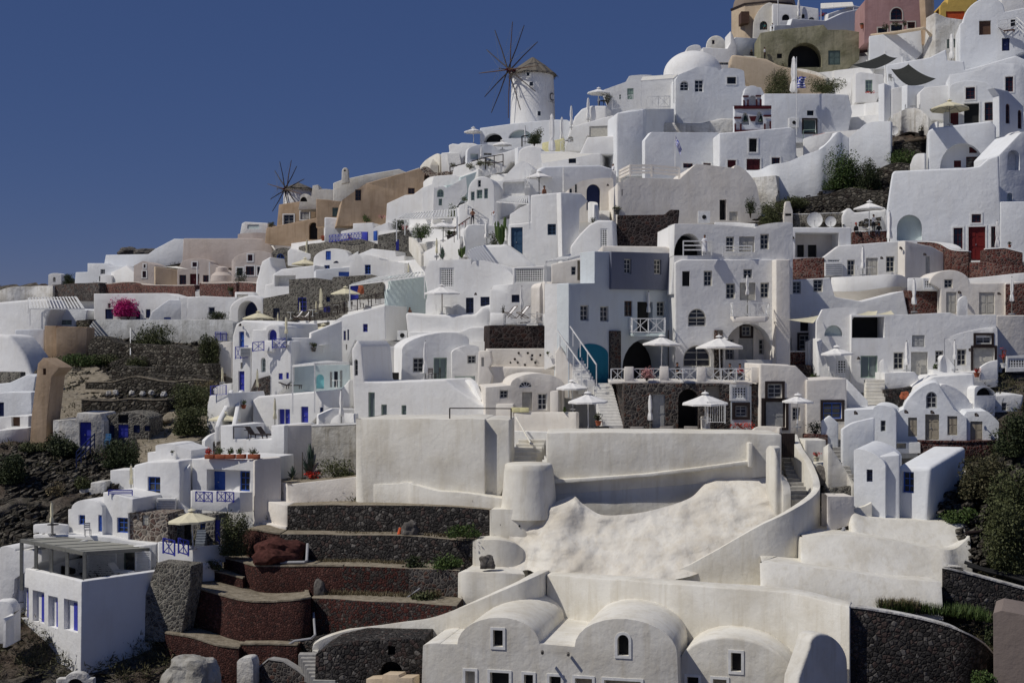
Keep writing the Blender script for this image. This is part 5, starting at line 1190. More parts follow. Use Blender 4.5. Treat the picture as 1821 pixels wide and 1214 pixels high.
B('roof_arch','dark half round roof opening with white hood on the white slope','house',"1332,190 1335,140 ~1455,172,38 1450,200",'white',10,"kh 1345 125 1450 172 k .8",dep=3,dy=0,base_y=262)
B('white_house','white rounded wall end with small window and wall lamp by the narrow stairs','house',"585,480 585,255 750,250 ~882,270,30 882,478",'blue_white',-8,"w 685 342 730 405 t;w 793 315 822 378 g",dep=6,bev=.2)
T('low_wall','lower white slope wall in front of the small window','wall',"572,365,560 640,325,560 760,300,480",'blue_white',th=.5,dy=-1.5,row=500)
T('stone_wall','low dark stone wall in front of the beige-shuttered house','wall',"1022,438,475 1200,440,480 1460,432,470",'redbrick',th=.8,dy=-.4,cap=('warm_white' if 0 else 'redbrick','all'))
B('low_niche_wall','low white wall with a small beige hatch left of the low dark stone wall','wall',"880,478 880,442 1022,442 1022,478",'white',-4,"t 885 446 940 476 t",dep=1,dy=-.3,ext=.3,bev=.03)
# ================= centre: white houses, stepped terraces =================
Z(620,540,4.05)
B('white_house','white house front with tall green glass door and two small windows above the broad wall','house',
  "40,830 20,330 60,260 95,305 110,560 280,560 700,545 760,600 940,720 985,730 985,830",'white',-9,
  "g 140 637 188 828 s;g 233 725 275 828 s;w 380 730 415 806 s;wa 40 400 66 517 g",dep=6,bev=.18)
B('white_shaded_box','big white cube with plain grey shaded face between vault and arched window','house',"95,558 95,306 380,308 380,556",'white',20,"",dep=6,dy=1.0,bev=.12)
B('vault_house','white vaulted house with folded parasol, window and sage green door','house',
  "378,556 383,330 ~868,262,85 868,545",'white',12,"w 463 390 540 493 g;g 612 388 708 540 s",dep=6,dy=.6)
B('vault_house','small white vault with one black gridded window','house',"745,520 742,355 ~940,320,35 945,505",'white',4,"w 855 372 917 430 g;n 765 520 912 605 a .4",dep=5,dy=.2)
B('white_low_roof','low white roof block with three small black holes','house',"345,262 430,262 430,202 805,200 880,168 1010,168 1015,320 870,320",'white',-4,"",dep=4,dy=1.5)
B('stone_terrace','dark lava stone terrace block under the deck chairs','terrace',"1012,322 1015,162 1020,155 1490,157 1502,322",'lava_dark',6,"",dep=6,bev=.03)
B('speckled_wall','cream wall studded with black volcanic stones below the stone terrace','wall',"1000,455 1000,325 1505,322 1510,455",'warm_white',4,"",dep=3,dy=-.3,bev=.05)
wl=C.collection.objects[-2] if 0 else None
sx=[(1045,445),(1103,415),(1130,398),(1165,423),(1197,398),(1225,355),(1218,422),(1270,440),(1290,355),(1322,372),(1318,400),(1345,423),(1118,348),(1090,372),(1380,370)]
m=MB(); Yw=D(qx(1255),qy(455))-.33
for x,y in sx:
    p=P(qx(x),qy(y),Yw); m.lathe([(.02,0),(.11,.02),(.09,.05),(.02,.07)],7); k=len(m.v)-28
    for i in range(k,len(m.v)): v=m.v[i]; m.v[i]=Vector((p.x+v.x*random.uniform(.8,1.1),p.y-v.z,p.z+v.y))
o=m.build('wall_stones','lava',loc=P(qx(1200),qy(400),Yw),smooth=0); tag(o,'black volcanic stones set into the speckled cream wall','stones',None,'stuff')
T('balcony_parapet','grey shaded parapet end left of the deck chair railing','wall',"1018,66,160 1030,64,160 1118,68,160",'white',th=.4,row=322,dy=.0,sm=0,ext=0)
T('balcony_parapet','grey shaded parapet end right of the deck chair railing','wall',"1400,72,160 1490,74,160",'white',th=.4,row=322,dy=.3,sm=0,ext=0)
RL('balcony_railing','white cross railing in front of the two deck chairs',"1125,150 1398,152",.95,'x','paint_white',Y=D(qx(1260),qy(322))+.1,step=1.2)
Z(720,300,4.05)
deckchair('white deck chair on the stone terrace, left one of two',760,1075,-60,dy=-5.5); deckchair('white deck chair on the stone terrace, right one of two',850,1075,-60,dy=-5.5)
UF('folded white parasol behind the deck chairs',842,848,1000,1060,dy=-4.2)
PL('plant','bare twiggy plant at the left end of the deck chair terrace',705,1050,50,85,'leaf_olive',60,.1,cat='plant',dy=-4.5)
Z(620,540,4.05)
B('vault_house','white cave house with fan light over the door and a double window','house',
  "985,790 985,600 1165,585 ~1550,585,85 1560,775",'warm_white',6,"w 1088 622 1148 680 g;d 1250 635 1322 770 e;w 1360 645 1430 765 w;f 1225 558 1322 604 w",dep=6)
B('round_arch_house','small round white arch under the upper stairs','house',"1488,600 1488,520 ~1640,560,50 1640,620",'warm_white',-4,"",dep=3,dy=.6)
B('white_roof_terrace','plain beige white roof terrace wall under the speckled wall','wall',"940,610 990,455 1500,460 1510,560 1300,500 1170,590",'warm_white',2,"",dep=3,dy=1.2)
B('stepped_wall','white stepped side wall beside the black gridded vault window','wall',"925,560 935,340 1020,338 1035,425 1010,460 1040,520 985,600",'warm_white',-4,"n 955 385 975 450 g .15",dep=1.5)
T('curved_stair_wall','curling white stair wall between the vaults','wall',"838,545,640 870,545,650 905,600,700 950,690,720",'white',th=.4,dy=-.8,bev=.12)
T('terrace_parapet','white terrace parapet behind the worn cream steps','wall',"1190,780,850 1400,778,850 1640,780,870",'warm_white',th=.6,dy=.2,bev=.08)
T('low_parapet','white block below the curled stair wall','wall',"985,718,830 1185,722,830",'warm_white',th=2,sm=0,dy=0)
for i,(x,l) in enumerate(((1200,'yellow lounger back on the cave house terrace, left of two'),(1262,'yellow lounger back on the cave house terrace, right of two'))):
    T('lounger_back',l,'sun lounger',"%d,745,780 %d,745,780"%(x-30,x+35),'yellow_cush',th=.12,row=790,dy=-1.5,sm=0,ext=0,bev=.03)
T('box_post','white square post beside the fan light cave house','wall',"1450,632,778 1510,628,778",'warm_white',th=1.2,sm=0,dy=-.8,row=790)
AG('plant','spiky green plant on the cave house terrace edge',1555,780,42,14,'leaf_green',dy=-2)
RL('terrace_railing','dark rail on thin posts along the broad wall top',"728,825,1 1170,828,1",.72,'n','darkwood',Y=D(852,890)+.5,step=4.5,th=.07)
UF('folded white parasol in front of the sage green door',553,270,500,545,dy=-1.8)
chair('dark slatted rocking chair by the sage green door',600,540,150,dy=-2.0); chair('dark folding chair facing the rocking chair',640,540,-70,dy=-2.0); table('small table left of the slatted rocking chair',540,545,dy=-2.2,r=.3,h=.6)
aircon('black box on the terrace beside the white cube',330,553,dy=-1.2,w=1.15,h=.7,mat='dark')
PL('potted_plant','tiny potted plant on the speckled wall shelf',1435,380,30,40,'leaf_green',40,.1,cat='potted plant',pot='paint_white',dy=-2)
# pool terraces above
Z(720,300,4.05)
B('pool_terrace','long smooth white curved terrace front with a slight bulge','terrace',
  "25,1175 0,1035 30,1035 150,1048 500,1050 560,990 620,975 720,972 720,1040 615,1040 605,1170",'white',-4,"",dep=3.5,bev=.3)
B('pool_back_wall','pale aqua shaded wall behind the infinity pool','wall',"-130,1050 -130,880 -100,850 -110,775 145,772 165,900 148,1050",'aqua',18,"",dep=2,dy=-1.6,bev=.1)
B('white_dome_house','big soft white vaulted house with lattice window, twin navy windows and open parasol','house',
  "148,1050 150,960 165,900 140,740 175,660 475,650 480,690 ~780,780,60 780,830 620,860 620,1045",'white',-3,
  "l 250 712 355 852 w;w 438 928 495 1040 n;w 543 922 610 990 n",dep=7,bev=.4)
B('lattice_house','white rounded block with wide lattice screen and navy window','house',
  "612,1040 612,880 640,840 775,830 775,712 1010,695 1005,830 975,860 970,1000",'white',-3,"l 790 715 1000 820 w;w 768 907 825 962 n",dep=5,bev=.25,dy=.3)
T('stair_wall','curving white stair wall right of the lattice house','wall',"970,860,1010 990,815,1000 1005,830,1010",'warm_white',th=1.2,dy=-1)
S('terrace_stairs','narrow white stairs beside the deck chair terrace',975,1040,985,955,60,6,'warm_white',rise_dep=2.5)
B('rounded_slope_house','broad white rounded roof sweeping down right of the cactus','house',
  "445,730 450,590 480,565 560,550 680,548 720,540 760,570 860,640 930,700 930,735",'white',-5,"",dep=5,bev=.4)
U('open white parasol with wooden pole by the infinity pool',268,840,268,1050,'canvas_white',dy=-2.6,pole='brownwood')
person('bather with only head and shoulders above the pool edge',35,1100,90,'stand',0,'skin_tan','cloth_black','skin_tan',dy=1.0)
table('white round table under the wooden poled parasol',300,1048,dy=-.5,r=.5); chair('white chair left of the round pool table',240,1048,90,dy=-.6,mat='paint_white'); chair('white chair right of the round pool table',365,1048,-90,dy=-.6,mat='paint_white')
AG('agave','big blue green agave on the white dome roof',270,650,85,26,dy=-1.5,wide=.6); CT('clump of tall green cacti beside the agave',410,640,105,6,dy=-1.5)
CT('tall branching cactus beside the blue panelled door',695,545,200,10,dy=-1.2); PL('bush','dark bush under the tall branching cactus',655,545,110,100,'leaf_dark',500,.14,dy=-1)
UF('half folded white parasol left of the tall cactus',590,385,500,545,dy=-1.4,w=1.7); UF('slim folded parasol squeezed between cactus and blue door',728,430,520,550,dy=-.9)
UF('cream folded parasol beside the agave',228,505,600,640,'canvas_cream',dy=-1.4)
# house with blue door
B('blue_door_house','tall white block with slate blue panelled door and small square window','house',
  "742,640 745,400 905,385 905,190 1122,170 1135,620",'white',-4,"d 763 422 848 625 S;w 1027 398 1088 477 S",dep=6,bev=.15)
B('shaded_flank','white shaded flank wall right of the blue door house','wall',"1135,620 1122,170 1270,178 1320,235 1260,290 1255,560 1190,600",'white',22,"",anc=(1135,640),dy=-.4)
B('sloping_wall','smooth white slope with diamond lattice beside the dark rough lava wall','wall',
  "1190,625 1190,560 1260,470 1330,400 1390,370 1500,372 1515,560",'white',-2,"l 1408 430 1460 565 w .08",dep=4,dy=-.3,bev=.2)
S('white_stairs','short white stairs beside the navy arched door',1440,365,1440,305,70,5,dyb=0,rise_dep=2.5)
B('arch_door_house','white house with a navy arched doorway and two tiny arched windows','house',
  "1180,305 1180,150 1255,95 ~1500,70,10 1510,300",'warm_white',4,"ka 1308 112 1408 300 n .5;wa 1186 142 1204 175 g;wa 1225 110 1240 172 g",dep=6)
T('scroll_wall','curling white stair wall below the navy arched door','wall',"1318,245,330 1335,238,335 1360,245,340 1372,300,365 1400,370,372 1408,372,374",'white',th=.4,dy=-1.5,bev=.1)
PL('potted_plant','yellowing plant in a pot on top of the rough lava wall',1525,330,70,65,'leaf_olive',200,.12,cat='potted plant',pot='boulder_grey',dy=-1.5)
PL('plant','small green plant beside the curling stair wall',1355,395,50,50,'leaf_green',140,.1,cat='plant',dy=-1.2)
U('open white parasol on the roof beside the seated sunbather',967,22,190,178,'canvas_white',dy=-4.5,pole='darkwood')
person('sunbather with bare tan back sitting on the white roof edge',1005,225,102,'sit',40,'skin_tan','cloth_black','skin_tan',dy=-5)
person('bare backed man in dark shorts standing at the terrace steps',488,405,118,'stand',200,'skin_tan','cloth_navy','skin_tan',arms='fold',dy=-.8)
person('woman in white shirt and pale pink hat raising both hands to her face',640,405,98,'stand',-30,'cloth_white','cloth_white','skin',arms='phone',hair='flower_pink',dy=-3)
B('white_wall_block','grey shaded white wall under the bare backed man','wall',"428,550 430,440 455,405 500,398 720,410 745,440 745,550",'white',14,"",dep=4,bev=.15)
m=MB(); p0=at(355,430,-1.4); p1=at(470,350,-1.4); m.bar(p0,p1,.1)
for t in(0,.35,.7,1): q=p0.lerp(p1,t); m.bar(q,q-Vector((0,0,1.6)),.07)
o=m.build('handrail','brownwood',loc=p0,smooth=0); tag(o,'brown wooden handrail climbing to the bare backed man','handrail')
T('stair_wall','white stepped slope under the brown handrail','wall',"300,520,620 385,470,560 385,450,560 425,420,560",'white',th=2,sm=0)
T('white_slope','pale white slope below the white fringed parasol','wall',"135,600,650 260,540,640 385,480,625 390,610,630",'white',th=2,dy=-.5)
U('white fringed parasol over the small terrace with plants',275,378,200,520,'canvas_white',dy=-.8)
PL('potted_plant','green leafy plant under the fringed parasol, left',320,510,75,70,'leaf_green',260,.13,cat='potted plant',pot='boulder_grey'); PL('potted_plant','green leafy plant under the fringed parasol, right',355,500,60,55,'leaf_dark',200,.13,cat='potted plant',pot='boulder_grey')
PL('plant','long leaved cactus plant above the slatted pergola end',345,370,75,120,'leaf_green',300,.2,cat='plant'); PL('plant','yellow green leafy plant by the small cross gate',425,235,55,40,'leaf_green',120,.15,cat='plant')
PL('flowering_plant','orange flowering plant at the foot of the bare backed man',430,410,60,35,'flower_red',120,.1,cat='plant')
pergola('long white slatted pergola left of the handrail','pergola',(-60,360,138),(380,345,134),(375,290,142),(0,325,146),2.2,n=20,slat=.09)
pergola('rounded white slatted canopy above the cactus','pergola',(660,235,132),(900,250,130),(895,195,136),(760,205,138),2.3,n=14,slat=.09,posts=(0,1))
B('white_wall_block','white rounded wall under the slatted canopy','wall',"745,395 755,330 830,280 903,250 903,388",'white',-4,"",dep=4)
B('vault_house','white vaulted house with sage windows and rounded top beneath the terrace fence','house',
  "385,400 385,265 450,240 455,160 ~650,150,100 650,395",'white',-4,"w 475 165 502 232 s;w 517 152 558 215 s;w 570 142 598 215 s;w 525 82 547 132 g",dep=6,bev=.15)
B('arch_niche_house','white block with one tall arched dark niche','house',"628,300 632,100 705,82 865,72 865,200 770,250",'white',0,"ka 643 125 680 217 g .5;n 705 95 862 195 w .5",dep=5,dy=.5)
RL('gate','small white cross railing by the sage windows',"432,298 495,290",1.0,'x','paint_white')
RL('fence','small white cross fence below the open parasol',"865,140 900,140",1.3,'x','paint_white')
B('white_wall','plain white wall with rounded corner left of the open parasol','wall',"865,190 865,70 1000,60 1140,-20 1240,5 1260,95 1180,150 1130,172 905,190",'white',8,"",dep=4,dy=.8)
B('arch_window_house','small white house with aqua arched window beside the brown stone arch','house',
  "200,300 208,140 ~300,140,14 440,60 450,165 330,260",'white',4,"wa 232 148 280 205 s;w 243 215 268 265 s",dep=5,dy=0)
B('aqua_shade_wall','pale aqua shaded wall sloping beneath the terrace fence','wall',"296,200 298,118 400,105 400,62 520,20 450,165",'aqua',22,"",dep=2,dy=-.3)
B('white_step_house','white slope wall left of the aqua arched window','wall',"-140,330 -130,250 0,190 60,185 120,140 200,135 205,300 0,345",'white',-6,"",dep=4)
T('terrace_wall','sloping white terrace wall under the dark rail','wall',"100,130,170 180,60,140 320,70,130 400,55,110 530,0,80",'white',th=3)
# ---- C9 left-centre blue trimmed houses
Z(360,540,4.05)
B('blue_trim_house','white house with two tall ultramarine doors stacked and a blue balcony','house',
  "210,620 215,230 240,145 290,118 585,140 600,260 600,350 350,350 350,620",'white',-14,
  "d 262 200 300 318 b;d 258 485 302 655 B;w 273 423 288 470 e",dep=6,bev=.2)
RL('balcony_railing','blue cross railing of the tiny corner balcony',"238,398,-.6 275,398,-.6 350,390,-.6",1.15,'x','ultra',Y=D(430,690)-.3,step=.7)
aircon('white louvred air conditioner on the tiny blue balcony',312,378,dy=-4.6,w=1.1,h=.9,louvre=True)
B('white_house','white house with rounded arch porch, ultramarine door and arched window','house',
  "350,640 355,350 360,185 455,185 ~555,185,38 560,265 640,270 640,560 540,560",'white',-10,"da 470 185 535 262 B .4;wa 420 388 455 492 a .35;t 548 500 578 545 B;t 602 495 622 540 B",dep=5,dy=-.6,bev=.12)
for a,b,l in(("362,345","443,338",'blue cross railing left of the white pier'),("503,322","602,315",'blue cross railing right of the white pier')):
    RL('balcony_railing',l,a+" "+b,.85,'x','ultra',Y=D(480,698)-1.0,step=.9,th=.06)
T('pier','white pier between the two blue cross railings','pillar',"445,268,345 503,265,345",'white',th=.4,row=640,dy=-.9,sm=0,ext=0)
B('shaded_block','white block with shaded grey face behind the pergola patio','house',"640,600 642,245 780,245 780,210 1005,120 1010,430 700,430",'white',18,"",dep=4,dy=.2)
B('stone_patch_wall','small lava stone triangle wall beside the ultramarine door','wall',"300,640 380,545 485,515 485,655",'lava_mortar',-6,"",dep=2,dy=-.5,bev=.04)
S('blue_grey_stairs','blue grey steps between white walls leading to the ultramarine door',195,870,235,665,72,10,'steps_dark',rise_dep=3,dyb=-3)
T('stair_wall','white wall on the left of the blue grey steps','wall',"120,880,960,-.8 150,800,930 190,720,870 215,640,760 225,620,740,1",'white',th=.35,dy=-3.4,bev=.1)
T('stair_wall','white wall on the right of the blue grey steps','wall',"240,880,960,-.8 262,770,900 285,640,800 300,625,760",'white',th=.35,dy=-3,bev=.1)
B('white_house','white corner house below a small blue fence on the far left of the steps','house',"20,960 35,730 50,660 180,640 200,740 150,840 130,880",'white',-18,"",dep=5,dy=.2,bev=.1)
RL('balcony_railing','blue rail fence on the corner house terrace',"58,662 172,655",.9,'p','ultra',dy=-.6)
T('curved_wall','low curved white wall behind the blue rail fence','wall',"75,615,640 120,585,640 210,570,640",'white',th=.4,dy=1)
RL('fence','blue picket fence by the dark cliff bush',"92,262 172,265",.9,'p','ultra',dy=-.6)
B('white_wall','plain old white wall right of the dark cliff bush','wall',"115,420 118,290 140,275 210,272 210,450",'old_white' if 0 else 'warm_white',-4,"",dep=3)
U('open cream parasol over the blue grey steps',158,785,228,880,'canvas_cream',dy=-3.5); UF('folded cream parasol at the top of the cliff path',143,455,540,570,'canvas_cream',dy=-1.2)
UF('folded cream parasol in front of the lava stone triangle',395,475,600,640,'canvas_cream',dy=-2); UF('folded cream parasol beside the ultramarine double door',522,685,830,880,'canvas_cream',dy=-1.8); UF('tall folded white parasol beside the curved white stair',1000,625,810,880,dy=-2)
PL('potted_plant','terracotta pot with plant on the steps landing',297,755,55,68,'leaf_green',100,.1,cat='potted plant',pot='terracotta',dy=-2.0)
T('shelf_wall','white louvred shelf wall under the terracotta pot','wall',"265,760,830 350,760,830",'white',th=1,sm=0,dy=-1.4)
B('white_patio','low white house with ultramarine double door and single door','house',
  "355,875 362,690 400,665 935,620 1000,610 1060,540 1065,750 940,755 830,800 735,825",'white',-10,"k 545 758 590 868 B .3;d 590 758 630 868 B;d 708 740 762 868 B;w 845 745 868 790 b",dep=6,bev=.18)
T('curved_wall','white curved parapet sweeping up to the patio pergola','wall',"472,650,665 490,590,660 540,550,650 650,540,640",'white',th=.4,dy=1.2,bev=.1)
B('patio_wall','pale patio back wall with turquoise arch and striped shade','wall',"650,620 650,440 1058,440 1062,540 1000,615",'aqua',4,"na 820 508 875 610 q .1;t 918 490 935 600 g;g 948 487 975 600 n;t 990 480 1008 600 g",dep=1,dy=2.0,bev=.02)
pergola('white patio pergola casting striped shade','pergola',(650,445,118),(808,432,116),(1055,425,122),(900,412,125),4.0,n=14,slat=.10,posts=(0,1))
B('blue_arch','ultramarine painted arch recess behind the patio table','wall',"640,618 640,590 ~720,590,45 720,618",'teal' if 0 else 'blue_grey',4,"kh 645 555 716 612 B .1",dep=.5,dy=1.4,ext=.1,bev=.02)
table('white table with vase on the striped patio',965,610,dy=-1.2,r=.4); sunbed('dark cushioned lounger in front of the ultramarine arch',640,612,80,'darkwood',None,20,dy=-1)
B('sloping_wall','grey shaded sloping wall beside the tall folded parasol','wall',"830,875 835,800 940,755 1095,752 1105,870",'old_white' if 0 else 'white',16,"",dep=2,dy=-.6)
T('curved_wall','curving white wall under the tall folded parasol','wall',"915,872,880 940,820,880 985,790,880 1030,785,870 1100,790,870",'white',th=.4,dy=-1.2,bev=.12)
B('white_terrace','white terrace block with an opening showing dark sun loungers','terrace',
  "130,1100 130,875 220,878 220,975 495,975 495,875 590,875 590,1098 405,1130",'white',-14,"",dep=4.5,bev=.06,par=0)
B('terrace_flank','grey shaded flank of the sun lounger terrace','wall',"590,1210 590,875 800,870 805,1210",'warm_white',24,"",anc=(590,1100),dy=-.8,bev=.05)
sunbed('dark wooden sun lounger on the white terrace, left one of two',390,968,60,'darkwood',None,48,dy=-2.6); sunbed('dark wooden sun lounger on the white terrace, right one of two',470,968,60,'darkwood',None,48,dy=-2.6)
RL('terrace_railing','thin dark rail left of the sun loungers',"225,972 330,972",1.0,'n','darkwood',dy=.2,step=1.2,th=.05)
U('open cream parasol over the table behind the blue railings',865,152,235,350,'canvas_cream',dy=-1.5); UF('folded cream parasol behind the blue cross railing',603,95,215,300,'canvas_cream',dy=-2.5); UF('small folded parasol beside the large cream open one',543,65,130,160,'canvas_cream',dy=-1)
U('open cream parasol above the rounded blue trimmed house',402,58,225,150,'canvas_cream',dy=-.5)
table('dark table under the cream parasol by the plant',875,348,dy=-1,r=.5,mat='paint_white'); PL('potted_plant','potted bush beside the cream parasol terrace',800,345,60,72,'leaf_olive',200,.12,cat='potted plant',pot='boulder_grey',dy=-.8)
B('white_house','white house with small blue window and narrow door strip','house',
  "755,430 757,352 940,350 938,130 1000,95 1315,10 1315,100 1320,260 1150,305 1100,262 1015,400",'white',-10,"w 1155 145 1190 202 B;w 1015 195 1033 262 B;w 1042 185 1056 262 b;w 1032 292 1042 332 e",dep=6,dy=1.2)
B('shaded_wall','grey shaded square face right of the small blue window','wall',"1230,260 1230,112 1320,100 1318,260",'white',20,"",dep=2,dy=1.0)
B('stone_strip','vertical lava stone strip behind the cream parasol','wall',"640,215 640,165 735,150 735,190 780,200 780,150 910,130 910,348 865,348 865,210",'greystone',4,"",dep=1.5,dy=1.5,base_y=430,bev=.02)
aircon('white air conditioner box on the flat roof near the pool terrace',1440,262,dy=-1,w=.9,h=.9)
Z(700,540,4.05)
# ---- house with terrace pots (C14)
Z(0,720,3.238)
B('balcony_house','white house with ultramarine balcony doors and a row of terracotta pots on its roof','house',
  "1100,640 1105,490 1105,310 1205,308 1465,318 1470,500 1462,640",'white',-10,"k 1190 372 1442 500 w 1.3",dep=6,bev=.08)
B('loggia_wall','white loggia back wall with ultramarine double door and window','wall',"1185,505 1185,368 1450,368 1450,505",'white',-19,"d 1218 380 1297 502 b;w 1380 380 1438 495 b",dep=.2,ext=0,bev=0,anc=(1281,640),dy=1.0)
T('balcony_parapet','white projecting balcony front with blue crossed panels','balcony',"1098,490,600,0 1103,490,600,-1.2 1345,500,618,-1.2 1382,502,620,-1.2 1455,500,610,0",'white',th=.3,row=650,dy=-.5,sm=0,ext=0,bev=.04)
for x0,x1,l in((1128,1222,'left blue cross panel of the balcony front'),(1250,1346,'right blue cross panel of the balcony front')):
    RL('balcony_railing',l,"%d,555 %d,560"%(x0,x1),.72,'x','ultra',Y=D(380,650*1/3.238+720)-2.25,step=.5,th=.06)
B('house_flank','grey shaded flank right of the balcony house','wall',"1465,700 1465,318 1490,310 1619,300 1619,700",'warm_white',26,"",anc=(1465,640),dy=-.5,bev=.05)
for i,(x,w_,mt,l) in enumerate(((1203,52,'flower_red','first'),(1265,58,'leaf_green','second'),(1322,50,'leaf_green','third'),(1383,48,'leaf_green','fourth'),(1455,62,'leaf_olive','fifth and largest'))):
    T('planter_box','%s terracotta planter box from the left on the roof edge'%l,'planter',"%d,285,310 %d,285,310"%(x-w_/2,x+w_/2),'terracotta',th=.4,row=650,dy=-.2,sm=0,ext=0,bev=.02,group='terracotta planter boxes on the roof')
    Yk=D(qx(x),qy(310)); PL('potted_plant','plant in the %s planter box from the left on the roof'%l,x,287,w_,48,mt,220,.1,cat='plant',dy=D(qx(x),qy(650))-Yk+.1,group='plants in the roof planter boxes')
B('blue_window_house','white house with blue framed window and pale curved flank','house',
  "765,618 765,380 770,345 850,325 1030,320 1040,385 1035,560 1100,640 960,625",'white',-12,"w 850 412 923 530 b",dep=6,bev=.15,dy=.1)
B('curved_flank','shaded curved flank between the blue window house and the balcony house','wall',"1030,600 1025,420 1050,385 1098,340 1100,600",'white',18,"",anc=(1030,618),dy=-.6)
B('roof_terrace','white roof parapet with blue chairs behind the blue window house','wall',"775,345 850,325 850,272 895,272 895,235 ~1010,232,10 1100,262 1100,310 1030,320",'white',-6,"",dep=3,dy=2,base_y=620)
B('stone_house','tan cobbled stone wall with a small square window under the blue window house','house',"738,790 738,615 965,625 975,780",'tan_cobble',-12,"t 818 632 855 693 e",dep=4,dy=-.5,bev=.03)
aircon('white louvred air conditioner under the balcony house',960,610,dy=-1.2,w=1.4,h=.95,louvre=True)
B('white_house','small white house with barrel roof and small blue window','house',"392,750 392,600 410,598 ~590,598,55 592,750",'white',-12,"w 452 632 490 688 b;t 565 632 588 728 b",dep=5)
B('white_house','white house with big blue window beside the tan cobbled wall','house',"592,755 592,500 640,505 765,540 765,620 738,620 738,780",'white',-14,"w 673 647 738 735 b",dep=4)
B('parapet','white stepped parapet with blue table behind, left of the blue window house','wall',"590,540 603,440 635,440 635,375 745,372 745,440 768,450 768,540",'white',0,"",dep=2.5,dy=1,bev=.05)
RL('balcony_railing','thin blue rail above the big blue window house',"625,520 762,520",.4,'h','ultra',dy=-1,step=5)
T('terrace_wall','white terrace wall at the lower left with chairs','wall',"190,688,750 300,682,750 390,690,750",'white',th=.4,dy=-.6,sm=0)
T('terrace_edge','white sunlit terrace floor edge in front of the barrel roof house','wall',"190,745,765 390,752,775 600,758,790 740,785,800 905,800,830",'white',th=2.5,dy=-.8)
UF('folded cream parasol on the lower left terrace',298,560,680,745,'canvas_cream',dy=-1.2); UF('folded cream parasol left of the blue window house',755,345,455,520,'canvas_cream',dy=-.5)
chair('light chair on the terrace edge of the barrel roof house',505,752,30,mat='metal',dy=-1.4); table('dark table on the lower left terrace',305,745,dy=-1.4,r=.4,mat='dark')
T('parapet_wall','white parapet with two blue crossed openings beneath the big cream parasol','wall',"908,785,905,.3 915,785,910 1095,815,925 1110,820,930 1320,805,880,1.5",'white',th=.35,sm=0,dy=-1.6,ext=.2,bev=.04)
for x0,x1,l in((940,1005,'left blue cross panel under the big cream parasol'),(1028,1085,'right blue cross panel under the big cream parasol')):
    RL('balcony_railing',l,"%d,%d %d,%d"%(x0,852,x1,868),1.3*.8,'x','ultra',Y=D(310,1005)-2.3,step=1.2,th=.08)
U('big open cream parasol beneath the balcony house',1112,605,275,830,'canvas_cream',dy=-2,pole='paint_white')
B('porch_wall','shaded porch under the balcony with blue door and small window','wall',"975,800 975,630 1300,625 1300,800",'greystone',-6,"d 1235 660 1268 805 B;w 1152 678 1182 722 b;k 1060 680 1100 775 g .3;n 975 700 1022 780 a .1",dep=.6,dy=.6)
S('porch_stairs','dark grey steps in the porch behind the big cream parasol',1150,805,1165,700,55,7,'steps_dark',rise_dep=2,dyb=-.8)
B('stone_buttress','sloping grey cobbled stone buttress under the crossed parapet','wall',"730,1260 830,1110 905,905 1100,925 1098,1030 1035,1260",'greystone',-16,"",dep=1.6,dy=-.8,bev=.06)
B('stone_buttress','dark shaded stone flank right of the sloping buttress','wall',"1098,1080 1100,922 1170,925 1165,1030",'lava',24,"",dep=2,dy=-.6)
PL('bush','tall grey green bush beside the balcony house',1360,860,190,265,'leaf_olive',3200,.15,dy=-1.2)
PL('bush','low dry shrub beside the buttress top',1235,945,110,60,'leaf_olive',500,.14,dy=-1)
# pergola house
B('pergola_house','white house with four tall blue trimmed niches under a grey pergola terrace','house',
  "85,1260 92,925 460,1010 470,1015 462,1300",'white',-42,
  "z 110 1045 165 1225 B;z 188 1070 255 1250 B;z 278 1100 333 1280 B;z 368 1120 448 1300 B",dep=11,bev=.06,par=1.1,ext=6)
pergola('grey covered pergola on the terrace of the blue trimmed house','pergola',(125,775,96),(487,848,92.4),(865,825,100.5),(500,755,104),3.4,n=5,cover='canopy_grey',mat='greypole',post=.2,slat=.1,posts=(0,1,3))
for i,(x,y0,y1) in enumerate(((208,790,940),(296,810,960),(387,830,985))):
    m=MB(); Yp=96-(x-125)/362*3.6; a=P(x/3.238,720+y0/3.238,Yp); b=P(x/3.238,720+y1/3.238,Yp); m.bar(a,b,.2); o=m.build('pergola_post','greypole',loc=b,smooth=0); tag(o,'grey pergola post, number %s between the front corners'%('one','two','three')[i],'post',group='middle posts of the grey pergola')
B('terrace_back_wall','white back wall of the pergola terrace with dark green door','wall',"500,1000 500,850 905,795 905,905 865,990",'white',6,"g 712 845 782 990 G",dep=.6,Y=100,ext=.3)
sunbed('striped lounger under the grey pergola',700,985,60,'paint_white','canvas_white',40,dy=-1.5); T('sofa','dark cushioned sofa on the pergola terrace','sofa',"350,925,975 425,950,975",'dark',th=.6,dy=-.2,sm=0,ext=0)
B('white_vault','white barrel roof with stone front at the far left edge','house',"-30,1120 -30,850 0,825 ~90,840,20 240,830 240,900 85,1000 80,1080 35,1085",'white',-20,"",dep=5,bev=.2)
T('low_wall','curved white wall in the bottom left below the blue trimmed house','wall',"-30,1130,1300 40,1130,1300 75,1170,1300 78,1240,1300",'white',th=1.2,dy=-2)
T('stone_wall','grey cobbled retaining wall behind the pergola','wall',"185,775,900 245,740,900 465,870,905",'greystone',th=2,dy=1.5,sm=0)
B('concrete_slab','slanting concrete slab at the foot of the cobbled buttress','wall',"725,1215 835,1105 905,1110 800,1215",'old_white',-30,"",dep=1)
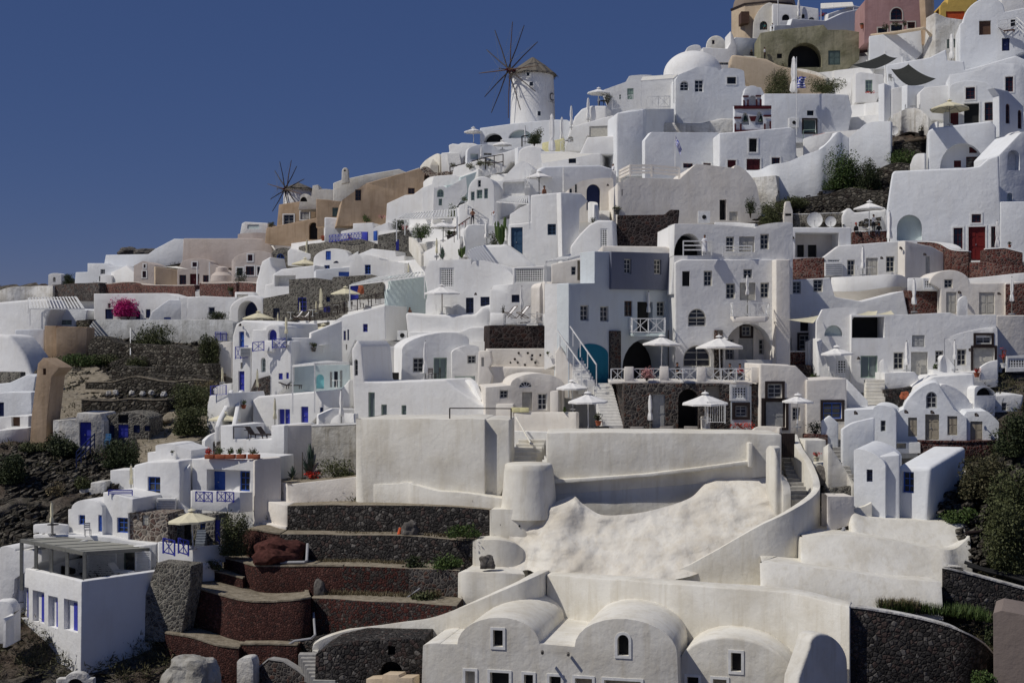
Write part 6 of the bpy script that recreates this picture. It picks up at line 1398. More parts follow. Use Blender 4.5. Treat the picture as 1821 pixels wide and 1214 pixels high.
# ================= upper right =================
Z(1421,220,4.05)
B('tall_white_house','tall smooth white house with aqua arched niche and red double door','house',
  "640,845 630,630 670,360 685,340 1200,318 1300,305 1360,250 1440,225 1450,560 1462,900",'blue_white',-5,
  "na 705 655 885 840 a .9;w+ 1112 750 1178 900 m;d+ 1220 742 1342 985 r;w+ 1383 740 1440 890 m;w+ 1243 652 1310 712 m",dep=7,bev=.3,base_y=900)
B('arch_loggia_house','white house with a great rounded loggia arch and red framed openings inside','house',
  "770,330 930,330 930,50 970,30 1380,-20 1420,20 1420,150 1340,270 1300,330",'blue_white',-4,"kh 1015 140 1335 318 w 1.8",dep=6,bev=.2)
B('loggia_back_wall','back wall of the great loggia arch with three red framed openings','wall',"1020,325 1020,140 1335,140 1335,320",'white',-4,"t 1115 265 1168 315 m;w 1203 238 1310 315 m;t 1225 168 1282 212 m",dep=.3,dy=1.7,ext=0,bev=0)
T('scroll_wall','curved white parapet left of the great loggia arch','wall',"770,330,345 800,290,345 820,240,345 850,215,345 905,210,345",'white',th=.5,dy=-.6,bev=.15)
T('stair_wall','white stair wall rising to the right of the loggia arch','wall',"1300,300,345 1350,260,345 1400,180,345 1560,60,345 1600,65,345",'white',th=.6,dy=-.8,bev=.15)
B('white_house','white house with pale arched niche at the right edge','house',"1450,900 1450,562 1700,560 1700,900",'blue_white',-2,"",dep=6,dy=.3)
B('white_house','shaded white house with pointed arch recess at the far right edge','house',"1445,570 1440,225 1600,60 1700,60 1700,570",'blue_white',10,"na 1497 497 1540 560 a .5;na 1500 190 1590 335 w .8",dep=5)
T('stone_wall','dark red stone wall curving down to the red door','wall',"850,850,960 1000,860,990 1100,910,1040 1220,920,1055",'redbrick',th=1.5,dy=-.3,cap=('white','all'))
T('stone_wall','dark red stone wall right of the red door','wall',"1340,905,1075 1480,895,1080 1612,925,1080",'redbrick',th=2,dy=-.6,cap=('white','rim'),sm=0)
T('stone_wall','red stone steps base below the red door','wall',"1225,1000,1060 1345,995,1080 1490,1020,1080 1640,1015,1080",'redbrick',th=1,dy=-1.0,sm=0)
UF('folded white parasol beside the red door at right',1428,700,890,905,dy=-1.6); UF('tall folded parasol beside the aqua arched niche',652,632,830,900,dy=-1.4)
PL('potted_plant','spiky little plant in a pot on the red stone wall',1517,890,35,48,'leaf_olive',60,.1,cat='potted plant',pot='terracotta',dy=-1.5)
B('white_terrace_house','white terrace back wall with curved end behind three people','wall',"305,750 310,660 340,610 370,608 400,640 635,615 640,830",'white',-4,"",dep=3,dy=3.5,bev=.2)
T('stone_wall','dark red stone parapet in front of the three people','wall',"378,778,870 630,772,870",'redbrick',th=.6,sm=0,cap=('white','all'))
U('open white parasol above the standing waiter',505,563,222,775,dy=-2,pole='paint_white')
person('man in pale blue shirt standing under the parasol leaning over a guest',538,780,125,'stand',30,'cloth_white','cloth_black','skin_tan',arms='fwd',dy=-3)
person('guest in dark clothes and red cap seated left of the waiter',412,820,108,'sit',30,'cloth_black','cloth_black','skin_tan',hair='cloth_red',dy=-1.5)
person('guest in dark shirt seated right of the waiter',575,820,108,'sit',-30,'cloth_black','cloth_navy','skin_tan',dy=-1.5)
dish('large white satellite dish on the flat roof',113,750,56,dy=-1.2); dish('smaller white satellite dish right of the large one',228,745,39,dy=-1.2)
T('dry_wall','pale dry stone wall behind the satellite dishes','wall',"-160,645,745 0,652,750 200,648,745 330,645,740",'greystone',th=1.5,cap=('old_white','all'))
T('dry_wall','dark dry stone wall above the satellite dishes','wall',"-170,560,640 0,540,650 200,500,640 400,470,620 640,480,620",'dryrock',th=3,dy=1,wob=.4)
T('dry_wall','upper dark dry stone wall below the green bushes','wall',"100,480,540 300,440,520 500,380,480 680,300,470",'dryrock',th=3,dy=2,wob=.5)
T('dry_wall','rough stone wall beside the white loggia house','wall',"560,330,480 700,290,480 800,290,470",'dryrock',th=3,dy=1,wob=.4)
PL('bush','big leafy green bush against the white sweeping wall',310,470,270,310,'leaf_green',4200,.22,dy=-1.5)
PL('bush','dark green bush right of the big leafy one',500,470,200,250,'leaf_dark',2600,.2,dy=-1.2)
PL('bush','green bush below the stone shed',750,295,240,110,'leaf_green',1800,.2,dy=-.5)
PL('bush','small olive bush on the dry stone wall',440,525,150,80,'leaf_olive',900,.18,dy=-1)
PL('bush','olive bush at the foot of the old buttress wall',-170,720,220,160,'leaf_olive',2400,.18,dy=-1); PL('bush','pale green bush above the dishes slope',-40,610,260,90,'leaf_olive',1800,.18,dy=-1)
PL('bush','tuft of pale green bush on the chimney wall',-120,660,100,120,'leaf_olive',700,.16,dy=-2)
B('stone_shed','dark stone shed with a flat plank roof','shed',"570,310 700,200 700,150 930,95 930,230 800,290",'dryrock',4,"k 880 140 928 205 g .3",dep=3,bev=.05)
T('plank_roof','weathered brown plank roof of the stone shed','roof',"680,128,150 800,112,130 930,88,106",'bark',th=3,row=250,dy=-.6,ext=0,sm=0)
chair('dark metal stool on the plank roof',742,108,0,dy=2.2); dish('pale satellite dish by the metal stool',680,85,34,dy=2)
PL('potted_plant','bare twiggy plant on the plank roof',880,85,80,90,'leaf_olive',60,.12,cat='potted plant',pot='dark',dy=2)
Z(1100,200,4.05)
T('sweeping_wall','great white wall sweeping up to the orange door and beyond','wall',
  "900,420,560,1.5 1010,412,600,.5 1100,375,620 1220,355,620 1330,310,610 1440,270,600 1500,225,585 1560,160,570 1590,140,560 1620,160,550 1660,185,540",'blue_white',th=1.2,bev=.12)
T('sweeping_wall','grey shaded wall continuing right of the green bush','wall',"1610,180,460 1640,190,470 1720,130,460 1800,75,450 1960,60,430",'blue_white',th=1.2,dy=.6,bev=.12)
B('church_front','white church front with red doors, small dark window and belfry base','church',
  "725,420 725,148 850,140 1240,105 1275,130 1290,420",'blue_white',2,"k+ 940 188 998 285 g .4;t+ 785 343 845 400 m;t+ 922 335 1020 415 m;w+ 1103 325 1162 375 m",dep=8,bev=.15)
B('chapel_block','white cubic block with a shaded front behind the small striped flag','house',
  "190,400 190,200 235,142 722,145 728,400",'blue_white',14,"w+ 465 367 535 400 m;w+ 610 365 665 400 m",dep=6,bev=.05,dy=-.3)
flag('small blue and white striped flag hanging on a pole before the chapel block',408,155,400,455,165,330,dy=-3.5)
# belfry
Z(1140,0,4.5)
R=B('belfry','white bell wall with maroon trims, two arched openings and a cross on top','bell tower',
  "748,1070 748,845 818,845 818,770 828,735 ~950,735,50 962,770 962,845 1042,845 1042,1070",'blue_white',2,
  "nh 800 900 868 1000 w .6;nh 915 890 980 1000 w .6;na 868 765 922 845 w .6;n 762 975 795 1055 w .2;n 1000 975 1032 1055 w .2",dep=.9,bev=.04,ext=0,Y=D(1340,290)-1.0)
Yb=D(1340,290)-1.18
def trim(x0,y0,x1,y1):
    m=MB(); a=P(qx(x0),qy(y1),Yb); b=P(qx(x1),qy(y0),Yb); m.box((a.x,a.y,a.z),(b.x,b.y+.14,b.z)); m.build('maroon_trim','maroon',R,world=True,smooth=0)
for t in((745,845,1043,872),(745,935,803,950),(982,920,1043,935),(748,1040,1042,1064),(748,990,760,1042),(793,990,805,1042),(985,990,998,1042),(1030,970,1042,1042),(815,765,862,777),(918,762,962,775),(818,800,830,855),(850,798,862,852),(920,795,932,850),(952,795,966,850)): trim(*t)
m=MB(); a=[P(qx(x),qy(y),Yb) for x,y in((866,932),(925,930),(912,970),(880,970))]; m.add([(p.x,p.y,p.z) for p in a]+[(p.x,p.y+.14,p.z) for p in a],[(0,1,2,3),(0,4,5,1),(1,5,6,2),(2,6,7,3),(3,7,4,0)]); m.build('maroon_trim','maroon',R,world=True,smooth=0)
for x,l in((835,'left'),(958,'right')):
    p=P(qx(x),qy(972),Yb+.5); m=MB(); m.lathe([(.30,0),(.24,.12),(.17,.4),(.14,.55),(.04,.62),(.04,.8)],14,c=p); o=m.build('bell','bronze',loc=p); tag(o,'small bronze bell hanging in the %s arch of the white belfry'%l,'bell',None)
m=MB(); p=P(qx(888),qy(690),Yb+.5); m.bar(p,p+Vector((0,0,-.9)),.07); m.bar(p+Vector((-.28,0,-.25)),p+Vector((.28,0,-.25)),.07); m.build('cross','paint_white',R,world=True,smooth=0)
B('rounded_house','white rounded house with arched niche, two small windows and curling pipe','house',
  "305,985 275,880 275,640 300,600 430,545 ~620,560,20 640,560 ~825,575,22 835,690 960,700 985,750 985,1010 750,1010 490,960",'blue_white',2,
  "wa 312 648 382 725 w .4;w 428 640 498 738 w;w+ 688 618 760 672 k",dep=5,bev=.35)
p=P(qx(415),qy(600),D(1232,200)+3); m=MB(); rr=235/4.5/F*p.y
prof=[(rr*math.cos(a*math.pi/2/14),rr*.80*math.sin(a*math.pi/2/14)) for a in range(14)]+[(.02,rr*.80)]
m.lathe([(rr,-2)]+prof,48,c=p); o=m.build('white_dome','white',loc=p,smooth=50); tag(o,'large smooth white dome against the sky','dome')
B('vault_end','small white vault rising behind the big white dome','house',"360,420 362,400 ~480,380,30 560,440",'white',0,"",dep=4,Y=D(1240,130)+6)
B('cream_vault','small cream yellow vault with one tiny window above the dome','house',"490,400 520,375 ~690,385,95 705,440 560,440",'beige' if 0 else 'cream',-6,"w 568 322 588 355 v",dep=5,Y=D(1275,120)+5,bev=.15)
B('white_house','stepped white walls between the dome and the brown church','house',"495,440 495,380 690,390 715,345 715,250 735,280 765,370 765,430 720,560 640,560",'white',2,"w 625 500 700 520 e",dep=4,dy=3,base_y=640)
B('rock_band','pale grey natural rock ledge under the rounded house','rock',"110,1050 130,1010 200,980 480,985 640,945 760,950 760,1060",'old_white',0,"",dep=3,bev=.3,dy=.3)
B('tan_rock_wall','weathered tan rock wall under the old path','wall',"850,600 715,520 720,440 760,440 1000,470 1100,520 1400,600 1480,640 1470,760 1000,760",'tan' if 0 else 'beige',-4,"",dep=4,dy=1,bev=.3)
T('path_parapet','grey plaster parapet of the old path above the tan rock','wall',"718,432,510 850,445,520 990,470,540 1060,500,570 1200,540,600 1400,580,620 1480,625,640",'old_white',th=.6,dy=.6,wob=.2,bev=.1)
B('olive_building','old olive grey building with a wide dark arch and crumbling plaster','house',
  "955,470 955,265 1100,240 1460,200 1495,240 1640,240 1760,260 1745,480 1640,560 1480,600 1060,500",'olive',-3,"ka 1175 342 1448 540 k 2.2;k 1088 430 1128 468 g .2;t 1498 405 1595 520 G",dep=7,bev=.05,dy=1,base_y=640)
m=MB()
for (x0,y0,x1,y1) in((1462,270,1478,545),): 
    pass
# brown church dome with octagonal drum
pc=P(qx(985),qy(330),D(1360,100)+12); sc=pc.y/F/4.5; m=MB(); r8=262*sc; zb=0; zt=(330-85)*sc
m.lathe([(r8,-2),(r8,zt)],8,c=pc); Rd=root('domed_church','old tan stone church with a brown dome at the top edge','church',pc)
m.build('drum','beige',Rd,world=True,smooth=0)
m=MB(); m.lathe([(r8*1.03,zt),(r8*1.03,zt+.25)],8,c=pc); m.build('cornice','darkwood',Rd,world=True,smooth=0)
m=MB(); m.lathe([(r8*.95*math.cos(a*math.pi/24),zt+.2+r8*.8*math.sin(a*math.pi/24)) for a in range(12)],32,c=pc); m.build('dome','dome_brown',Rd,world=True,smooth=50)
m=MB(); 
m.box((pc.x-r8*.86,pc.y-r8*1.0,pc.z+zt*.35),(pc.x-r8*.62,pc.y-r8*.5,pc.z+zt*.72)); m.build('window','brownwood',Rd,world=True,smooth=0)
B('cream_apse','tall cream arched apse wall with an arched doorway beside the brown dome','house',"895,330 900,190 ~1060,60,80 1060,300",'cream',-6,"ka 950 170 1010 240 G .5",dep=9,Y=D(1350,95)+5,bev=.1)
B('white_house','white flat house with two dark arched windows near the top edge','house',"1055,320 1055,30 1250,45 1420,70 1425,170 1200,160",'white',-3,"ka 1128 115 1188 165 g .3;ka 1285 112 1310 148 g .3;wa 1340 138 1390 170 g",dep=6,Y=D(1400,90)+4)
B('shaded_wall','long violet grey shaded white wall under the top left terrace','wall',"1060,270 1065,200 1195,200 1210,150 1480,165 1620,100 1800,60 1800,260 1480,240",'blue_white',26,"",dep=4,Y=D(1420,100)+2,bev=.1)
person('person in teal shirt on the path above the old olive building',990,262,62,'stand',0,'cloth_teal','cloth_black','skin',dy=0)
person('person in pale top beside the teal shirted one',1052,262,60,'stand',20,'cloth_white','cloth_black','skin_tan',dy=0)
person('person in white shirt standing at the old path parapet',990,478,98,'stand',60,'cloth_white','cloth_black','skin_tan',dy=1.5)
person('person in black sitting at the old path parapet',883,465,66,'sit',0,'cloth_black','cloth_black','skin_tan',dy=1.5)
B('violet_wall','violet grey shaded wall behind the small tree','wall',"760,430 735,320 760,300 955,310 958,460",'blue_white',26,"w 930 400 955 445 g",dep=3,dy=4,base_y=560)
PL('tree','small windswept tree by the violet wall',828,430,100,130,'leaf_olive',700,.16,cat='tree',dy=3)
for x,y,l in((848,240,'left'),(942,262,'right')):
    p=at(x,y+30,4); m=MB(); m.lathe([(.42,0),(.34,.2),(.24,.6),(.18,.8),(.04,.9),(.04,1.2)],14,c=p); o=m.build('bell','bronze',loc=p); tag(o,'old dark bell hanging on the beam before the brown church, %s one'%l,'bell')
m=MB(); a=at(745,215,4.5); b=at(1060,225,4.5); m.bar(a,b,.1)
for t in(.22,.45,.52): q=a.lerp(b,t); m.bar(q,q-Vector((0,0,2.0)),.3 if t>.4 else .08)
o=m.build('bell_beam','greypole',loc=a,smooth=0); tag(o,'beam on posts carrying the old bells before the brown church','beam')
B('small_belfry','weathered white little bell stand left of the bell beam','bell tower',"762,310 762,200 825,200 825,310",'old_white',0,"k 775 215 812 255 g .3",dep=1,dy=4,bev=.03)
postobj('tall thin white flag mast at the top edge',1096,-40,190,dy=3,r=.08,name='mast'); UF('folded white parasol at the very top edge',1262,-5,130,150,dy=2)
PL('bush','dry flowering bush on the tan rock, left',1100,745,220,240,'leaf_olive',2600,.18,dy=-.4); PL('bush','yellow green flowering bush on the tan rock, right',1480,745,300,150,'leaf_olive',2600,.18,dy=-.4)
PL('bush','thin green bush hanging from the old path parapet',1120,600,110,110,'leaf_olive',500,.16,dy=0)
UF('tall folded white parasol beside the blue flag',1222,455,740,760,dy=-1,w=1.1); flag('blue and white flag on a tall white mast beside the folded parasol',1245,455,1060,1320,615,705,dy=-1.6,drape=False)
B('white_house','long white shaded wall with a small dark door and window above the church','house',
  "985,1060 985,750 1500,750 1660,760 1690,900 1640,1060",'blue_white',4,"k# 1300 960 1398 1060 G .3;w 1328 885 1382 925 k",dep=5,bev=.1)
aircon('square fan unit on the long white wall',1222,1020,dy=-2,w=1.2,h=1.1)
RL('balcony_railing','pale green rail before the small dark door',"1298,1110 1400,1105",1.0,'n','sage',dy=-1.2,step=1.5)
T('orange_door','orange wooden door set in the sweeping white wall','door',"1378,1085,1200 1470,1065,1170",'orange',th=.2,sm=0,dy=-1.9,ext=0,bev=.01)
B('door_wall','small white wall framing the orange door','wall',"1300,1210 1300,1110 1380,1085 1480,1065 1540,1060 1540,1150",'white',-8,"",dep=.6,dy=-1.2,bev=.05)
# left upper terrace (C4 left)
B('terrace_house','white house with sage doors and pale canopy beside the big white dome','house',
  "0,870 0,620 110,610 270,640 275,870",'white',0,"k 190 735 265 785 g .4;t 10 650 60 740 s",dep=5,dy=.5)
pergola('pale tent canopy beside the big white dome','canopy',(0,648,170),(262,628,170),(292,600,178),(15,618,178),3,n=4,cover='canvas',posts=(0,1))
RL('balcony_railing','white cross railing right end of the upper terrace',"45,868 232,862",1.4,'x','paint_white',Y=D(1170,262)+.2)
T('terrace_wall','tall plain white terrace wall with rounded corner below the cross railings','wall',"-170,900,1200 -50,875,1200 40,870,1180 265,870,1000",'blue_white',th=3,sm=0)
T('terrace_wall','white shaded return wall beside the rounded house','wall',"265,770,990 300,980,1000 310,985,1000",'blue_white',th=1,sm=0,dy=.5)
# ---- C5 far right top
Z(1460,0,4.5)
B('pink_house','faded pink house with cream quoins, round arched window and flower boxes','house',
  "345,275 350,5 375,-20 860,-60 870,230",'pink',-3,"wa= 558 65 650 160 m;w= 455 225 530 265 k;w= 560 200 650 250 k;w= 693 178 752 228 m",dep=7,dy=3,bev=.05,base_y=480)
B('tan_corner','tan corner wall with cream edge at the right of the pink house','house',"850,280 828,-40 905,-60 915,310",'tan',28,"",anc=(840,480),dy=2.4)
B('white_wall','white plaster base wall under the pink house with a shaded right flank','wall',"390,470 385,290 815,235 815,420 700,470",'old_white' if 0 else 'blue_white',-3,"",dep=6,dy=2.2,base_y=520,bev=.08)
T('ledge','cream ledge between the pink house and its white base','ledge',"350,278,292 560,255,270 820,212,228 920,300,315,2",'beige',th=1,row=520,dy=1.6,sm=0,ext=0)
for x,y,s_,l in((515,240,70,'left'),(600,215,90,'middle'),(670,215,50,'right')): PL('flower_box_plant','dark plant on the pink house ledge, %s'%l,x,y,s_,55,'leaf_dark',200,.14,cat='plant',dy=D(1590,115)-D(1590,50)+1)
PL('potted_plant','small dark potted plant on the terrace left of the pink house',330,230,50,45,'leaf_dark',150,.12,cat='potted plant',pot='terracotta',dy=1)
B('white_block','white block and terrace left of the pink house','house',"30,230 60,110 260,45 345,60 345,230",'white',20,"",dep=4,dy=5,base_y=230)
pergola('pale canopy on posts above the top left terrace','canopy',(0,70,210),(260,50,210),(250,20,216),(0,30,216),2.5,n=4,cover='canvas',posts=(0,1))
PL('flowering_plant','dark red bougainvillea at the left end of the top terrace',15,135,80,40,'flower_red',150,.15,cat='plant',dy=2)
B('yellow_house','bright yellow house with curved shapes and an ochre band near the top edge','house',"955,160 955,60 ~1010,40,30 1030,-40 1260,-60 1240,60 1150,160",'ochre',-4,"n 1000 92 1150 158 o .1",dep=5,dy=5,base_y=400,bev=.1)
B('grey_house','grey weathered wall with two narrow shuttered windows behind a folded parasol','house',"915,390 915,100 1000,140 1140,160 1120,300 1100,470",'grey_plaster' if 0 else 'old_white',6,"t 1008 315 1028 388 G;t 1055 312 1075 380 G",dep=4,dy=2,base_y=480)
B('round_top_house','tall white round-topped house with one dark square window','house',
  "1108,490 1110,190 1135,180 ~1470,95,150 1640,60 1640,420 1570,440 1400,520",'blue_white',-4,"k 1265 165 1360 280 v .3;d 1448 305 1510 408 n;w 1518 158 1555 215 k",dep=7,bev=.15)
B('roof_house','white roofs in the top right corner with rails','house',"1460,100 1440,-20 1700,-60 1700,60",'white',-4,"",dep=5,dy=4,base_y=200)
RL('terrace_railing','white rails round the little terrace with a deck chair',"1415,280 1565,250,-.5 1640,320",1.8,'h','paint_white',dy=-1.5,th=.05); sunbed('brown deck chair on the small railed terrace at the right edge',1490,265,60,'brownwood',None,35,dy=-.8)
UF('tall folded white parasol before the grey house',1045,270,470,490,dy=-1)
B('white_step_wall','long white stepped roofs beneath the round-topped house','house',"545,720 520,520 870,460 1000,395 1010,485 1145,490 1150,560 1270,530 1560,445 1640,480 1640,620 1200,640 820,760",'blue_white',-6,"",dep=5,dy=.5,base_y=760,bev=.15)
B('white_house','white house with maroon window at the right edge','house',"1030,700 1030,600 1280,560 ~1620,540,40 1640,760",'blue_white',-3,"w+ 1475 615 1538 735 m",dep=5,dy=.3,base_y=800)
sail('dark triangular shade sail, left one of two','shade_sail',((250,520,158),(510,432,158),(612,462,156),(435,550,152)),'sail_dark',.3)
sail('dark triangular shade sail, right one of two','shade_sail',((560,552,152),(700,515,150),(920,630,146),(700,685,146)),'sail_dark',.5)
for x,yt,yb,l in((515,415,660,'left sail, tallest'),(652,455,620,'between the two sails'),(697,505,700,'before the right sail')): postobj('white mast carrying the dark shade sails, '+l,x,yt,yb,dy=-2.5,r=.14,name='sail_mast')
B('white_house','white terrace house with sage door left of the dark sails','house',"275,745 275,590 310,575 500,600 505,670 440,750",'white',-6,"w 355 640 412 740 s",dep=4)
B('white_block','white block with shaded violet right face under the dark sails','house',"565,870 565,710 690,680 690,870",'white',-6,"",dep=4,dy=.2)
B('violet_face','violet shaded face of the block beneath the sails','wall',"690,870 690,682 828,685 785,860",'blue_white',24,"",dep=3)
B('violet_face','violet shaded strip left of the block beneath the sails','wall',"505,900 505,665 565,690 565,760 600,870 520,905",'blue_white',26,"",dep=3)
PL('potted_plant','pink flowers at the left end of the long shaded wall',400,750,90,30,'flower_red',120,.12,cat='plant',dy=-1)
chair('white chair under the left dark sail',560,650,20,mat='greypole',dy=-1); chair('second chair under the left dark sail',610,655,-40,mat='greypole',dy=-1)
B('vault_house','white vaulted house with maroon windows, dark doorway and two arched side windows','house',
  "980,1000 980,890 1030,780 1030,700 ~1370,700,55 1420,765 1430,1010",'blue_white',-8,"w+ 1158 700 1232 795 m;t 1035 880 1100 1000 m;k+ 1145 828 1265 985 g .6;w+ 1310 820 1380 965 m;Rwa 1478 830 1512 990 m;Rwa 1575 880 1605 1030 m",dep=7,bev=.15)
B('flank_house','shaded white flank with two tall arched maroon windows','wall',"1428,1010 1425,765 1380,700 1500,730 1620,850 1640,1060",'blue_white',22,"wa 1478 830 1512 990 m;wa 1575 880 1608 1032 m",dep=4,dy=.2)
U('very wide cream parasol before the maroon doors',1030,805,310,1000,'canvas_cream',dy=-2.2)
B('arched_recess','white wall with a grey half arch behind the wide cream parasol','wall',"790,880 790,740 830,700 1030,680 1030,880",'white',-4,"kh 870 740 1100 900 a .8" if 0 else "",dep=3,dy=1)
T('balcony_parapet','white balcony parapet before the maroon doors, curved left end','wall',"860,1040,1150,.8 880,1000,1150 930,970,1150",'white',th=.5,dy=-.4,bev=.15)
T('terrace_wall','stepped rocky white slope with plants left of the wide parasol','wall',"640,900,1020 700,860,1000 780,880,1010 860,930,1040",'old_white',th=3,wob=.5)
T('stair_parapet','white curving stair parapet at the right edge below the flank','wall',"1360,1214,1260 1450,1140,1240 1520,1070,1200 1590,1050,1160",'white',th=.5,dy=-1)
# ================= windmill terrace, centre top (C3) =================
Z(740,20,3.57)
windmill('large white windmill with grey thatched cap and twelve bare spars',600,880,408,715,295,(590,395),300,52,dy=8,text=True,spin=.07,wins='710 427 28 32 w;730 488 30 34 w;777 672 28 36 w')
B('windmill_terrace','white terrace house with two oval dark openings under the windmill','house',
  "405,830 405,742 600,715 745,700 880,688 960,690 1000,720 1000,800 650,850",'blue_white',-3,"kh 428 775 552 832 g 1.2;kh 585 752 735 805 a .8",dep=8,bev=.1,dy=2)
U('open white parasol against the sky left of the windmill terrace',365,740,118,845,dy=0,pole='paint_white'); U('pale open parasol below the oval openings',548,822,125,880,dy=-.5,pole='paint_white')
B('stair_house','white stepped parapets and stairs at the skyline left of the parasol','house',"160,980 158,900 210,895 205,850 230,840 270,845 285,835 360,838 400,850 300,930 280,980",'white',-6,"",dep=4,dy=1,bev=.15)
T('stair_wall','old cream curved stair wall on the skyline','wall',"25,985,1000 60,945,995 130,905,985 150,915,990",'cream',th=3,dy=1)
S('skyline_stairs','white steps climbing at the skyline',245,975,235,905,80,6,rise_dep=2,dyb=-.5); S('skyline_stairs','old cream steps beside the curved stair wall',115,985,140,925,50,7,'cream',rise_dep=2,dyb=-.2)
B('vault_house','low white vaulted house with a shaded front and folded parasol','house',"320,960 325,890 ~515,880,40 640,880 640,940",'blue_white',16,"k 345 905 395 940 a .4;w 430 900 480 915 e",dep=5)
B('terrace_block','long white sloping terrace wall below the windmill','wall',"215,1040 240,990 645,870 740,850 740,950 600,960 552,960",'white',-5,"",dep=4,bev=.12)
B('white_block','white shaded block right of the sloping terrace wall','wall',"645,960 645,865 735,855 735,950",'blue_white',20,"",dep=3,dy=-.3)
RL('terrace_railing','dark curving rail on the rose terrace',"215,1065 300,1045 440,1005 552,985",1.5,'n','darkwood',dy=-.6,th=.09,step=1.5)
m=MB(); q=[at(x,y,-.6) for x,y in((215,1018),(300,1000),(430,958),(500,965),(552,955))]; m.tube(q,.07); o=m.build('rail','darkwood',loc=q[0]); tag(o,'bent dark handrail above the rose terrace','handrail')
for x,y,l in((340,1005,'left'),(405,985,'middle'),(460,985,'right')): PL('plant','dark leafy shrub on the rose terrace, %s'%l,x,y,60,50,'leaf_olive',260,.13,cat='plant',dy=-.3)
UF('folded white parasol before the low vaulted house',415,858,925,935,dy=-1,w=1.3); UF('folded white parasol before the right oval opening',692,730,800,830,dy=-.6)
UF('tall folded white parasol left of the two near the yellow cushions',862,652,890,905,dy=-1.5); UF('second tall folded white parasol near the yellow cushions',925,672,825,850,dy=-1.2); UF('folded white parasol on the rounded skyline slope',985,600,722,740,dy=-1); UF('folded white parasol beside the round topiary by the terrace cafe',1092,550,680,690,dy=-1.5)
PL('topiary','round dark clipped tree on the white terrace',750,858,92,100,'leaf_dark',2400,.13,cat='tree',dy=-1.2); PL('topiary','round dark clipped bush beside the cafe parasol',1140,672,56,56,'leaf_green',900,.12,cat='bush',dy=-1); PL('bush','loose pale bush behind the round clipped tree',780,800,70,70,'leaf_olive',500,.14,dy=0)
m=MB(); p=at(672,865,-1); q=p+Vector((0,0,1.4)); m.bar(p,q,.16); m.bar(q,q+Vector((.8,0,.08)),.14); o=m.build('dark_post','dark',loc=p,smooth=0); tag(o,'thick dark post with a short arm beside the clipped tree','post')
T('bench_cushions','row of pale yellow cushions on the terrace bench','bench',"798,835,890 850,825,885 940,805,870",'yellow_cush',th=.8,dy=-1,bev=.1)
B('round_slope','white rounded slope studded with black stones below the yellow cushions','wall',"640,1010 650,900 ~800,890,40 920,890 1040,900 1085,800 1270,790 1270,910 1080,910 900,1000",'white',-4,"",dep=4,bev=.3)
RL('balcony_railing','white cross railing by the yellow cushions',"918,895 1030,868",1.3,'x','paint_white',dy=-1.4)
B('white_house','white sloping roof house with round niche and pale panel right of the cushions','house',"940,830 1000,730 1250,660 1270,700 1265,800 1085,790 1050,830",'white',-4,"na 965 795 998 830 e .3;n 1100 728 1258 800 e .1",dep=4,dy=.6,bev=.12)
B('white_slope','white rounded slope on the skyline left of the cafe terrace','house',"960,740 1005,670 1050,620 1110,600 1210,600 1210,690",'white',-4,"",dep=4,dy=1,bev=.25)
B('cafe_house','white cafe house with sage door and pale canopy on the skyline','house',"1205,660 1215,560 1190,500 1330,450 1350,415 ~1500,410,8 1640,400 1640,640 1240,640",'white',-3,"t 1340 490 1380 560 s;w 1290 530 1300 560 s",dep=5,dy=1,bev=.12)
U('open white parasol on the skyline cafe terrace',1155,490,145,610,dy=-.3,pole='paint_white')
PL('plant','leafy climber under the skyline cafe parasol',1215,595,80,80,'leaf_olive',300,.14,cat='plant',dy=.3)
person('waiter in white shirt and dark trousers under the skyline parasol',1160,612,58,'stand',-40,'cloth_white','cloth_black','skin_tan',dy=0); table('dark table beside the skyline waiter',1190,605,dy=-.3,mat='dark',r=.5)
RL('balcony_railing','white cross railing left end of the upper terrace',"1245,628 1375,605",1.4,'x','paint_white',Y=D(1110,290)+.2)
B('tall_wall','tall white shaded wall with rounded edge under the upper terrace','wall',"1275,980 1270,700 1275,645 1450,620 1455,980",'blue_white',8,"",dep=5,bev=.2)
sail('pale sail canopy over the white bench','awning',((790,905,150),(955,895,150),(1130,905,150),(800,965,146)),'canvas',.1)
B('white_house','white house with one small dark window under the pale sail','house',"785,1010 800,960 955,935 955,900 1170,905 1170,1000 940,1020",'white',-4,"w 968 935 1015 965 k",dep=4)
B('shaded_house','shaded white wall left of the slender white post','wall',"930,1165 780,1060 785,1000 820,985 1170,975 1250,1000 1230,1060",'blue_white',18,"",dep=4,dy=-.5,bev=.25)
B('white_house','white block with sunlit top where a person leans','house',"1105,1140 1110,1060 1230,1010 1270,1010 1265,1140",'white',-3,"",dep=3,dy=.5)
person('dark haired person in white shirt behind the railed roof',1250,1060,90,'stand',-50,'cloth_white','cloth_navy','skin',dy=1)
B('white_house','white rounded terrace front with barrel corner below the sail','house',"480,1100 560,1050 645,960 680,950 ~740,1000,5 700,1090 640,1140",'white',-6,"",dep=4,bev=.35)
Z(0,0,1)
postobj('slender tall white post rising before the shaded wall',1002,297,337,dy=-1,r=.1)
RL('balcony_railing','white cross gate beside the open roof parasol',"934,328 945,326",1.6,'x','paint_white',dy=-1.5)
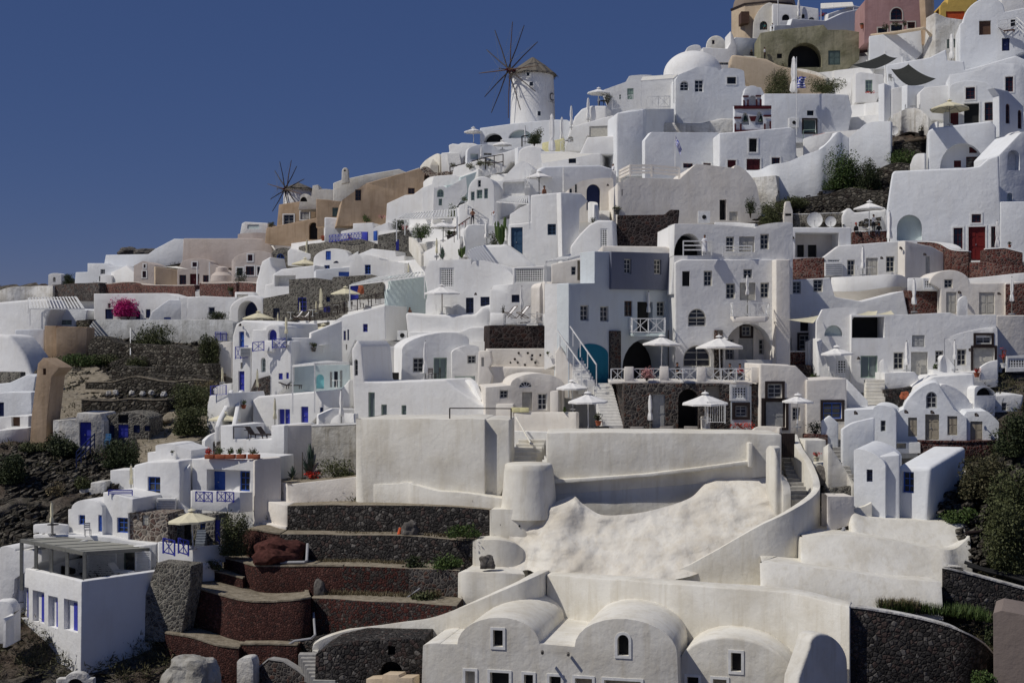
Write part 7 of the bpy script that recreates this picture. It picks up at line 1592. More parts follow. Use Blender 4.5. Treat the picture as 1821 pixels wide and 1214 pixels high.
# ================= left skyline: tan house, small windmill, blush houses =================
Z(360,260,3.57)
windmill('small white windmill with bare spars behind the tan house',515,700,275,365,232,(540,280),185,45,dy=8,spin=.25,wins='')
B('tan_house','large tan plaster house wall with two dark windows','house',
  "850,445 885,345 1040,235 1380,140 1410,170 1395,450",'tan',10,"w 970 275 1008 345 v;w 1305 265 1348 303 v",dep=6,bev=.1,dy=-1.5)
B('tan_house_roof','pale cream roof parapets with a chimney behind the tan wall','house',"830,310 830,235 880,215 1040,180 1250,145 1290,165 1380,135 1380,160 1040,240 900,340",'cream',4,"",dep=5,dy=3,base_y=445,bev=.1)
B('chimney','small cream belfry shaped chimney on the tan house','chimney',"882,225 885,160 ~925,155,22 930,218",'cream',0,"ka 898 148 910 160 g .2",dep=1,dy=2.5,base_y=445,ext=.3,bev=.08)
B('tan_house','tan house with two white framed windows below the small windmill','house',
  "470,470 485,370 720,335 722,450 640,470 400,520",'tan',-8,"w+ 515 435 580 497 g;t+ 622 415 678 465 g",dep=5,bev=.1,base_y=520,dy=1)
B('tan_flank','shaded tan flank with dark doorway right of the framed windows','wall',"722,455 722,335 800,340 830,345 885,350 918,450",'tan',6,"t 825 390 882 448 G",dep=2,dy=.8,base_y=520)
B('tan_wall','low tan wall with a dark arched doorway','wall',"395,560 405,520 730,452 775,448 775,600 640,590",'tan',-4,"ka 675 482 730 592 g .8",dep=4,dy=-.8,bev=.12,base_y=600)
B('white_dome_roof','pale rounded roofs between the small windmill and the chimney','house',"610,350 620,325 ~690,330,25 700,250 735,245 740,280 ~900,300,15 900,340 800,345",'cream',0,"kh 620 322 665 352 g .4",dep=4,dy=2.5,base_y=445,bev=.12)
B('stone_arch_house','white house with a brown stone arch and barred brown window','house',"1385,260 1380,160 ~1460,170,35 1640,150 1600,215 1480,240 1400,262",'redbrick' if 0 else 'tan_cobble',-4,"w 1395 185 1440 245 v",dep=4,dy=.5)
B('white_house','white stepped house right of the brown stone arch','house',"1400,400 1390,265 1455,240 1465,190 1600,180 1642,200 1642,280 1460,400",'white',-4,"",dep=4,dy=.2)
B('white_house','low white house with skylights on the skyline left of the tan house','house',"230,550 250,490 270,480 415,488 415,520 390,550",'white',0,"n 285 498 360 525 a .1",dep=4,dy=1)
B('blush_mass','big blush pink windowless house wall on the left skyline','house',"-130,720 -120,585 330,585 385,590 440,640 440,690 180,720",'blush',2,"",dep=6,dy=1,bev=.1,base_y=820)
B('blush_vault','low blush rounded roofs with a red door between them','house',"220,580 225,560 ~410,555,8 600,570 660,575 665,630 440,640 385,640",'blush',2,"t 410 565 438 645 r",dep=4,dy=.5,bev=.12)
B('blush_vault_house','blush vaulted house with small maroon window and two dark windows','house',
  "185,870 185,735 ~440,700,50 440,870",'blush',-2,"w+ 288 688 318 728 m;w+ 218 772 256 820 k;w+ 275 762 328 818 m;w+ 348 765 365 818 m",dep=5)
B('white_curved_wall','tall white curving wall descending right of the blush house','wall',"330,960 340,860 375,730 430,700 440,760 470,800 460,880 390,960",'white',-8,"",dep=4,bev=.25)
T('stone_wall','dark red stone wall right of the small dome oven','wall',"-20,868,955 210,862,950 345,870,950",'redbrick',th=1.2,dy=-.6,cap=('blush','all'))
PL('plant','green climbing plant on the dark red stone wall',245,930,90,150,'leaf_dark',900,.15,cat='plant',dy=-1.4); PL('potted_plant','round green plant in a pot on the dark wall',180,945,50,60,'leaf_green',260,.13,cat='potted plant',pot='boulder_grey',dy=-2)
b_=at(125,860,-.4); m=MB(); m.lathe([(1.6,0),(1.5,.8),(1.1,1.2),(.9,1.3),(.85,1.9),(.3,2.1)],20,c=b_); o=m.build('dome_oven','blush',loc=b_); tag(o,'small stepped round blush oven in the patio of the blush house','oven')
B('white_terrace','white wall with louvred panel above the dark arch','wall',"205,960 205,925 320,925 385,960",'white',-4,"t 218 940 290 968 e",dep=3,dy=-.4,base_y=990)
B('white_arch_house','big white arch with a dark stone lined interior','house',"160,1214 170,1040 ~390,1000,70 385,1214",'white',-6,"ka 225 980 350 1130 n 2",dep=5,bev=.2,base_y=1130)
B('white_house','low white house with double navy door left of the big arch','house',"-100,1100 -95,960 0,950 215,960 200,1090",'white',0,"w 38 1020 80 1068 n",dep=5,dy=.2)
T('garden_wall','grey lower wall beneath the climbing plant','wall',"-110,1100,1214 100,1100,1214 170,1110,1214",'old_white',th=1.5)
PL('tree','small dark pine like tree before the big white arch',110,1120,150,80,'leaf_dark',1300,.15,cat='tree',dy=-1.5); PL('tree','thin green tree with leafy top above the pine',150,1050,55,85,'leaf_green',350,.14,cat='tree',dy=-1.4)
# stone houses in the middle
B('stone_vault','white vault with a dark cobbled front and blue arched door','house',"428,770 430,700 ~580,690,52 700,690 700,720 580,760",'greystone',-4,"wa 468 682 520 760 b",dep=5,bev=.05)
T('vault_roof','white barrel roof edge over the cobbled front','roof',"425,720,770 440,670,720 500,645,700 560,660,700 600,690,720 700,690,715",'white',th=4,dy=-.4,row=770,ext=-.0,bev=.08) if 0 else None
B('white_vault_roof','white barrel roof running right from the cobbled blue door front','roof',"540,700 540,665 560,648 690,685 700,705 610,705",'white',-4,"",dep=4,dy=.6,base_y=770,bev=.1)
B('white_vault_house','white vaulted house with blue window and small dark oval','house',"700,745 705,720 ~930,700,60 990,665 990,740 860,750",'white',-8,"t 782 665 815 722 b;t 722 760 745 780 b;kh 830 728 865 742 n .2;w 772 755 808 778 b",dep=5,bev=.12,base_y=780)
B('white_gable_house','white vaulted house with one blue window right of the oval','house',"930,815 935,735 960,735 960,700 ~1125,720,22 1285,740 1280,815",'white',-8,"w 1030 752 1068 812 b",dep=5,bev=.12)
B('white_box_house','white block house with bright front behind the blue window vault','house',"960,735 965,695 1075,650 1225,665 1230,700 1285,695 1285,745 1125,720",'white',-8,"",dep=4,dy=1,base_y=815)
B('white_house','low white house with wide shaded opening under the cream parasol','house',"390,960 395,880 445,870 445,815 500,780 715,755 715,850 550,870 550,940",'white',-8,"k 458 820 592 888 w 1.2",dep=5,bev=.15)
B('cobbled_wall','grey cobbled stone wall with an ultramarine framed window','wall',"385,1110 385,965 550,935 550,845 715,835 820,850 830,830 1075,815 1150,870 1150,1000 700,1090",'greystone',-8,"w 605 960 660 1045 B;w 448 1028 490 1090 n;t 785 955 810 988 n;t 765 1018 812 1052 B;k 935 885 990 980 B .3",dep=4,bev=.03)
B('white_shed','white square shed with shaded front among the cobbled walls','house',"718,895 718,785 815,775 940,765 935,855 820,850 815,895",'blue_white',10,"t 865 797 932 825 b",dep=4,dy=-.6)
U('open cream parasol over the left white roofs',650,712,172,790,'canvas_cream',dy=-.3); U('open cream parasol before the cobbled wall',908,895,185,1000,'canvas_cream',dy=-1.4); U('open cream parasol beside the big white arch',357,1050,200,1110,'canvas_cream',dy=-.4); 
UF('folded cream parasol in front of the cobbled wall, left',618,988,1050,1060,'canvas_cream',dy=-.8); UF('folded cream parasol in front of the cobbled wall, right',722,980,1055,1060,'canvas_cream',dy=-.8); UF('tall folded parasol before the white square shed',752,900,1040,1050,'canvas_cream',dy=-1); UF('folded white parasol left of the cobbled blue front',663,592,690,700,'canvas_cream',dy=-.8); UF('thin folded cream parasol at the rail end of the terrace',480,1055,1110,1125,'canvas_cream',dy=-.6)
UF('folded cream parasol on the roof beyond the blue vault',1308,745,800,810,'canvas_cream',dy=-.8); UF('folded cream parasol near the big agave steps',1488,590,680,700,'canvas_cream',dy=-.8)
pergola('long pale slatted awning over the restaurant terrace','pergola',(935,880,140),(1410,820,136),(1400,795,141),(1100,835,144),2.2,n=16,slat=.12,posts=(0,1))
T('terrace_wall','white restaurant terrace wall sloping up to the right','wall',"885,1090,1150 900,1070,1150 1000,1045,1140 1160,1010,1100",'white',th=3)
for i in range(9):
    x=700+i*52; y=1105-i*13.5
    chair('%s dark high backed restaurant chair along the sloping rail'%('first','second','third','fourth','fifth','sixth','seventh','eighth','last')[i],x,y,15*i,dy=-1.2,group='dark chairs along the restaurant rail')
RL('terrace_railing','dark picket rail along the sloping restaurant terrace',"680,1115 900,1060 1160,1000",1.2,'p','darkwood',dy=-1.8,th=.07,step=2)
deckchair('white and wood deck chair on the cream parasol terrace, left',605,1105,-60,dy=-1); deckchair('white and wood deck chair on the cream parasol terrace, right',655,1105,-60,dy=-1)
boulder('big round terracotta jar under the restaurant awning','jar',1005,935,38,50,'terracotta',dy=-1.5,seed=8,cat='jar')
B('tall_aqua_wall','tall pale wall with stepped curved edge left of the lattice window','wall',"1165,1058 1180,930 1225,905 1250,870 1255,825 1410,825 1412,1060",'aqua',16,"",dep=3,dy=-.3,bev=.1)
B('stone_garden_wall','grey cobbled garden wall with a small blue window','wall',"1115,640 1115,565 1310,528 1325,560 1385,700 1300,720 1220,690",'greystone',6,"t 1228 592 1248 662 B",dep=3,bev=.04)
T('stair_parapet','yellowish cream curved stair parapet by the cobbled garden wall','wall',"1310,575,620 1340,600,660 1375,650,710 1390,690,715",'cream',th=.4,dy=-1); S('garden_steps','cream steps beside the yellowish parapet',1410,700,1390,620,50,7,'cream',rise_dep=2.5,dyb=-.4)
PL('hedge','dark green hedge behind the cobbled garden wall',1390,600,130,110,'leaf_green',1500,.15,cat='hedge',dy=0); PL('bush','dark bush with pink flowers at the pergola corner',1255,535,110,80,'leaf_dark',900,.14,dy=-.5); PL('flowering_plant','pink flowers beside the dark pergola bush',1290,535,55,40,'flower_pink',160,.13,cat='plant',dy=-.8)
B('white_house','white house with round corner behind the blue gate','house',"775,600 775,450 860,455 1010,450 1110,420 1210,415 1220,500 1180,550 1110,600 960,590",'blue_white',6,"",dep=4,dy=.6,bev=.2)
B('white_block','small white stepped blocks in front of the round corner','house',"870,575 880,540 955,525 955,490 1080,485 1085,520 1180,480 1190,550 1110,590",'white',-6,"",dep=3)
RL('blue_fence','white and blue cross fence before the small white blocks',"805,610 1010,590",.9,'x','ultra',dy=-.8,step=.9); T('blue_gate','ultramarine gate leaf, left one of two','gate',"1012,545,600 1045,545,603",'ultra',th=.15,sm=0,dy=-1,ext=0,bev=.01); T('blue_gate','bright blue gate leaf, right one of two','gate',"1085,540,600 1105,535,600",'blue',th=.15,sm=0,dy=-1,ext=0,bev=.01)
T('stone_wall','rough grey stone wall below the blue cross fence','wall',"610,640,700 680,620,700 810,605,690 960,585,660 1090,620,660",'greystone',th=2,dy=-.2)
PL('potted_plant','terracotta box with red flowers at the left of the blue fence',768,600,50,35,'flower_red',90,.1,cat='potted plant',pot='terracotta',dy=-1); PL('potted_plant','round terracotta pot at the middle of the blue fence',935,595,36,40,'leaf_green',60,.1,cat='potted plant',pot='terracotta',dy=-1)
PL('plant','green leafy plant on the small white block',1042,488,65,60,'leaf_green',400,.14,cat='plant',dy=-.6); PL('flowering_plant','pink flowers on the white block by the pergola',1140,460,55,30,'flower_pink',120,.12,cat='plant',dy=-.6)
PL('plant','grey bush at the left foot of the tan house',438,520,45,45,'leaf_olive',260,.14,cat='plant',dy=-.6)
PL('bush','tiny green bush on the skyline stairs',1590,130,50,30,'leaf_olive',160,.12,dy=-.4)
# ---- C1 far left
Z(0,400,3.57)
B('white_niche_wall','small round-topped white wall with a dark niche on the left skyline','wall',"305,382 307,320 ~390,318,14 388,382",'white',0,"ka 335 330 353 362 e .4",dep=1.5,dy=.5)
B('white_house','low white skyline house with one grey window','house',"470,365 480,300 555,298 555,243 670,243 700,262 845,262 845,370",'blue_white',-3,"w 637 281 666 312 g;Rw 1 1 2 2 g" if 0 else "w 637 281 666 312 g;k 627 325 640 360 g .3",dep=5,dy=.6)
B('white_house','upper white skyline roofs with solar panels','house',"650,250 672,190 940,185 985,152 1105,88 1192,90 1185,235 1060,262 700,262",'blue_white',-3,"",dep=5,dy=3,base_y=365)
for x,l in((770,'left'),(885,'right')): T('solar_panel','pale tilted solar panel on the skyline roof, %s'%l,'solar panel',"%d,203,235 %d,200,233"%(x-25,x+22),'glass_light',th=.3,sm=0,dy=2,ext=0)
boulder('flat rocky outcrop on the left skyline','rock_outcrop',810,190,120,50,'boulder_grey',dy=6,seed=15,cat='rock'); boulder('long low rocky outcrop on the left skyline','rock_outcrop',930,188,150,38,'boulder_grey',dy=6,seed=18,cat='rock'); T('stone_wall','grey rocky wall left of the blush pink mass','wall',"1075,150,240 1130,125,240 1190,118,235",'dryrock',th=2,wob=.4,dy=1)
B('blush_house','blush gabled house with two tiny maroon windows','house',"847,370 850,258 900,232 ~985,262,10 985,380",'blush',-6,"w+ 912 250 925 272 m;w+ 905 293 928 333 m",dep=5)
B('blush_house','blush vaulted house with canopy, maroon windows and double door','house',"1125,378 1125,285 1145,250 ~1340,245,36 1470,300 1470,365 1345,378",'blush',-2,"w+ 1222 237 1250 265 m;w 1138 317 1182 377 m;d 1205 310 1265 378 m;w 1288 318 1327 377 m",dep=5)
B('shaded_wall','beige shaded wall between the gabled house and the canopy','wall',"985,380 985,262 1130,285 1130,378",'beige',22,"",dep=2,dy=-.2)
sail('pale beige shade cloth over the blush patio','shade_cloth',((985,262,196),(1130,270,196),(1262,290,188),(1120,262,194)),'canvas',.1); postobj('slanting beige post left of the blush patio door',1252,262,388,dy=-1.5,r=.12); postobj('beige post right of the blush patio door',1330,235,365,dy=-1.5,r=.1)
T('white_stepped_wall','white stepped walls and stairs left of the gabled house','wall',"705,300,362 740,285,362 800,258,362 850,300,365",'white',th=2,sm=0,dy=-.3); B('white_cylinder_wall','rounded white wall end on the dark stone wall','wall',"632,370 637,325 ~710,322,8 712,368",'white',0,"",dep=2,dy=-.8,bev=.15)
T('stone_wall','long dark red stone wall before the blush houses','wall',"668,376,432 780,366,432 880,366,430 940,382,432 1235,384,458",'redbrick',th=1.5,dy=-.8,cap=('blush','all'))
T('stone_wall','second dark red stone wall right of the small steps','wall',"1280,372,455 1500,369,455",'redbrick',th=1.5,dy=-.8,cap=('blush','all')); T('stone_wall','black stone wall below the white skyline house','wall',"325,382,448 480,370,448 630,365,448",'lava_mortar',th=1.5,dy=-.8)
S('small_steps','pale steps between the two dark red stone walls',1257,455,1257,388,35,6,rise_dep=1.5,dyb=-1)
B('bougainvillea_house','low white house with navy shutters behind the bougainvillea','house',"597,600 595,436 1050,432 1140,458 1140,600",'white',-2,"t 668 533 718 597 n;w 683 497 703 528 e;t 862 545 890 597 n;t 925 535 955 590 n",dep=4)
PL('bougainvillea','bright magenta bougainvillea in front of the low white house',815,600,215,142,'bougain',3800,.24,cat='flowering bush',dy=-1.2)
PL('bush','yellow green shrub left of the bougainvillea',600,595,110,70,'leaf_green',700,.16,dy=-.8)
B('white_house','white wedge wall with small blue panel before the navy double door','house',"915,600 965,550 1070,475 1150,475 1180,515 1180,600",'blue_white',4,"t 1040 586 1085 598 b",dep=3,dy=-.5)
B('white_house','long low white house with rounded roof and navy double door','house',"1150,600 1150,500 1140,460 1190,455 1490,458 1500,600",'white',0,"w 1187 530 1248 597 n;w 1327 525 1363 565 n",dep=5)
T('garden_wall','long weathered white garden wall, shade painted in as grey, below the bougainvillea','wall',"555,660,700,.6 580,625,700 625,602,705 900,601,712 1370,602,738 1480,620,742",'weathered',th=2,dy=-.6)
B('tan_tower','tan plastered block at the left end of the garden wall','wall',"283,830 283,640 357,640 357,830",'tan',-4,"",dep=4,dy=-.4,bev=.04); B('tan_tower','tan weathered cube with pale top beside the garden wall','wall',"355,830 357,650 ~552,650,4 552,720 540,790",'tan',4,"",dep=4,dy=-.4,bev=.04)
B('tan_buttress','tall leaning tan buttress down the cliff','wall',"185,1370 200,1214 232,960 240,880 275,842 380,905 330,960 300,1214 290,1370",'tan',-10,"k 272 910 292 950 v .2",dep=2.2,dy=-1,bev=.04)
B('white_house','white flat house with a dark gridded window above the tan blocks','house',"283,645 285,585 303,530 500,530 555,540 545,600 483,640",'blue_white',-2,"w 385 603 455 635 s",dep=4)
T('low_wall','short dark stone wall piece beside the yellow green shrub','wall',"485,605,640 560,600,640 610,600,630",'dryrock',th=1)
B('white_roof','broad white sloping roof at the far left','house',"-200,700 -200,490 0,490 170,475 300,470 330,530 300,585 283,690",'white',-2,"",dep=4,dy=1,bev=.3)
T('hill_wall','grey paved slope wall on the far left skyline','wall',"-60,440,500 60,395,490 200,388,470 335,385,470",'old_white',th=3,dy=1)
pergola('white slatted pergola on the broad left roof','pergola',(190,530,172),(535,530,172),(485,455,182),(180,462,182),2.0,n=16,slat=.1,posts=(0,3))
PL('bush','dark round bush on the left skyline beside the niche wall',432,378,90,75,'leaf_dark',1400,.16,dy=-.2)
B('white_mound','lumpy white rock mound at the left edge','rock',"-40,925 -40,690 60,700 110,760 160,830 225,925",'white',-8,"",dep=4,bev=.4)
B('white_house','pale blue white block above the lumpy mound','house',"95,800 95,665 235,660 280,662 280,780 230,830",'blue_white',6,"",dep=4,dy=-.1)
T('stone_wall','short grey stone wall under the lumpy mound','wall',"-40,930,1005 130,935,1000",'greystone',th=1,dy=-.4)
B('white_house','white terraces with a small table at the left edge','house',"-40,1080 -40,1010 60,1000 180,945 228,960 205,1100 100,1100",'blue_white',-4,"",dep=4)
B('white_house','pale house with sage canopy and navy door at the left edge','house',"-40,1214 -40,1075 30,1060 200,1060 205,1214",'blue_white',-4,"t -8 1125 25 1214 n",dep=3,dy=-.5)
sail('sage green awning at the left edge','awning',((30,1090,150),(205,1100,150),(200,1120,146),(50,1115,146)),'sage',.05)
UF('folded parasol at the top of the left cliff gully',1412,905,1000,1010,'canvas_cream',dy=-1)
T('dry_wall','upper dry stone terrace wall under the garden wall','wall',"560,760,850 620,710,850 740,735,850 860,745,850 1290,790,880",'dryrock',th=3,wob=.5,dy=-.2)
T('dry_wall','second dry stone terrace wall on the left cliff','wall',"700,860,900 830,840,900 1100,800,900 1330,790,900",'dryrock',th=3,wob=.4,dy=-1)
T('dry_wall','third dry stone terrace wall with pale round stones','wall',"540,1010,1060 740,985,1060 1000,980,1060 1300,985,1050",'dryrock',th=4,wob=.4,dy=-.6,cap=('soil','rim'))
T('dry_wall','lowest dry stone terrace wall above the blue shuttered cellar','wall',"515,1110,1200 750,1108,1200 1060,1112,1200",'dryrock',th=4,wob=.3,dy=-.8,cap=('soil','rim'))
OW=('leftmost','second','third','fourth','fifth','rightmost')
for i,(x,y) in enumerate(((735,1075),(835,1078),(905,1080),(690,1078),(960,1076),(1040,1085))): boulder('%s pale round stone set in the third dry wall'%OW[sorted([735,835,905,690,960,1040]).index(x)],'stone',x,y,34,28,'old_white',dy=-1.6,seed=i,cat='stone')
PL('bush','large dark olive bush over the grey garden wall',970,790,270,165,'leaf_olive',4200,.2,dy=-.9); PL('bush','hanging dark bush at the right end of the garden wall',1330,900,130,220,'leaf_olive',2600,.2,dy=-1)
PL('bush','wide green bush along the top of the pale cliff',500,900,350,90,'leaf_green',2600,.2,dy=-.8); PL('bush','green bush on the second dry wall',880,900,200,70,'leaf_olive',1300,.18,dy=-1.3)
PL('bush','dry yellow bush in the gully beside the white steps house',1240,1200,240,190,'leaf_olive',3600,.2,dy=-1); PL('bush','yellow green bush in the gully above the cellar',1290,1080,170,100,'leaf_dry',900,.18,dy=-.8)
tubeobj('thin white pole standing before the dark olive bush','pole','pole',"828,655,-1.5 828,825,-1.5",.06,'paint_white')
Z(0,720,3.238)
B('cellar_house','old white cellar house with a tall ultramarine door','house',"305,240 305,88 435,80 445,45 575,50 600,95 600,235",'old_white',-2,"d 457 98 525 238 B",dep=4,bev=.05)
B('cellar_vault','rough stone vaulted cellar with blue shutters and a dark square window','house',"575,215 580,90 ~860,85,45 860,190",'greystone',-2,"k 680 55 738 103 g .3;t 608 115 658 188 n;t 680 112 740 188 B;t 768 115 806 160 n;t 832 118 865 150 n",dep=4,dy=-.2,bev=.1)
chair('pale blue chair before the rough cellar vault',620,230,0,mat='lightblue',dy=-1.5)
T('low_wall','white edge over the bottom left pool houses','wall',"-40,150,200 60,140,190 165,130,175",'white',th=3); B('white_house','white hut with dark brown doorway at the left edge','house',"-40,145 -40,75 40,65 165,62 160,130",'white',-2,"k 65 68 115 122 v .3",dep=4)
PL('bush','dark bush at the left below the cellar house',370,290,220,130,'leaf_dark',2600,.2,dy=-1); PL('bush','round dark bush in front of the rough cellar vault',690,355,230,180,'leaf_dark',3400,.2,dy=-1.2); PL('bush','low bush left of the dark one below the tan buttress',200,265,170,60,'leaf_olive',1000,.18,dy=-1)
PL('bush','large dark bush at the left edge of the slope',60,450,200,180,'leaf_dark',3200,.2,dy=-1); PL('bush','dark bush in the gully beside the white stair house',1100,170,230,170,'leaf_olive',3200,.2,dy=-1.4)
PL('bush','small green bush above the concrete wall',480,480,110,80,'leaf_olive',800,.18,dy=-1); PL('bush','dry bush on the lower left slope',330,520,120,80,'leaf_dry',500,.18,dy=-1)
RL('ladder_rail','blue ladder and rail down from the cellar door',"440,360 545,250",1.2,'h','navy',dy=-1.5,th=.06); B('concrete_wall','small grey concrete wall above the barrel roof house','wall',"452,535 455,485 520,480 522,445 605,440 600,540",'old_white',-4,"",dep=2)
T('stone_wall','cobbled wall and white terrace edge behind the roof terrace','wall',"1055,212,270 1150,208,270 1270,208,270",'greystone',th=1.5,sm=0); T('low_wall','thin white concrete slab edge above the cobbled wall','wall',"1020,190,200 1170,192,202 1190,195,205",'white',th=1.5,ext=0)
T('low_wall','curved white wall at the foot of the blue grey steps','wall',"1180,205,270 1215,170,260 1270,145,250",'white',th=.5,dy=-.6)
PL('potted_plant','small plant by the roof terrace table',990,290,30,30,'leaf_olive',80,.1,cat='potted plant',pot='paint_white',dy=0)

patch('tuff_cliff','pale eroded tuff cliff bulging right of the tan buttress','cliff',90,205,[(90,700),(110,672),(130,655),(165,650),(190,665),(205,680)],[(90,800),(150,760),(175,745),(205,740)],'soil',amp=1.3,nx=50,ny=50,off=-1.2,rough=1.4)
patch('tuff_slope','pale bare tuff slope right of the cellar doors','cliff',245,375,[(245,770),(290,740),(320,700),(350,690),(375,700)],[(245,850),(300,815),(340,790),(375,770)],'soil',amp=1.0,nx=50,ny=40,off=-.8,rough=1.0)
patch('eroded_slope','grey brown eroded earth slope at the lower left','slope',-20,200,[(-20,790),(60,800),(130,822),(200,850)],[(-20,960),(80,930),(120,900),(200,880)],'rock',amp=1.6,nx=70,ny=50,off=-.6,rough=1.5)

Z(0,400,3.57)
T('dry_wall','broken dry stone wall under the large olive bush','wall',"850,830,880 980,805,880 1100,795,885 1290,775,885",'dryrock',th=2.5,wob=.6,dy=-.4)
T('dry_wall','crumbling dry stone wall in the middle of the left cliff','wall',"690,930,985 800,900,985 960,905,985 1130,890,980 1330,900,980",'dryrock',th=3,wob=.7,dy=-.5)
T('dry_wall','ragged low stone wall above the pale round stones','wall',"640,985,1015 800,960,1015 1000,950,1010 1310,960,1010",'dryrock',th=2.5,wob=.6,dy=-.8)
T('dry_wall','short broken stone wall in the gully by the steps house','wall',"1060,1120,1190 1160,1060,1150 1290,1010,1090",'dryrock',th=2,wob=.7,dy=-.6)
PL('bush','wide olive bush over the gully slope',1190,1130,220,120,'leaf_olive',2600,.18,dy=-1.4)
PL('bush','long low bush above the tuff cliff',640,880,260,70,'leaf_olive',1800,.18,dy=-1.2)
def RUB(label,poly,n,s0,s1,mat='dryrock',cap=9000):
    xs=[p[0] for p in poly]; ys=[p[1] for p in poly]; m=MB(); c=0; tr=0
    while c<n and tr<cap:
        tr+=1; x=random.uniform(min(xs),max(xs)); y=random.uniform(min(ys),max(ys))
        if not inpoly(x,y,poly): continue
        c+=1; p=P(x,y,D(x,y)-random.uniform(.1,1.0)); s=s0*(s1/s0)**random.random()
        vs=[p+Vector((math.cos(a)*s*random.uniform(.6,1.2),math.sin(a)*s*random.uniform(.6,1.2),z*s*random.uniform(.4,.8))) for z in(-1,.15,1) for a in([0,1.26,2.5,3.8,5.0] if z<1 else [0])]
        m.add(vs,[(i,(i+1)%5,(i+1)%5+5,i+5) for i in range(5)]+[(i+5,(i+1)%5+5,10) for i in range(5)]+[(4,3,2,1,0)])
    o=m.build('rubble',mat,smooth=0); tag(o,label,'rubble',None,'stuff')
RUB('loose grey rubble over the left cliff terraces',[(120,650),(160,600),(370,610),(375,700),(330,760),(240,740),(120,700)],1500,.12,.5)
RUB('loose stones on the lower left slope',[(0,790),(150,800),(230,840),(190,890),(60,960),(0,960)],900,.12,.6)
RUB('loose stones on the dry slope beside the white loggia house',[(1340,390),(1470,330),(1560,300),(1590,300),(1575,350),(1560,400),(1350,400)],700,.10,.4)
RUB('loose stones and dirt on the right slope',[(1660,900),(1700,860),(1821,760),(1821,1010),(1720,1000),(1700,930)],700,.10,.4)

# ================= wall lamps, cables, chimneys and other small fittings =================
def lamp(lab,x,y,yb,dy=-.2):
    Y=D(qx(x),qy(yb))+dy; p=P(qx(x),qy(y),Y); R=root('wall_lamp','small dark wall lamp '+lab,'wall lamp',p,0,'wall lamps on the house fronts'); m=MB(); m.tube([(0,0,0),(0,-.22,.10),(0,-.34,.02)],.03,6); m.lathe([(.15,-.12),(.12,.0),(.05,.08)],10,c=(0,-.34,-.02)); m.build('shade','darkwood',R); b=MB(); b.box((-.06,-.03,-.1),(.06,.03,.1)); b.build('bracket','darkwood',R,smooth=0)
Z(1381,400,3.68)
for a in(('at the top right of the flat-roofed apartment',808,150,345),('beside the narrow door on the apartment flank',965,192,345),('between the apartment window and shuttered door',683,215,345),('right of the grey double door by the curling divider',1192,440,590),('between the upper grey door and the stone surround',1450,448,590),('left of the sage glass door',530,868,1000),('above the dark-framed double door, left side',1262,815,955),('by the wide patio opening',103,82,345)): lamp(*a)
Z(1321,650,3.238)
for a in(('on the rounded wall end by the narrow stairs',645,268,480),('left of the arched window of the beige-shuttered house',935,262,430),('above the beige double door',1085,265,430),('above the small beige shuttered doorway',1340,280,430)): lamp(*a,-1.2)
Z(720,300,4.05)
for a in(('above the twin navy windows',510,900,1045),('right of the navy arched door',1460,118,300)): lamp(*a)
Z(1100,200,4.05)
tubeobj('long drooping cable on the great sweeping wall','cable','cable',"1210,355,-1.5 1330,358,-1.5 1400,325,-1.5 1445,280,-1.5",.035,'grey'); tubeobj('loop of cable hanging down the great sweeping wall','cable','cable',"1208,390,-2.5 1208,500,-2.5 1190,550,-2.5 1150,545,-2.5",.035,'grey')
# cracks and flaking on the rounded house
m=MB(); Yc=D(qx(500),qy(770))-.06
for k in range(46):
    a=math.pi*(k/45); x=690+95*math.cos(a)+random.uniform(-14,14); y=520-105*math.sin(a)+random.uniform(-9,9)
    p=P(qx(x),qy(y),Yc+.05); m.lathe([(.02,0),(random.uniform(.05,.16),.015),(.02,.03)],6); n_=18
    for v in range(len(m.v)-n_,len(m.v)): q=m.v[v]; m.v[v]=Vector((p.x+q.x*1.5,p.y-q.z,p.z+q.y))
o=m.build('flaking_patches','grey_plaster',loc=P(qx(690),qy(450),Yc),smooth=0); tag(o,'arc of grey flaked plaster spots on the rounded house wall','flaked plaster',None,'stuff')
Z(820,740,3.035)
for x,y,l in((215,585,'left'),(315,592,'right')):
    p=P(qx(x),qy(y),D(qx(x),qy(660))-.02); m=MB(); m.tube([p,p+Vector((0,.3,0))],.07,8); o=m.build('drain_hole','dark',loc=p); tag(o,'small black drain hole in the cream end block, %s one'%l,'drain hole')
Z(700,1040,3.642)
for x,y,l in((963,428,'left'),(1130,440,'right')):
    p=P(qx(x),qy(y),D(qx(1014),qy(720))-.35); m=MB(); m.tube([p,p+Vector((0,-.35,-.03))],.09,9); o=m.build('drain_spout','boulder_grey',loc=p); tag(o,'clay drain spout between the two rounded vaults, %s one'%l,'spout')
Z(960,440,3.68)
B('bar_counter','small white bar counter under the parasol before the archway','counter',"1065,1200 1065,1110 1115,1110 1115,1200",'warm_white',0,"",dep=1,dy=-1.6,bev=.04)
RL('fence','white picket fence in front of the stone ground floor window',"1095,1150 1212,1150",1.6,'p','paint_white',dy=-.6)
table('white table behind the long cross railing',1275,880,dy=-6,r=.45); chair('dark chair left of the table behind the long cross railing',1255,880,90,dy=-6); table('white table behind the middle cross railing',930,880,dy=-6,r=.45)
Z(1381,400,3.68)
table('small white table on the long bow balcony',610,330,dy=-1.9,r=.4); chair('white chair on the long bow balcony',545,330,60,dy=-1.9,mat='paint_white'); table('white table under the parasol at the vaulted house',440,1000,dy=-1.8,r=.4); chair('white chair by the parasol table at the vaulted house',360,1000,90,dy=-1.9,mat='paint_white')
aircon('louvred white unit box on the balcony of the flat-roofed apartment',372,335,dy=-1.2,w=1.6,h=1.3,louvre=True)
Z(360,540,4.05)
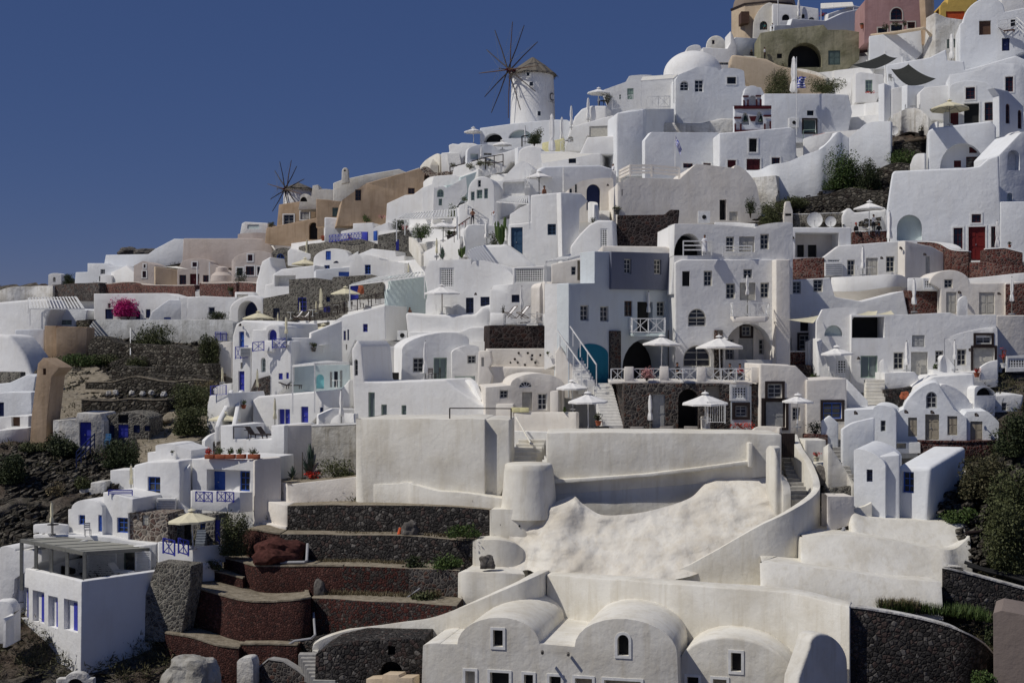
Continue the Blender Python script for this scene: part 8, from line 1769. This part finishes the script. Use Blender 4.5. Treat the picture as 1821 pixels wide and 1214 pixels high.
table('small table beside the dark sun loungers',330,972,dy=-1,r=.35,mat='dark'); lamp('above the rounded blue trimmed house corner',275,150,620)
Z(360,260,3.57)
for x,y,l in((560,1095,'left'),(700,1080,'middle'),(840,1050,'right')): table('restaurant table in front of the cobbled wall, %s'%l,x,y,dy=-1.0,r=.45,mat='paint_white')
table('dark table beneath the small terrace fringed parasol',1545,575,dy=-1,r=.5,mat='dark')
Z(1460,0,4.5)
table('metal table on the rocky stepped slope',730,900,dy=-1.6,r=.4,mat='metal'); chair('metal chair left on the rocky stepped slope',690,900,90,dy=-1.6,mat='metal'); chair('metal chair right on the rocky stepped slope',775,900,-90,dy=-1.6,mat='metal')
Z(0,720,3.238)
for x0,x1,l in((505,668,'left'),(782,865,'right')):
    m=MB(); a=P(qx(x0),qy(985),99.2); b=P(qx(x1),qy(985),99.2); H=(985-845)/3.238/F*99.2
    for k in range(13): z=a.z+H*k/12; m.bar((a.x,a.y,z),(b.x,b.y,z),.05,.09)
    for q in(a,b): m.bar(q,q+Vector((0,0,H)),.1)
    o=m.build('slatted_screen','paint_white',loc=a,smooth=0); tag(o,'white slatted screen under the grey pergola, %s one of two'%l,'screen')
# ================= bring fittings that ended up inside a wall out onto its face =================
def settle():
    bpy.context.view_layer.update(); dg=bpy.context.evaluated_depsgraph_get(); O=Vector((0,0,0)); todo=[]
    def top(o):
        while o.parent: o=o.parent
        return o
    for r in list(C.objects):
        if r.parent or 'orange flowers along' in r.get('label','') or r.get('category') not in ('parasol','air conditioner','wall lamp','railing','person','satellite dish','potted plant','plant','sun lounger','deck chair','pole','table','chair','flag','cactus','door','fence','handrail'): continue
        kids=[r]+list(r.children_recursive); vs=[]
        for k in kids:
            if k.type=='MESH': n=len(k.data.vertices); vs+=[k.matrix_world@k.data.vertices[i].co for i in range(0,n,max(1,n//14))]
        if not vs: continue
        vis=0; occ=[]
        for v in vs:
            d=v.normalized(); ok,loc,nn_,i,h,m=C.ray_cast(dg,O,d)
            if not ok or top(h)==r or loc.length>v.length-.15: vis+=1
            else: occ.append((v.y-loc.y,loc.y))
        if vis/len(vs)<.33 and occ:
            occ.sort(); g=occ[min(len(occ)-1,int(len(occ)*.75))][0]
            if g<22: todo.append((r,g+.25))
    for r,g in todo:
        k=(r.location.y-g)/r.location.y; r.location=r.location*k; r.scale=r.scale*max(k,.86)
    print('SETTLED',len(todo))
settle()
# ================= parts that belong to a thing built above =================
def byl(t):
    for o in C.objects:
        if o.get('label','').startswith(t): return o
    print('NOLABEL',t)
def ATT(par,*chs):
    p=byl(par)
    if p is None: return
    while p.parent: p=p.parent
    for c in chs:
        o=byl(c)
        if o is None or o==p: continue
        o.parent=p; o.matrix_parent_inverse=xf(p).inverted()
        for k in('label','category','group'):
            if k in o: del o[k]
ATT('tall pale blue house front','slate grey blue painted','arched teal blue','white cross railed balcony' if 0 else 'small white cross railed','pale green slab','sunlit white flank')
ATT('tall white hotel block','grey back wall inside','curved cream balcony slab','white cross railing of the balcony above','plain beige shaded flank of the hotel')
ATT('white hotel top floor','white balcony wall with an opening','white balcony wall right','low white balcony sill','white horizontal rails in front','white horizontal rails before')
ATT('dark lava stone ground floor','white concrete edge','small grey blue lean-to')
ATT('white flat-roofed apartment','beige shaded flank of the apartment')
ATT('white walled patio room','shaded back wall of the wide')
ATT('white house with a great rounded loggia','back wall of the great loggia')
ATT('long rounded white bow','shaded cream underside')
ATT('white parapet with lattice panels','small white lattice panel on')
ATT('white house with ultramarine balcony doors','white projecting balcony front','left blue cross panel of','right blue cross panel of','white loggia back wall','grey shaded flank right of the balcony')
ATT('white parapet with two blue crossed','left blue cross panel under','right blue cross panel under')
ATT('white house with two tall ultramarine','blue cross railing of the tiny')
ATT('white terrace block with an opening','grey shaded flank of the sun')
ATT('dark lava stone terrace block under','grey shaded parapet end left','grey shaded parapet end right','white cross railing in front of the two')
ATT('grey covered pergola','grey pergola post, number one','grey pergola post, number two','grey pergola post, number three')
ATT('faded pink house','tan corner wall','cream ledge between')
ATT('tall white block with slate blue','white shaded flank wall right')
ATT('dark stone shed','weathered brown plank roof')
ATT('dark wooden picket gate','row of dark pointed')
ATT('white house with blue framed window','shaded curved flank')
ATT('tan house with two white framed','shaded tan flank')
ATT('white vaulted house with maroon windows','shaded white flank with two')
ATT('long smooth white curved terrace','pale aqua shaded wall behind')
